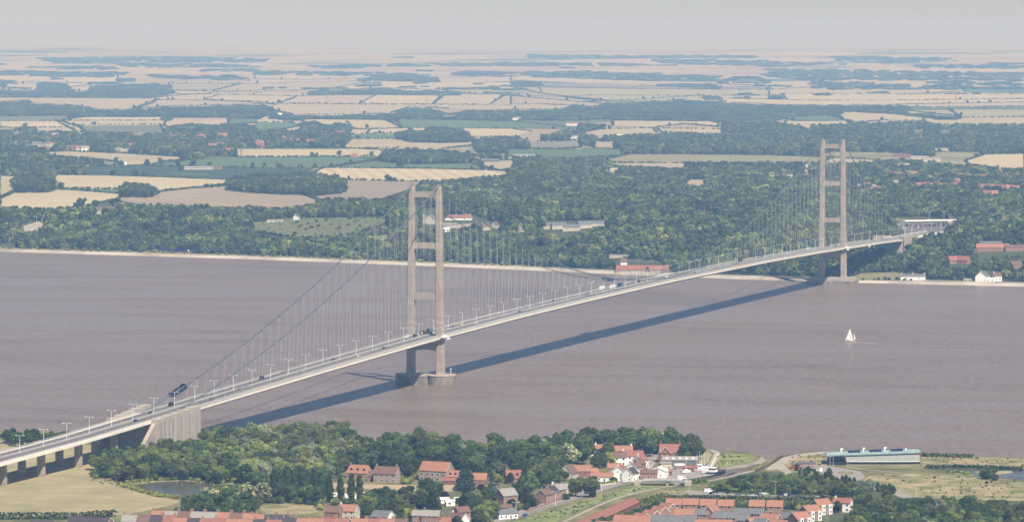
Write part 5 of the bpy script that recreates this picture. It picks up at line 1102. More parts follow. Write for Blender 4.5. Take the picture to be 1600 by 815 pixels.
TRAFFIC = [('car', 212, 3.5, 'black', 'climbing the approach above the viaduct'), ('car', 234, -3.5, 'dark blue', 'beside the southern anchorage lamp post'), ('van', 267, -7.5, 'black', 'below the large cable gantry'), ('car', 331, 7.5, 'grey', 'just past the southern anchorage'),
 ('car', 394, -4, 'black', 'left one of two on the side span'), ('van', 409, -7.5, 'dark blue', 'right one of two on the side span'), ('car', 470, 4, 'silver', 'midway along the southern side span'), ('car', 560, 7.6, 'white', 'nearing the southern tower'),
 ('van', 636, -7.8, 'white', 'just left of the southern tower'), ('van', 648, -4, 'dark blue', 'between the southern tower legs, left of the lorry'), ('van', 661, -7.6, 'yellow', 'between the legs of the southern tower'), ('lorry', 671, -4, 'grey', 'next to the yellow van at the southern tower'), ('car', 677, -7.6, 'black', 'right of the grey lorry at the southern tower'),
 ('car', 707, -3.8, 'black', 'just right of the southern tower'), ('car', 721, -3.8, 'yellow', 'right of the southern tower by the first lamp post'), ('van', 745, 7.4, 'silver', 'well right of the southern tower'), ('car', 812, 4, 'dark blue', 'a quarter of the way along the main span'), ('car', 865, -7, 'red', 'before mid-span'),
 ('lorry', 941, -7.5, 'white', 'leading the mid-span traffic on the far side'), ('lorry', 957, -4, 'white', 'at mid-span in front of the dark lorry'), ('lorry', 969, -4, 'dark blue', 'at mid-span behind the white one'), ('car', 980, -4, 'black', 'first after the mid-span lorries'), ('car', 988, -7.5, 'grey', 'second after the mid-span lorries'), ('van', 998, -4, 'black', 'third after the mid-span lorries'), ('car', 1012, -7.5, 'red', 'queueing past mid-span'), ('car', 1024, -4, 'silver', 'behind the red car past mid-span'), ('van', 1042, 4, 'white', 'past mid-span on the near side'),
 ('lorry', 1157, -7.5, 'black', 'two thirds along the main span'), ('car', 1085, 7, 'dark blue', 'before the dark lorry of the far main span'), ('car', 1230, -4, 'white', 'left of the northern tower'), ('van', 1262, -7, 'white', 'close left of the northern tower'), ('car', 1348, -4, 'black', 'right of the northern tower, first'), ('car', 1362, -7.5, 'dark blue', 'right of the northern tower, second'), ('car', 905, -7.5, 'white', 'between the quarter point and mid-span'), ('car', 918, -4, 'dark blue', 'approaching the mid-span lorries'), ('car', 1005, -7.5, 'white', 'between the vans past mid-span'), ('car', 1058, -4, 'black', 'past the white van beyond mid-span'), ('car', 1120, 4, 'silver', 'halfway from mid-span to the northern tower'), ('car', 1190, -7.5, 'grey', 'three quarters along the main span'), ('car', 300, -7.5, 'silver', 'right of the large cable gantry'), ('car', 520, -4, 'dark blue', 'on the upper half of the southern side span'), ('car', 600, 4, 'black', 'shortly before the southern tower'), ('car', 780, -7.5, 'white', 'an eighth of the way along the main span'), ('van', 1376, -4, 'silver', 'near the northern anchorage')]
for k, px, X, col, wh in TRAFFIC:
    Y = onroad(px, X); vehicle(k, (X, Y, float(zr(Y))+.05), (math.pi/2 if X > 0 else -math.pi/2), col, '%s %s on the deck %s' % (col, k, wh), 'traffic on the bridge')
def park(lst, where, grp, z=3.12):
    lst = sorted(lst)
    for k, (px, py, ang, col, kind) in enumerate(lst):
        P = unproj(px, py, z=z)[0]; vehicle(kind, tuple(P), YAW+R_(ang), col, '%s %s, %s from the left among those %s' % (col, kind, ordn(k), where), grp)
cols = ['white', 'black', 'silver', 'dark blue', 'grey', 'white', 'blue', 'red']
park([(1107, 769, 10, 'white', 'van'), (1111, 771, 80, 'black', 'car'), (1117, 769.5, 5, 'black', 'car'), (1121, 773, 10, 'silver', 'car'), (1137, 770, 85, 'black', 'car'), (1153, 774, 0, 'grey', 'car'), (1179, 775, -5, 'white', 'car'), (1186, 771, 15, 'black', 'car'), (1191, 771.5, 15, 'silver', 'car'), (1195, 772, 20, 'white', 'car'), (1218, 773, 80, 'black', 'car'), (1223, 773, 80, 'dark blue', 'car'), (1228, 773.5, 80, 'white', 'car'), (1233, 774, 80, 'dark blue', 'car'), (1246, 777, 85, 'black', 'car'), (1251, 777.5, 85, 'dark blue', 'car'), (1256, 777.5, 85, 'black', 'car'), (1261, 778, 85, 'blue', 'car'), (1266, 778, 85, 'silver', 'car'), (1270, 778, 85, 'dark blue', 'car'), (1286, 776.5, 60, 'black', 'car'), (1291, 777, 60, 'white', 'car')], 'beside the estate hedge', 'cars parked beside the estate hedge')
park([(1254, 732, 70, 'black', 'car'), (1257, 732.5, 70, 'silver', 'car'), (1261, 733, 70, 'blue', 'car'), (1265, 734, 70, 'black', 'car'), (1268.5, 734.5, 70, 'dark blue', 'car'), (1272, 735, 70, 'dark blue', 'car'), (1276, 735.5, 70, 'white', 'car'), (1283, 736.5, 85, 'white', 'van')], 'left of the visitor centre', 'cars parked left of the visitor centre')
park([(975, 753, 40, 'white', 'car'), (981, 750, 40, 'black', 'car'), (985, 748, 40, 'dark blue', 'car'), (1008, 734, 70, 'dark blue', 'car'), (1009, 728, 75, 'white', 'car'), (1003, 741, 60, 'black', 'car'), (882, 764, 20, 'black', 'car'), (1065, 749, 10, 'white', 'van'), (1070, 751, 5, 'grey', 'car'), (1058, 751, 5, 'silver', 'car')], 'around the haven street and quay', 'cars parked around the haven')
park([(821, 805, 60, 'blue', 'car'), (797, 800, 50, 'white', 'van')], 'by the roadside shop', 'vehicles by the roadside shop')
# toll plaza
def plane_z(px, py): P = unproj(px, py)[0]; P[2] += 1.0; return P
for k, (px, py, col) in enumerate(((1405, 352.5, 'white'), (1426, 351, 'dark blue'), (1434, 357, 'white'), (1448, 352, 'red'), (1456, 354.5, 'black'), (1468, 353, 'white'), (1428, 362, 'silver'))):
    vehicle('car', tuple(plane_z(px, py)), YAW+rnd.uniform(.6, 1.2), col, '%s car on the toll plaza, %s from the left' % (col, ordn(k)), 'cars on the toll plaza')
A = plane_z(1412, 355); B = plane_z(1491, 353.5); L_ = float(np.linalg.norm(B[:2]-A[:2])); rz = math.atan2(B[1]-A[1], B[0]-A[0])
e = empty('toll_canopy', (*A[:2], A[2]), rz); tag(e, 'long flat white canopy over the toll booths beyond the northern tower', 'toll canopy')
a = MB(); a.box((L_/2, 0, 7.2), (L_, 9, 1.4), 'white'); a.build('roof', e)
for i in range(11):
    a = MB(); a.tube((L_*(i+.5)/11, 0, -.5), (L_*(i+.5)/11, 0, 6.5), .35, 'steel', 6); a.build('column', e)
    a = MB(); a.box((L_*(i+.5)/11, -3.4, 1.4), (1.6, 3.4, 2.8), 'redroof' if i % 2 else 'navy'); a.build('booth', e)
for k, (px, py) in enumerate(((1384, 334), (1398, 340), (1452, 344), (1475, 345), (1484, 350), (1487, 354), (1412, 360), (1425, 365), (1415, 371), (1470, 358))):
    P = plane_z(px, py); copy_thing(lp, tuple(P), YAW+.3, 'white twin-armed lamp post on the toll plaza, %s from the left' % ordn(sorted([1384, 1398, 1452, 1475, 1484, 1487, 1412, 1425, 1415, 1470]).index(px)), 'lamps on the toll plaza')
for k, (px, py) in enumerate(((20, 372), (27, 362), (57, 352), (66, 350))):
    P = plane_z(px, py); copy_thing(lp, tuple(P), .3, 'lamp post by the woodland car park, %s from the left' % ordn(k), 'lamps of the woodland car park')
for k, (px, py) in enumerate(((868, 789), (806, 806), (761, 812), (909, 776), (940, 767))):
    P = unproj(px, py, z=3)[0]; copy_thing(lp, tuple(P), .3, 'street lamp along the waterside road, %s counted away from the viewer' % ordn([761, 806, 868, 909, 940].index(px)), 'lamps of the waterside road', scale=(.7, .7, .75))
for k, (px, py) in enumerate(((1212, 771), (1297, 731), (1302, 727), (1432, 777))):
    P = unproj(px, py, z=3)[0]; copy_thing(lp, tuple(P), .3, ('lamp post beside the estate car park', 'lamp post at the left corner of the visitor centre', 'lamp post before the dark glazing of the visitor centre', 'lamp post at the meadow edge right of the white house')[k], scale=(.5, .5, .7))

# ------------------------------------------------------------------ boats and train
P = unproj(1328.5, 533, z=0)[0]; e = empty('sailing_boat', P, YAW+R_(180-8)); tag(e, 'white two-masted sailing boat with full sails alone on the open water', 'sailing boat')
def hull(L_, B_, H_, m, name, parent, z0=-.3, trans=.6):
    a = MB(); st = [(-.5, trans, .1), (-.3, .92, 0), (0, 1, 0), (.25, .8, 0), (.42, .38, .05), (.5, .02, .15)]
    vs = []
    for t, b_, s in st: vs += [(t*L_, -B_/2*b_, H_*(1+s)), (t*L_*.97, -B_/2*b_*.55, z0), (t*L_*.97, B_/2*b_*.55, z0), (t*L_, B_/2*b_, H_*(1+s))]
    n = len(st); a.add(vs, [(i*4+j, i*4+j+1, (i+1)*4+j+1, (i+1)*4+j) for i in range(n-1) for j in range(3)]+[(i*4+3, i*4, (i+1)*4, (i+1)*4+3) for i in range(n-1)]+[(0, 3, 2, 1), ((n-1)*4, (n-1)*4+1, (n-1)*4+2, (n-1)*4+3)], m); return a.build(name, parent)
hu = hull(9, 2.7, 1.1, 'white', 'hull', e); a = MB(); a.box((-.6, 0, 1.35), (3.4, 1.5, .6), 'white', taper=(.85, .8)); a.build('cabin', e)
a = MB(); a.tube((.2, 0, 1), (.2, 0, 12.6), .1, 'steel', 6); a.build('mast', e); a = MB(); a.tube((-3.2, 0, 1), (-3.2, 0, 8.3), .08, 'steel', 6); a.build('mizzen_mast', e)
def sail(pts, name, belly):
    a = MB(); A_, B_, C_ = [Vector(p) for p in pts]; N_ = 7; vs = []; idx = {}
    for i in range(N_+1):
        for j in range(N_+1-i):
            u, v_ = i/N_, j/N_; w_ = 1-u-v_; p = A_*w_+B_*u+C_*v_; idx[i, j] = len(vs); vs.append((p.x, p.y+belly*27*u*v_*w_+.02, p.z))
    m_ = len(vs); fs = []
    for i in range(N_):
        for j in range(N_-i):
            fs.append((idx[i, j], idx[i+1, j], idx[i, j+1]))
            if j < N_-i-1: fs.append((idx[i+1, j], idx[i+1, j+1], idx[i, j+1]))
    a.add(vs+[(x, y+.05, z) for x, y, z in vs], fs+[tuple(q+m_ for q in f[::-1]) for f in fs], 'white'); return a.build(name, e, smooth=False)
sail([(4.4, 0, 1.4), (.35, .1, 1.9), (.2, 0, 12.2)], 'foresail', .35); sail([(.1, 0, 2.0), (-2.6, .1, 2.1), (.15, 0, 11.6)], 'mainsail', .3); sail([(-3.3, 0, 1.9), (-5.0, .1, 2.0), (-3.2, 0, 8.2)], 'mizzen_sail', .2)
a = MB(); a.box((0, 0, .12), (8.9, 2.0, .25), 'navy'); a.build('boot_stripe', hu)
P0 = unproj(1336, 534, z=0)[0]; P1 = unproj(1372, 536.5, z=0)[0]; a = MB(); n = 14; vs = []
dv = (P1-P0); nn = np.array([-dv[1], dv[0], 0])/np.linalg.norm(dv)
for i in range(n+1): c = P0+dv*i/n; w_ = (1.5+.5*math.sin(i*2.1))*(1-.5*i/n); vs += [(c[0]-nn[0]*w_, c[1]-nn[1]*w_, .05), (c[0]+nn[0]*w_, c[1]+nn[1]*w_, .05)]
a.add(vs, [(2*i, 2*i+1, 2*i+3, 2*i+2) for i in range(n)], 'wake'); o = a.build('boat_wake'); o['kind'] = 'stuff'; tag(o, 'thin pale wake trailing right of the sailing boat', 'wake')
P = unproj(1121, 744, z=.3)[0]; e = empty('barge', (P[0], P[1], .9), YAW+R_(62)); hull(24, 6.4, 3.0, 'navy', 'hull', e, -.8, .8)
a = MB(); a.box((-6.5, 0, 4.6), (5, 4.2, 2.8), 'white', taper=(.9, .9)); a.box((-6.5, 0, 5.2), (5.05, 4.25, .8), 'glass', taper=(.97, .97)); a.build('wheelhouse', e); a = MB(); a.tube((2, 0, 3), (2, 0, 9), .15, 'timber', 6); a.tube((2, 0, 4), (-3, 0, 7.6), .1, 'timber', 5); a.build('mast', e)
a = MB(); a.box((3, 0, 3.3), (10, 3.6, .7), 'timber'); a.build('hatch', e); tag(e, 'dark blue barge with white wheelhouse moored at the mouth of the haven', 'barge')
for k, (px, py, L_, ang, c) in enumerate(((1089, 735, 10, -8, 'white'), (1096, 737, 9, -12, 'white'), (1101, 734, 11, -5, 'white'), (1093, 731, 9, 6, 'bluepaint'), (1072, 739, 7, 30, 'white'), (1106, 739, 8, 15, 'white'))):
    P = unproj(px, py, z=3)[0]; e = empty('yacht', (P[0], P[1], 4.1), YAW+R_(ang)); hull(L_, L_*.3, 1.0, 'white' if c == 'white' else 'bluepaint', 'hull', e, -.6); a = MB(); a.box((0, 0, 1.3), (L_*.4, L_*.18, .7), 'white', taper=(.8, .8)); a.build('cabin', e)
    for s in (-.25, .25): a = MB(); a.box((s*L_, 0, -.85), (.3, 1.6, .6), 'timber'); a.build('cradle', e)
    a = MB(); a.tube((0, 0, 1), (0, 0, 10), .09, 'white', 5); a.build('mast', e); tag(e, '%s yacht laid up ashore by the quay, %s from the left' % ('white' if c == 'white' else 'blue-hulled', ordn(sorted([1089, 1096, 1101, 1093, 1072, 1106]).index(px))), 'yacht', 'yachts laid up ashore')
for k, (px, py) in enumerate(((1056, 745), (1067, 745))):
    P = unproj(px, py, z=3)[0]; e = empty('flagpole', P); a = MB(); a.tube((0, 0, 0), (0, 0, 9), .12, 'timber', 5); a.build('pole', e); a = MB(); a.tube((0, -1.2, 6.8), (0, 1.2, 6.8), .07, 'timber', 4); a.build('yard', e); tag(e, ('tall wooden post left of its twin on the haven quay', 'tall wooden post right of its twin on the haven quay')[k], 'post')
P = unproj(270, 393.5)[0]; FARH.append((P[0], P[1], 56.)); tr = empty('train', P, math.atan2(1708-1788, 383)); tag(tr, 'two-coach dark purple train on the shore railway below the wood', 'train')
for s in (-1, 1):
    a = MB(); a.box((s*12.2, 0, 2.4), (23.4, 2.9, 3.0), 'train', taper=(.99, .88)); c = a.build('carriage', tr); a = MB(); a.box((s*12.2, -1.38, 2.75), (19, .15, .8), 'glass'); a.build('windows', c); a = MB(); a.box((s*23.6, 0, 2.2), (1.2, 2.7, 2.6), 'white', taper=(.6, .9)); a.build('nose', c)
    a = MB(); a.box((s*12.2-8, 0, .5), (3, 2.2, .9), 'black'); a.box((s*12.2+8, 0, .5), (3, 2.2, .9), 'black'); a.build('bogie', c)

# ------------------------------------------------------------------ far-bank buildings
FB = [  # px, base y, w, d, hw, hr, angle, wall, roof, chimneys, label
 (165, 330.5, 36, 14, 4, 4, 8, 'brickp', 'brownroof', 0, 'long brown-roofed barn at the top of the left wooded slope'), (153, 334, 12, 8, 4, 2, 0, 'white', 'palegrey', 0, 'small white house in front of the brown-roofed barn'),
 (310, 265.5, 60, 14, 5, 3, -4, 'cream', 'palegrey', 0, 'long pale farm shed by the dark green field'), (338, 265, 24, 12, 5, 3, 4, 'brickp', 'brownroof', 0, 'brown farm building at the right end of the pale shed'),
 (193, 260, 12, 9, 5, 4, 50, 'white', 'white', 0, 'lone white farmhouse between wood and tan field'), (463, 344, 9, 8, 6, 3, 70, 'white', 'slate', 1, 'small white cottage above the rough meadow'), (430, 347, 26, 6, 2.5, 1.5, 3, 'white', 'palegrey', 0, 'low white outbuilding left of the small white cottage'), (470, 385, 9, 6, 3, 1, 0, 'white', 'white', 0, 'tiny white hut at the foot of the rough meadow'),
 (674, 350, 22, 13, 8, 6, 75, 'cream', 'slate', 0, 'cream gabled mill building seen between the southern tower legs'), (666, 349, 10, 10, 8, 5, 0, 'cream', 'slate', 1, 'grey-roofed wing left of the cream gabled mill building'),
 (716, 344, 42, 12, 4.5, 4.5, -4, 'white', 'redroof', 1, 'long white house with red roof right of the southern tower'), (730, 343, 12, 12, 5, 4, 60, 'white', 'redroof', 1, 'red-roofed cross wing of the long white house'), (758, 360, 14, 10, 6, 5, 40, 'cream', 'brownroof', 1, 'cream house with steep brown roof above the quarry track'), (774, 357, 9, 9, 6, 5, 60, 'cream', 'brownroof', 0, 'small cream gable beside the steep brown roof'), (697, 362, 10, 7, 4, 2, 0, 'white', 'white', 0, 'white hut beside the quarry track'),
 (700, 353, 30, 8, 3, 1.5, 2, 'palegrey', 'palegrey', 0, 'grey flat shed on the quarry track'),
 (815, 363, 9, 9, 8, 5, 60, 'cream', 'slate', 1, 'narrow cream house alone in the wood'),
 (858, 358, 20, 14, 6, 4, -6, 'cream', 'slate', 0, 'pale slate-roofed block, left one of the hilltop pair'), (873, 358, 22, 14, 6, 4, 8, 'cream', 'slate', 0, 'pale slate-roofed block, right one of the hilltop pair'),
 (893, 361, 26, 14, 6, 4, -4, 'cream', 'slate', 0, 'pale gabled school block, nearest and leftmost of the school'), (912, 357, 22, 14, 6, 5, 30, 'cream', 'slate', 0, 'pale school block with cross gable in the middle of the school'), (931, 353.5, 32, 12, 5, 3.5, 6, 'cream', 'slate', 0, 'long slate-roofed rear range of the school'),
 (965, 402.5, 30, 8, 3.5, .8, 0, 'cream', 'palegrey', 0, 'long low flat-roofed block half hidden above the riverside restaurant'),
 (1004, 424.5, 72, 15, 3.4, 5.6, -6, 'stone', 'redroof', 2, 'long orange-roofed riverside restaurant on the shingle shore'), (1024, 425, 24, 14, 3.6, 5, 30, 'stone', 'redroof', 1, 'orange cross roof at the right end of the riverside restaurant'), (974.5, 422, 9, 9, 12, 5, 5, 'white', 'brownroof', 0, 'square white tower with brown cap at the left of the riverside restaurant'),
 (1427, 437.5, 33, 9, 5.5, 3, -2, 'white', 'slate', 4, 'long white cottage row with dark roof on the grassy shore'), (1537, 440.5, 19, 16, 8, 6.5, 68, 'white', 'slate', 1, 'large white gabled house behind the sea wall'), (1547, 440.5, 12, 7, 4.5, 1, 0, 'white', 'white', 0, 'low white extension right of the large white gabled house'), (1558, 439.5, 11, 9, 7.5, 4.5, 25, 'white', 'brownroof', 1, 'smaller white house at the far right of the shore'),
 (1512, 440, 10, 5, 3, 1.5, 0, 'cream', 'palegrey', 0, 'small pale hut on the shore road'), (1489, 413, 16, 11, 5, 6, 30, 'brickp', 'redroof', 0, 'steep red-roofed house in the wood, left of the pair'), (1507, 413, 16, 11, 5, 6, -35, 'brickp', 'redroof', 1, 'steep red-roofed house in the wood, right of the pair'),
 (1552, 393, 46, 18, 5, 5, -4, 'brickp', 'orange', 0, 'wide pale red-roofed building among the right-hand trees'), (1549, 388, 30, 8, 8, 2, 0, 'white', 'slate', 0, 'white glazed upper storey above the wide pale red roof'), (1590, 392, 34, 14, 5, 3, 3, 'brickp', 'brownroof', 0, 'pink-brown building at the right edge among trees'), (1588, 419, 16, 10, 5, 4, 20, 'brickp', 'brownroof', 0, 'brown-roofed house at the right edge below the pink-brown one'),
 (1501, 347.5, 40, 10, 4, .8, 2, 'cream', 'cream', 0, 'flat pale office block right of the toll canopy'),
 (1410, 247, 40, 14, 6, 4, -20, 'brickp', 'brownroof', 0, 'brown-roofed farm by the right-hand wheat field'), (1437, 249, 40, 12, 5, 3, 0, 'cream', 'palegrey', 0, 'pale barn beside the brown-roofed farm'), (1456, 252, 40, 12, 5, 3, 10, 'cream', 'palegrey', 0, 'second pale barn right of the first'),
 (1240, 262, 30, 12, 5, 3, 10, 'white', 'palegrey', 0, 'white hall left of the northern tower top'), (1222, 279, 22, 12, 5, 4, 10, 'white', 'brownroof', 0, 'white house left of the northern tower above the olive strip'), (1315, 205, 30, 14, 6, 5, 5, 'white', 'redroof', 0, 'red-roofed white house above the northern tower'), (1336, 211, 40, 14, 5, 4, -8, 'white', 'brownroof', 0, 'long pale house above right of the northern tower'),
 (804, 187.5, 40, 14, 6, 4, 0, 'white', 'palegrey', 0, 'pale farm building left of the central wood'), (900, 196, 60, 16, 6, 4, 0, 'white', 'redroof', 0, 'long pale farm below the central wood'), (853, 216, 20, 12, 6, 4, 0, 'white', 'brownroof', 0, 'white village house left of the lens-shaped wheat field'), (877, 214, 18, 12, 6, 5, 10, 'brickp', 'redroof', 0, 'red village house next to the white one'), (900, 217, 30, 12, 6, 3, 0, 'white', 'palegrey', 0, 'white village barn right of the red house'), (921, 214, 20, 12, 6, 4, 20, 'white', 'brownroof', 0, 'gabled village house under the lens-shaped wheat field'), (968, 216, 12, 9, 6, 4, 0, 'white', 'white', 0, 'tiny white cottage right of the village'), (995, 222, 12, 9, 5, 3, 0, 'white', 'palegrey', 0, 'tiny pale cottage in the dark wood'),
 (822, 247, 60, 14, 6, 3, 3, 'white', 'palegrey', 0, 'long pale farm shed at the left end of the central green field'), (435, 183, 26, 14, 8, 5, 50, 'white', 'white', 0, 'white farmhouse on the left plain'), (418, 186, 40, 12, 5, 3, 0, 'cream', 'palegrey', 0, 'pale farm sheds left of the white farmhouse'), (647, 219, 10, 8, 8, 3, 0, 'white', 'white', 0, 'tiny white house at the foot of the copse'),
 (740, 252.5, 24, 12, 6, 4, 10, 'brickp', 'orange', 0, 'orange-roofed house beside the curving lane'), (766, 253.5, 40, 14, 5, 3, -5, 'slate', 'slate', 0, 'grey sheds right of the orange-roofed house'), (553, 247, 14, 10, 6, 5, 10, 'brickp', 'redroof', 0, 'lone red farmhouse in the pale central field'), (700, 184, 60, 14, 5, 3, 0, 'cream', 'palegrey', 0, 'pale farm range between two tree groups')]
for f in FB:
    xx = [f for f in FB]
for px, py, w_, d_, hw, hr, an, wl, rf_, ch, lab in FB:
    H(px, py, w_*.84, d_*.8, hw*.82, hr*.82, an, wl, rf_, lab, ch, far=True, name='building' if w_ > 24 else 'house', cat='building' if w_ > 24 else 'house')
# village and suburb houses scattered under the trees
def vill(rects, n, w0, wall, roofs, where, grp, seed, s=1.0):
    g = random.Random(seed); pts = []
    for k in range(n):
        x0, y0, x1, y1 = g.choice(rects)
        pts.append((g.uniform(x0, x1), g.uniform(y0, y1), g.choice(wall), g.choice(roofs), g.uniform(-40, 40)))
    pts.sort()
    for k, (x, y, wl, rf_, an) in enumerate(pts):
        H(x, y, w0*g.uniform(.8, 1.5), 9*s, 5.4*s, 4*s, an, wl, rf_, '%s-roofed house among trees, %s from the left in %s' % (RC.get(rf_, 'pale'), ordn(k), where), 0, grp, far=True)
vill([(20, 210, 130, 216), (20, 226, 60, 233), (55, 227, 82, 236), (95, 228, 138, 236), (170, 230, 215, 241), (180, 212, 230, 217)], 34, 13, ['white', 'brickp', 'cream'], ['redroof', 'brownroof', 'palegrey', 'slate'], 'the left village', 'houses of the left village', 3, 1.1)
vill([(262, 212, 285, 218), (305, 214, 325, 220), (340, 214, 356, 220), (270, 228, 300, 233), (320, 228, 355, 234), (350, 236, 380, 240)], 14, 14, ['white', 'brickp'], ['redroof', 'orange', 'brownroof'], 'the wooded village above the fields', 'houses of the wooded village', 4, 1.1)
vill([(402, 225, 420, 231), (425, 213, 456, 223), (450, 223, 470, 226), (478, 224, 502, 227), (525, 210, 536, 214), (472, 199, 520, 203)], 17, 15, ['white', 'brickp'], ['orange', 'redroof', 'palegrey'], 'the hamlet below the copse', 'houses of the hamlet', 5, 1.1)
vill([(1202, 262, 1262, 286), (1330, 290, 1382, 304), (1400, 286, 1440, 300), (1500, 302, 1560, 314), (1560, 300, 1598, 330), (1222, 200, 1262, 210), (1380, 262, 1420, 268), (1420, 286, 1500, 296), (1480, 270, 1600, 276)], 48, 10.5, ['white', 'brickp', 'cream'], ['redroof', 'brownroof', 'palegrey', 'orange'], 'the right-hand woods', 'houses in the right-hand woods', 6, 1.0)
def rowh(x0, y0, x1, y1, n, where):
    for k in range(n):
        t = (k+.5)/n; H(x0+(x1-x0)*t, y0+(y1-y0)*t+rnd.uniform(-.6, .6), 12, 9, 5.6, 4.6, rnd.choice((-25, 10, 60, -60)), 'brickp', rnd.choice(('redroof', 'orange', 'orange')), 'red-roofed suburban house, %s from the left in the %s' % (ordn(k), where), 0, 'red-roofed suburban houses', far=True)
rowh(1386, 276, 1425, 282, 8, 'left cluster of the suburb'); rowh(1428, 277, 1475, 280, 9, 'upper middle row of the suburb'); rowh(1490, 279, 1555, 283, 12, 'upper right row of the suburb'); rowh(1558, 279, 1600, 281, 7, 'topmost right row of the suburb'); rowh(1445, 295, 1502, 297, 10, 'lower middle row of the suburb'); rowh(1520, 297, 1592, 300, 13, 'lower right row of the suburb')
# coaches on the estate road by the far wood
for k, (px, col, lab) in enumerate(((842, 'red', 'red lorry in a gap of the far wood, left of its twin'), (896, 'red', 'red lorry in a gap of the far wood, right of its twin'))):
    P = unproj(px, 394)[0]; vehicle('lorry', (P[0], P[1], P[2]+.6), YAW+(-.3 if k else .2), col, lab)
# pylons
def pylon_proto():
    e = empty('pylon', (0, 0, 0)); a = MB(); H_ = 40
    def hw_(z): return 3.2*(1-z/H_)**1.2+.5
    lv = [0, 7, 13, 18, 23, 27, 31, 35, 40]
    for i in range(len(lv)-1):
        z0, z1 = lv[i], lv[i+1]; w0, w1 = hw_(z0), hw_(z1); c0 = [(-w0, -w0), (w0, -w0), (w0, w0), (-w0, w0)]; c1 = [(-w1, -w1), (w1, -w1), (w1, w1), (-w1, w1)]
        for k in range(4): a.tube((*c0[k], z0), (*c1[k], z1), .16, 'steel', 4); a.tube((*c0[k], z0), (*c1[(k+1) % 4], z1), .1, 'steel', 3); a.tube((*c0[(k+1) % 4], z0), (*c1[k], z1), .1, 'steel', 3)
    a.build('lattice_mast', e)
    for z, L_ in ((24, 7), (30, 8.5), (36, 6.5)): a = MB(); a.tube((-L_, 0, z), (L_, 0, z), .18, 'steel', 4); a.tube((-L_, 0, z), (0, 0, z+2.4), .1, 'steel', 4); a.tube((L_, 0, z), (0, 0, z+2.4), .1, 'steel', 4); a.build('cross_arm', e)
    tag(e, cat='pylon'); return e
pp = pylon_proto(); PL = [(917, 285, 'steel pylon rising from the central wood'), (872, 290, 'thin steel pylon left of the taller one in the central wood'), (377, 262, 'steel pylon by the pale green field on the left'), (306, 158.5, 'distant steel pylon on the left plain'), (667, 163.5, 'distant steel pylon above the southern tower'), (1494, 166, 'distant steel pylon on the right plain'), (511, 160, 'faint steel pylon in the pink stubble field')]
for k, (px, py, lab) in enumerate(PL):
    P = unproj(px, py)[0]; P = tuple(P)
    if k == 0: pp.location = P; pp.rotation_euler.z = .5; pp['label'] = lab
    else: copy_thing(pp, P, .5+k*.2, lab)
CLEAR = [[(655,325),(690,325),(690,352),(655,356)],[(692,336),(740,335),(770,345),(790,349),(790,360),(740,358),(692,357)],[(808,350),(822,350),(822,362),(808,362)],[(850,345),(945,345),(945,359),(850,362)],
 [(833,384),(862,384),(862,395),(833,395)],[(880,386),(906,386),(906,396),(880,396)],[(965,405),(1042,408),(1042,430),(965,430)],[(950,397),(978,397),(978,402),(950,402)],[(1396,372),(1396,340),(1440,338),(1496,344),(1500,352),(1470,366),(1440,376)],[(1490,340),(1512,340),(1512,347),(1490,347)],
 [(1412,426),(1443,426),(1443,440),(1412,440)],[(1522,423),(1570,423),(1570,442),(1522,442)],[(1480,404),(1520,404),(1520,415),(1480,415)],[(1532,381),(1572,381),(1572,394),(1532,394)],[(1576,383),(1610,383),(1610,392),(1576,392)],[(148,321),(180,321),(180,331),(148,331)],[(14,372),(26,372),(20,378),(0,379)],[(28,359),(38,350),(70,343),(72,360),(50,366)]]
pm = sample([MAINWOOD], 9.5, 7, extra=CLEAR)
# keep trees off the bridge line, its anchorage and piers
def offbridge(P): return P[~((np.abs(P[:, 0]) < 21) & (P[:, 1] < 1960) & (P[:, 1] > 1395)) & ~((np.abs(P[:, 0]) < 34) & (P[:, 1] < 1440))]
def clear_houses(P, depth=120., small=None):
    k = np.ones(len(P), bool); on = np.zeros(len(P), bool)
    for x, y, w_ in FARH:
        v = np.array([x-CX, y-CY]); D = np.linalg.norm(v); v /= D; q = P[:, :2]-[x, y]; al = q@v; la = np.abs(q@[-v[1], v[0]])
        dep = depth if D < 8000 else 210
        k &= ~((al > -dep) & (al < 12) & (la < w_/2+3)); on |= (al > -10) & (al < 10) & (la < w_/2+5)
    if small is not None: small.append(P[~k & ~on])
    return P[k]
SM = []
pm = clear_houses(offbridge(pm), small=SM); d_ = pm[:, 1]-np.interp(pm[:, 0], SHX, SHY)
pm = pm[d_ > np.where(pm[:, 0] > 20, 44, 40)]
# under the side span only low trees
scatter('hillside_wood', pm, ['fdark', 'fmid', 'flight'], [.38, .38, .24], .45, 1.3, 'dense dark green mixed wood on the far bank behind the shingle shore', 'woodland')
low = sample([[(1325,395),(1400,380),(1400,425),(1325,425)]], 9, 3); low = low[(np.abs(low[:, 0]) < 21) & (low[:, 1] > 1470) & (low[:, 1] < 1700)]
scatter('span_scrub', low, ['fdark', 'fmid'], [.5, .5], .4, .7, 'low shaded trees beneath the deck beyond the northern tower', 'woodland')
sb = []
for x in np.arange(-1350, -440, 5.):
    y = np.interp(x, SHX, SHY)+rnd.uniform(20, 46)
    if rnd.random() < .75: sb.append((x, y, float(gz(x, y))))
scatter('shore_scrub', sb, ['lbush', 'bush'], [.5, .5], .6, 1.4, 'low scrub along the railway between the far wood and the shingle', 'scrub')
scatter('farmland_wood', clear_houses(sample(WOODS_MID, 13, 7), small=SM), ['fdark', 'fmid', 'flight'], [.5, .36, .14], .6, 1.35, 'dark woods and copses among the pale wheat fields beyond the river', 'woodland')
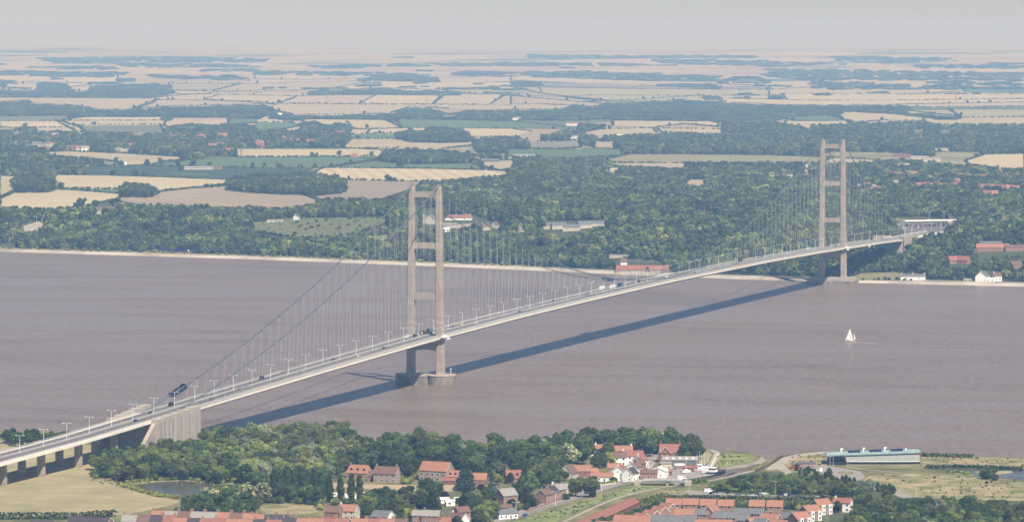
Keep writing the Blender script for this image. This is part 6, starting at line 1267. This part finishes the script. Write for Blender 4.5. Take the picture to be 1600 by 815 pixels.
COP = [[(20,283),(33,277),(52,275),(72,277),(84,285),(82,294),(25,295)],[(355,287),(365,279),(400,275),(450,275),(510,277),(537,286),(533,296),(490,299),(400,296),(355,291)],[(592,247),(604,239),(640,235),(700,241),(740,245),(735,250),(640,251),(597,248)],[(617,212),(640,206),(660,208),(675,201),(720,204),(735,218),(690,219),(640,218)],[(470,203),(477,195),(490,192),(512,199),(530,195),(548,199),(548,203)],[(188,298),(196,292),(208,288),(216,291),(228,290),(234,295),(244,299),(236,302),(192,302)]]
scatter('copse', sample(COP, 10.5, 7, excl=False), ['fdark', 'fmid'], [.75, .25], .8, 1.2, 'compact dark copses standing in the far wheat fields', 'woodland')
scatter('distant_wood', clear_houses(sample(WOODS_FAR, 30, 6)), ['clump', 'clumpm'], [.7, .3], .8, 1.15, 'hazy blue-grey woods on the plain behind the nearer farmland', 'woodland', zsc=.72)
scatter('horizon_wood', sample(WOODS_HAZE, 85, 8, jitter=.6, excl=False, thin=.5), ['clump', 'clumpm'], [.7, .3], 1.4, 2.4, 'faint woods fading into haze near the horizon', 'woodland', zsc=.4)
# random small woods and shelterbelts on the far plain
ex = []
for k in range(70):
    px_, py_ = rnd.uniform(-20, 1620), 88+60*rnd.random()**.8
    L_ = rnd.uniform(6, 46); hh = rnd.uniform(.2, .8)
    ex.append([(px_-L_, py_), (px_-L_*.4, py_-hh), (px_+L_*.6, py_-hh*.8), (px_+L_, py_+.2), (px_, py_+hh*.5)])
scatter('shelterbelt', sample(ex, 60, 8, jitter=.6, excl=False), ['clump', 'clumpm'], [.6, .4], 1.0, 1.7, 'thin shelterbelts crossing the distant pale fields', 'woodland', zsc=.5)
# hedgerows along the field outlines
hp = []; hs_ = []
for k, pg in FIELDS:
    q = np.array(pg, float)
    if len(q) < 4 or q[:, 1].mean() < 118: continue
    W_ = unproj(q[:, 0], q[:, 1])
    for i in range(len(W_)):
        p0, p1 = W_[i][:2], W_[(i+1) % len(W_)][:2]; L_ = np.linalg.norm(p1-p0)
        if rnd.random() < .18: continue
        D = np.hypot(p0[0]-CX, p0[1]-CY); st = 4.5 if D < 9000 else 8
        n = int(L_/st)
        g0 = rnd.uniform(.72, .97)
        for j in range(n):
            if rnd.random() > g0: continue
            p = p0+(p1-p0)*(j+rnd.random()*.6)/n+rng.normal(size=2)*.7; hp.append((p[0], p[1], float(gz(*p)))); hs_.append(D)
hp = np.array(hp); hs_ = np.array(hs_)
scatter('hedgerow', hp[hs_ < 9000], ['dbush', 'bush'], [.75, .25], .55, 1.15, 'thin dark hedgerows dividing the nearer wheat and pasture fields', 'hedge')
scatter('far_hedgerow', hp[hs_ >= 9000], ['dbush'], [1], .6, 1.2, 'fine dark hedge lines across the distant fields', 'hedge')
# loose hedgerow trees
ht = hp[(hs_ > 7000) & (rng.random(len(hp)) < .020)]
scatter('hedgerow_trees', ht, ['fdark', 'fmid'], [.7, .3], .5, 1.0, 'scattered small trees standing in the far hedgerows', 'trees')

sm = np.concatenate(SM); sm = sm[(rng.random(len(sm)) < .6) & (sm[:, 1]-np.interp(sm[:, 0], SHX, SHY) > 55)]
scatter('garden_trees', sm, ['fdark', 'fmid', 'flight'], [.4, .4, .2], .22, .5, 'small garden trees and shrubs around the far-bank houses', 'shrubs')

mb = sample([[(392,350),(440,343),(600,340),(612,348),(560,364),(500,370),(440,368),(398,362)]], 13, 0, excl=False); mb = mb[rng.random(len(mb)) < .45]
scatter('meadow_scrub', mb, ['dbush', 'bush', 'lbush'], [.3, .4, .3], .35, 1.1, 'scattered scrub on the rough green meadow in the far hillside wood', 'scrub')
# ------------------------------------------------------------------ foreground trees
S = []   # special, individually placed: kind, px, base py, scale, label
for k, (x, y, s) in enumerate(((890, 728, 1.25), (1036, 706, 1.2), (330, 798, 1.15), (345, 796, 1.0), (384, 789, 1.05), (411, 785, 1.05), (318, 797, .9), (457, 726, .8), (470, 730, .75), (505, 722, .8))):
    S.append(('cream', x, y, s, ['tree covered in cream blossom beside the cream gabled cottage', 'tree covered in cream blossom behind the tall brick inn', 'tree in cream blossom, second of three above the terraces', 'tree in cream blossom, third of three above the terraces', 'cream-flecked tree left of the dark gap above the terraces', 'cream-flecked tree right of the dark gap above the terraces', 'tree in cream blossom, leftmost above the terraces', 'cream-flecked tree in the wood above the poplars, leftmost', 'cream-flecked tree in the wood above the poplars, middle', 'cream-flecked tree in the wood above the poplars, rightmost'][k]))
for k, (x, y, s) in enumerate(((427, 778, .95), (437, 781, 1.0), (448, 777, 1.05), (459, 780, 1.0), (469, 778, 1.05), (480, 781, 1.0), (491, 778, 1.0), (501, 781, .95), (515, 785, .98), (532, 786, .95), (549, 787, 1.0), (562, 786, .95))):
    S.append(('poplar', x, y, s*1.08, 'tall narrow dark poplar, %s from the left in the poplar row' % ordn(k)))
S += [('conifer', 727, 766, 1.45, 'tallest dark conifer, between the two orange roofs'), ('conifer', 728, 797, 1.15, 'broad dark conifer in front of the tallest one'), ('conifer', 674, 801, 1.1, 'dark conical conifer above the grey-roofed brick houses'), ('dark', 668, 780, 1.05, 'large dark round tree in front of the barn-like house, left one'), ('dark', 681, 782, .95, 'large dark round tree in front of the barn-like house, right one'),
 ('gold', 751, 786, 1.15, 'bright golden conifer, left of the pair'), ('gold', 761, 791, 1.1, 'bright golden conifer, right of the pair'), ('purple', 694, 784, .95, 'dark purple-leaved tree behind the white garden sheds'), ('purple', 752, 768, .7, 'small dark purple tree beside the small brick bungalow'), ('blue', 768, 780, 1.35, 'blue-green spruce left of the brick gabled house'),
 ('dark', 798, 755, .55, 'small dark tree in front of the red-brown roofed house'), ('light', 778, 757, .65, 'light green tree left of the red-brown roofed house'), ('dark', 744, 808, .85, 'dark tree at the roadside below the golden conifers'), ('dark', 759, 806, .85, 'dark round tree by the road below the golden conifers'), ('dark', 834, 762, .7, 'dark tree right of the red-brown roofed house, upper'), ('mid', 822, 772, .7, 'green tree right of the brick gabled house'), ('light', 838, 791, .5, 'light green small tree by the roadside wall'), ('dark', 800, 795, .5, 'dark shrub-like tree by the shop'),
 ('dark', 931, 732, .8, 'dark spreading tree below the white cottage, left'), ('dark', 941, 731, .75, 'dark spreading tree below the white cottage, right'), ('light', 954, 729, .85, 'light green tree between the white cottage and white houses'), ('dark', 884, 750, .45, 'dark small conifer-like tree before the cream gable'), ('dark', 868, 762, .95, 'dark tree at the lower corner of the wood by the cottages'), ('dark', 858, 752, 1.0, 'dark tree at the edge of the wood above the brick row'), ('mid', 1015, 706, 1.0, 'brown-green tree at the head of the haven street'),
 ('dbush', 960, 752, .9, 'dark shrub by the low white outbuilding, right'), ('dbush', 926, 752, 1.1, 'dark shrub below the little garage'), ('bush', 904, 752, .9, 'green shrub below the cream gabled cottage'), ('lbush', 914, 750, .8, 'light green shrub before the square orange-roofed house'),
 ('dark', 1393, 740, .0001, '')][:-1]
S += [('dbush', 1542, 748, 1.9, 'dark round bush beside the reserve water, larger one'), ('dbush', 1553, 750, 1.2, 'dark round bush beside the reserve water, smaller one'), ('dbush', 1553, 739, 1.0, 'dark bush on the small island'), ('willow', 1345, 776, .9, 'grey-green willow by the white house, left'), ('willow', 1357, 773, .85, 'grey-green willow by the white house, middle'), ('willow', 1338, 783, .8, 'grey-green willow by the white house, nearest'), ('dark', 1310, 800, .55, 'dark tree against the left wall of the isolated white house')]
for k, (x, y) in enumerate(((1250, 741), (1258, 744), (1263, 739), (1269, 752), (1276, 750), (1283, 753), (1290, 747), (1296, 744), (1300, 754), (1308, 756), (1316, 752), (1322, 755), (1328, 757), (1335, 755), (1371, 767), (1379, 768), (1384, 767), (1390, 770), (1396, 771), (1245, 735), (1273, 742))):
    S.append(('sapling', x, y, .9+.5*((k*37) % 10)/10, 'small dark young tree near the car park roundabout, %s from the left' % ordn(sorted([1250, 1258, 1263, 1269, 1276, 1283, 1290, 1296, 1300, 1308, 1316, 1322, 1328, 1335, 1371, 1379, 1384, 1390, 1396, 1245, 1273]).index(x))))
for k, (x, y, s) in enumerate(((95, 295.5, .95), (230, 259, 1.0), (625, 262.5, 1.25), (605, 283, .9), (611, 283.5, .7), (617, 284, .6), (119, 331, 1.1), (127, 327, 1.3), (149, 324, .9), (519, 260, .5), (281, 267, .9), (302, 260, 1.1), (364, 243, .9), (190, 302, .8), (206, 303.5, 1.1), (222, 303, 1.1), (233, 302, .8), (213, 302, .9), (323, 294, .6), (331, 294, .6), (342, 293, .6), (413, 261, .6), (573, 201, .9))):
    S.append(('fdark', x, y, s*1.0, ['lone round dark tree right of the oval copse', 'lone round tree on the edge of the tan field', 'lone dark spreading tree in the green field above the southern tower', 'taller tree of the small group above the southern tower', 'middle tree of the small group above the southern tower', 'right tree of the small group above the southern tower', 'dark tree left of a pair below the wheat field', 'tall dark tree right of a pair below the wheat field', 'dark tree beside the brown-roofed barn', 'tiny tree where field edges meet', 'dark tree left of the farm sheds', 'dark tree behind the farm sheds', 'dark tree at the right end of the tan field', 'leftmost of the tree group amid the wheat', 'second tree of the group amid the wheat', 'fourth tree of the group amid the wheat', 'rightmost of the tree group amid the wheat', 'middle tree of the group amid the wheat', 'first small tree on the brown field edge', 'second small tree on the brown field edge', 'third small tree on the brown field edge', 'tiny tree on the green field boundary', 'lone tree in the upper pale field'][k]))
for kind, x, y, s, lab in S:
    P = unproj(x, y, z=3)[0] if y > 500 else unproj(x, y)[0]
    make_tree(kind, P[0], P[1], P[2], s, lab)
# hedges: long clipped or wild hedges as single things
def hedge(pts, wdt, h, kind, label):
    P = unproj([p[0] for p in pts], [p[1] for p in pts], z=3)[:, :2]; g = rng; vs = []; fs = []; sh = []
    for i in range(len(P)-1):
        L_ = np.linalg.norm(P[i+1]-P[i]); n = int(L_*15)
        for q in range(n):
            c = P[i]+(P[i+1]-P[i])*g.random(); z = g.random()*h; o = g.normal(size=2)*wdt*.3*(1-.4*z/h); nn = g.normal(size=3); nn /= np.linalg.norm(nn); a_ = np.cross(nn, [.3, .5, .8]); a_ /= np.linalg.norm(a_); b_ = np.cross(nn, a_); s = g.uniform(.3, .65)
            C_ = np.array([c[0]+o[0], c[1]+o[1], 3+z]); k = len(vs); vs += [C_-a_*s-b_*s, C_+a_*s-b_*s, C_+a_*s+b_*s, C_-a_*s+b_*s]; fs.append((k, k+1, k+2, k+3)); sh.append(g.uniform(.7, 1.3))
    me = bpy.data.meshes.new('hedge'); me.from_pydata([tuple(v) for v in vs], [], fs); me.materials.append(M[kind]); me.attributes.new('shade', 'FLOAT', 'FACE').data.foreach_set('value', np.array(sh, np.float32))
    tag(link(bpy.data.objects.new('hedge', me)), label, 'hedge')
hedge([(-20, 811), (60, 810), (110, 811), (150, 808), (180, 806)], 5, 4, 'leaf_dark', 'long dark hedge between the dry pasture and the bungalows')
hedge([(20, 687), (60, 686.5), (120, 688)], 4, 3.5, 'leaf_dark', 'dark hedge line along the top of the pasture behind the viaduct')
hedge([(885, 758), (920, 756), (945, 757), (962, 753)], 2, 1.6, 'leaf_light', 'clipped light green hedge above the waterside road')
hedge([(1068, 756), (1090, 754), (1106, 752)], 4, 3, 'leaf_mid', 'green hedge right of the haven bridge')
hedge([(810, 797), (835, 788)], 1.6, 1.6, 'leaf_mid', 'clipped hedge beside the roadside shop')
hedge([(1440, 712.5), (1475, 713.5), (1520, 715)], 4, 2.5, 'leaf_mid', 'scrubby hedge on the riverbank right of the visitor centre')
hedge([(1448, 731), (1480, 730.5), (1520, 731), (1560, 732.5), (1600, 734.5)], 4, 2.2, 'leaf_dark', 'dark fringe of shrubs along the reserve water')
hedge([(1480, 737), (1500, 739), (1518, 742)], 3, 1.6, 'leaf_light', 'pale reed fringe at the left end of the reserve water')
hedge([(186, 757), (205, 763), (225, 769)], 5, 1.8, 'leaf_light', 'reedy fringe on the left side of the pond')
hedge([(222, 768), (245, 774), (275, 778), (303, 779)], 6, 1.8, 'leaf_light', 'reedy fringe along the near shore of the pond')
hedge([(320, 772), (345, 765), (372, 761), (400, 758)], 7, 2.0, 'leaf_mid', 'taller reeds at the right end of the pond')
hedge([(200, 755), (240, 750), (290, 748.5), (340, 752), (380, 753)], 6, 1.8, 'leaf_light', 'reed belt along the far shore of the pond')
# tussocks
tz = np.concatenate([sample([[(1118,712),(1160,708),(1180,713),(1150,726),(1115,733)]], 6, 0, excl=False), sample([[(790,815),(850,801),(960,769),(1000,758),(1022,760),(985,771),(930,786),(870,812)]], 5, 0, excl=False), sample([[(1350,742),(1420,739),(1500,744),(1600,752),(1600,780),(1500,779),(1400,764)]], 9, 0, excl=False), sample([[(1440,714),(1600,716),(1600,731),(1470,730)]], 7, 0, excl=False), sample([[(1225,716),(1250,711),(1290,708),(1290,727),(1240,732)]], 6, 0, excl=False), sample([[(150,742),(260,738),(340,742),(425,742),(430,756),(360,766),(200,752)]], 7, 0, excl=False), sample([[(990,783),(1030,768),(1080,760),(1080,772),(1000,792)]], 6, 0, excl=False), sample([[(120,736),(200,746),(225,764),(150,756)]], 8, 0, excl=False)])
tz = tz[rng.random(len(tz)) < .7]; tz[:, 2] = 3.0
scatter('tussocks', tz, ['lbush', 'bush'], [.7, .3], .12, .38, 'rough grass tussocks dotted over the dry meadows and pond margins', 'tussocks')
hedge([(1036, 787), (1100, 789), (1165, 791), (1232, 792), (1262, 790)], 7, 3.8, 'leaf_mid', 'broad green hedge between the new estate and the car park', )
hedge([(1040, 781), (1100, 781), (1160, 782), (1240, 783), (1300, 783)], 8, 3.2, 'leaf_dark', 'dark shrub belt along the near side of the car park')
hedge([(1112, 764), (1160, 769), (1230, 771), (1300, 771.5)], 4, 2.4, 'leaf_mid', 'green hedge along the far side of the car park')
hedge([(995, 791), (1010, 787), (1036, 779)], 6, 4, 'leaf_mid', 'green hedge from the long brick building to the estate')
# fences, wall
def fence(name, pts, h, m, label, step=3., th=.12, z=3.0, solid=False):
    P = unproj([p[0] for p in pts], [p[1] for p in pts], z=z)[:, :2]; e = empty(name, (*P[0], z)); a = MB(); b_ = MB()
    for i in range(len(P)-1):
        L_ = np.linalg.norm(P[i+1]-P[i]); r_ = math.atan2(*(P[i+1]-P[i])[::-1]); c = (P[i]+P[i+1])/2-P[0]
        if solid: a.box((c[0], c[1], h/2), (L_+.2, .35, h), m, rz=r_)
        else:
            for zz in (h*.5, h*.92): a.box((c[0], c[1], zz), (L_, th, th*1.3), m, rz=r_)
            for q in range(int(L_/step)): p = P[i]+(P[i+1]-P[i])*q/(L_/step)-P[0]; b_.box((p[0], p[1], h/2), (.18, .18, h), m)
    if a.v: a.build('wall' if solid else 'rails', e)
    if b_.v: b_.build('posts', e)['kind'] = 'stuff'
    tag(e, label, 'wall' if solid else 'fence')
fence('riverside_railing', [(1213, 716), (1235, 711.5), (1260, 707.5), (1290, 704.5)], 1.3, 'timber', 'dark railing curving along the river edge left of the visitor centre', 2.2)
fence('riverside_railing', [(1440, 711.5), (1475, 712), (1520, 713)], 1.3, 'timber', 'dark railing along the river edge right of the visitor centre', 2.2)
fence('boardwalk_railing', [(1575, 746), (1600, 748.5), (1640, 752)], 1.3, 'timber', 'dark boardwalk railing at the right edge of the reserve water', 2.0)
fence('garden_wall', [(822, 800), (850, 790), (880, 778), (905, 768)], 1.3, 'brickp', 'long low brick wall beside the waterside road', solid=True)
fence('garden_wall', [(905, 766), (935, 759), (962, 755)], 1.0, 'cream', 'low pale wall above the clipped light green hedge', solid=True)
fence('quay_wall', [(1104, 736), (1110, 731), (1117, 718), (1122, 709)], 1.0, 'white', 'white wall along the riverside path by the marsh', solid=True)
fence('quay_wall', [(1078, 752), (1096, 749), (1110, 746)], 1.4, 'timber', 'dark timber quay wall by the moored barge', solid=True)
fence('sea_defence', [(1180, 737), (1200, 729), (1214, 719), (1222, 714)], 1.6, 'timber', 'dark sheet-piled edge along the right side of the haven mouth', solid=True)
# groves: outline, spacing, kinds and weights, smin, smax, phrase
FCL = [[(205,757),(240,752),(290,751),(340,756),(376,757),(350,762),(320,771),(290,778),(245,775),(218,768)],[(404,789),(440,786),(490,789),(500,799),(408,803)],[(508,753),(560,757),(650,757),(650,766),(505,761)],[(684,757),(724,757),(724,768),(688,768)],
 [(540,726),(585,726),(625,730),(628,755),(540,750)],[(653,727),(700,727),(722,738),(722,757),(653,754)],[(735,740),(760,740),(760,758),(735,758)],[(787,738),(820,738),(820,756),(787,756)],[(772,765),(808,762),(808,808),(772,808)],[(834,757),(882,752),(882,785),(834,787)],[(876,726),(965,726),(965,752),(876,750)],[(915,697),(946,697),(946,713),(915,713)],[(954,698),(1006,698),(1006,755),(954,755)],[(1030,702),(1060,702),(1062,713),(1097,714),(1097,740),(1030,740)],[(505,789),(565,789),(565,815),(505,815)],[(586,797),(622,797),(622,815),(586,815)],[(645,795),(735,795),(735,815),(645,815)],[(1298,776),(1336,776),(1336,812),(1298,812)],[(688,776),(718,776),(718,790),(688,790)],[(1100,765),(1240,771),(1300,772),(1300,781),(1100,780)],[(1030,795),(1300,795),(1300,830),(1030,830)],[(1005,705),(1030,705),(1020,740),(1005,740)]]
GR = [
 ([(138,730),(150,706),(180,700),(235,692),(243,690),(300,690),(345,690),(340,738),(240,738),(200,738)], 11, {'dark': 4, 'mid': 6}, .62, .95, 'in the wood below the southern anchorage'),
 ([(318,676),(345,672),(400,668),(480,666),(545,668),(568,682),(560,700),(545,722),(500,738),(430,738),(420,742),(345,740),(345,690)], 12, {'dark': 2, 'mid': 4, 'light': 4, 'willow': 3}, .8, 1.15, 'in the mixed wood left of the orange houses'),
 ([(545,705),(575,694),(600,684),(640,682),(700,690),(750,697),(790,690),(860,688),(874,700),(872,725),(862,742),(830,740),(790,732),(740,735),(655,724),(640,735),(580,724),(545,728)], 12.5, {'dark': 7, 'mid': 3, 'willow': 1}, .9, 1.25, 'in the dark wood behind the orange houses'),
 ([(878,690),(930,682),(1000,680),(1050,682),(1098,692),(1102,704),(1092,712),(1065,706),(1030,700),(1025,712),(1000,703),(985,697),(950,700),(915,702),(890,706)], 10.5, {'dark': 9, 'mid': 1}, .95, 1.3, 'in the dark wood behind the haven houses'),
 ([(418,742),(500,738),(560,738),(560,745),(508,746),(505,760),(500,775),(430,770),(418,760)], 12, {'dark': 5, 'mid': 3}, .7, 1.0, 'behind the poplar row'),
 ([(560,768),(650,768),(660,775),(660,796),(640,802),(622,800),(590,796),(565,792),(565,785)], 10, {'dark': 6, 'mid': 3, 'light': 1}, .6, .9, 'between the stubble strip and the lower terraces'),
 ([(400,778),(560,784),(565,790),(505,793),(490,787),(430,784),(400,787)], 8, {'dbush': 4, 'bush': 4, 'lbush': 2}, .9, 1.5, 'at the feet of the poplars'),
 ([(210,806),(235,800),(290,783),(310,778),(350,775),(400,772),(420,780),(400,800),(300,802),(260,806)], 8.5, {'dbush': 5, 'bush': 3, 'dark': 2}, .8, 1.2, 'between the pond and the terraces'),
 ([(655,765),(700,770),(780,760),(840,745),(876,742),(930,752),(930,756),(880,760),(830,770),(812,790),(770,806),(742,812),(735,795),(700,792),(660,795)], 9, {'dbush': 3, 'bush': 3, 'lbush': 2, 'dark': 1, 'mid': 1}, .7, 1.2, 'in the gardens along the waterside road'),
 ([(622,735),(655,730),(655,752),(640,756),(625,755)], 8, {'bush': 3, 'lbush': 3}, .8, 1.3, 'between the stone house and the barn-like house'),
 ([(1112,765),(1132,759),(1160,752),(1186,747),(1232,748),(1300,759),(1345,766),(1345,771),(1300,770),(1230,768.5),(1150,767)], 6.3, {'dark': 4, 'mid': 5, 'light': 2}, .36, .56, 'in the young plantation between path and car park'),
 ([(1040,780),(1060,778),(1100,786),(1230,789),(1300,788),(1302,794),(1240,794),(1040,787)], 6, {'dbush': 3, 'bush': 3, 'lbush': 1}, .8, 1.4, 'in the belt behind the new estate'),
 ([(905,819),(950,809),(1003,793),(1035,781),(1042,783),(1032,789),(1000,801),(955,812),(915,824)], 7, {'dbush': 4, 'bush': 4}, .8, 1.4, 'between the long brick building and the estate'),
 ([(1300,812),(1312,802),(1336,800),(1340,770),(1370,772),(1410,785),(1480,782),(1550,788),(1600,786),(1640,786),(1640,840),(1285,840)], 10, {'dark': 5, 'mid': 4, 'light': 1, 'willow': 1}, .65, .95, 'in the wood at the lower right'),
 ([(4,676),(40,672),(75,676),(75,686),(4,686)], 9, {'dark': 5, 'dbush': 3}, .5, .8, 'behind the viaduct by the river'), ([(78,678),(118,680),(118,687),(78,687)], 9, {'dark': 5}, .5, .7, 'behind the viaduct by the river'),
 ([(125,735),(240,738),(340,740),(345,744),(300,745),(200,747),(140,742)], 7, {'bush': 5, 'dbush': 3, 'lbush': 2}, .8, 1.5, 'along the foot of the anchorage wood'),
 ([(296,745),(345,750),(420,745),(424,758),(380,762),(360,772),(330,775),(310,770),(330,762)], 10, {'lbush': 4, 'bush': 4}, .6, 1.1, 'on the rough ground right of the pond'),
 ([(700,828),(760,805),(742,812),(690,818)], 9, {'dark': 2, 'bush': 2}, .6, .9, 'at the lower end of the waterside road'),
 ([(1435,738),(1520,746),(1590,756),(1500,752)], 22, {'dbush': 1}, .3, .6, 'on the meadow right of the visitor centre'),
]
ALL = []
for gi, (pg, sp_, kw, s0, s1, ph) in enumerate(GR):
    big = any(k in kw for k in ('dark', 'mid')) and s1 > .6
    P = sample([pg], sp_, 7*s1 if big else 2, excl=False, jitter=.38)
    if len(P) == 0: continue
    u, v_ = proj(P+[0, 0, 6*s1 if big else 1.5]); ub, vb = proj(P); bad = np.zeros(len(P), bool)
    ul, vl = proj(P+[0, 0, 3*s1 if big else .6])
    for i_, f in enumerate(FCL):
        f = np.array(f); bad |= inpoly(u, v_, f); bad |= inpoly(ul, vl, f)
        if i_ < 4: bad |= inpoly(ub, vb, f)
    for hx_, hy_, hw_ in NEARH: bad |= np.hypot(P[:, 0]-hx_, P[:, 1]-hy_) < hw_/2+(4.5 if big else 1.5)
    bad |= (np.abs(P[:, 0]) < 23) & (P[:, 1] < -520) & (P[:, 1] > -700)
    bad |= (np.abs(P[:, 0]) < 17) & (P[:, 1] < -700)
    P = P[~bad]; ks = list(kw); wv = np.array([kw[k] for k in ks], float); wv /= wv.sum(); kk_ = rng.choice(len(ks), len(P), p=wv)
    for p, q in zip(P, kk_):
        s = rnd.uniform(s0, s1)*(1 if ks[q] in ('bush', 'dbush', 'lbush') or s1 > .6 else 1)
        if ks[q] in ('bush', 'dbush') and s1 < .6: s *= 2
        x, y = proj(p); D = np.hypot(p[0]-CX, p[1]-CY)
        vis = -30 < x[0] < 1630 and y[0]-SPEC[ks[q]][4]*s*FPX/D < 818
        ALL.append((SPEC[ks[q]][4]*s/D*(1 if vis else .0), gi, ks[q], tuple(p), s, x[0]))
ALL.sort(key=lambda t: -t[0]); TREES = [t for t in ALL if 'bush' not in t[2]]; BUSH = [t for t in ALL if 'bush' in t[2]]
ind = TREES[:238]+BUSH[:170]; rest = TREES[238:]+BUSH[170:]
cnt = {}; ind.sort(key=lambda t: t[5])
for _, gi, k, p, s, x in ind:
    key = (gi, SPEC[k][8]); n = cnt.get(key, 0); cnt[key] = n+1
    make_tree(k, p[0], p[1], 3.0, s, '%s %s, %s from left' % (SPEC[k][8], GR[gi][5], ordn(n) if n < 89 else 'later'), ('bushes ' if 'bush' in k else 'trees ')+GR[gi][5], sz=s*rnd.uniform(.85, 1.1))
for nm, sel, lab in (('bank_wood', lambda t: 'bush' not in t[2], 'dense dark green wood along the near riverbank behind the separate trees'), ('undergrowth', lambda t: 'bush' in t[2], 'low green undergrowth between the near woods and gardens')):
    L_ = [t for t in rest if sel(t)]
    for kset in sorted({t[2] for t in L_}):
        pass
    ks = sorted({t[2] for t in L_})
    if L_:
        wts = [1]*len(ks)
        for k in ks:
            Q = [t for t in L_ if t[2] == k]; scatter(nm, [(t[3][0], t[3][1], 3.0) for t in Q], [k], [1], 1, 1, lab, 'woodland' if nm == 'bank_wood' else 'undergrowth', ss=[t[4] for t in Q])
print('TREES', len(TREES), 'BUSH', len(BUSH), 'HOUSES', NH[0])
# ------------------------------------------------------------------ haze: one closed box of even, thin air
bxs = V.reshape(-1, 3); x0, x1 = min(bxs[:, 0].min(), -5400)-400, max(bxs[:, 0].max(), 4400)+400; y1 = bxs[:, 1].max()+400
a = MB(); a.box(((x0+x1)/2, (-4200+y1)/2, (-8+302)/2), (x1-x0, y1+4200, 310), 'white')
a.mats = []; hz = a.build('haze'); hz['kind'] = 'stuff'
m = bpy.data.materials.new('haze_air'); m.use_nodes = True; N, L = m.node_tree.nodes, m.node_tree.links
N.remove(N['Principled BSDF']); pv = N.new('ShaderNodeVolumePrincipled'); pv.inputs['Color'].default_value = (*HAZE_COL, 1); pv.inputs['Density'].default_value = HAZE_DENS; pv.inputs['Absorption Color'].default_value = (.87, .76, 0, 1); pv.inputs['Anisotropy'].default_value = 0.0
L.new(pv.outputs[0], N['Material Output'].inputs['Volume']); hz.data.materials.clear(); hz.data.materials.append(m)
print('OBJECTS', len(bpy.data.objects))
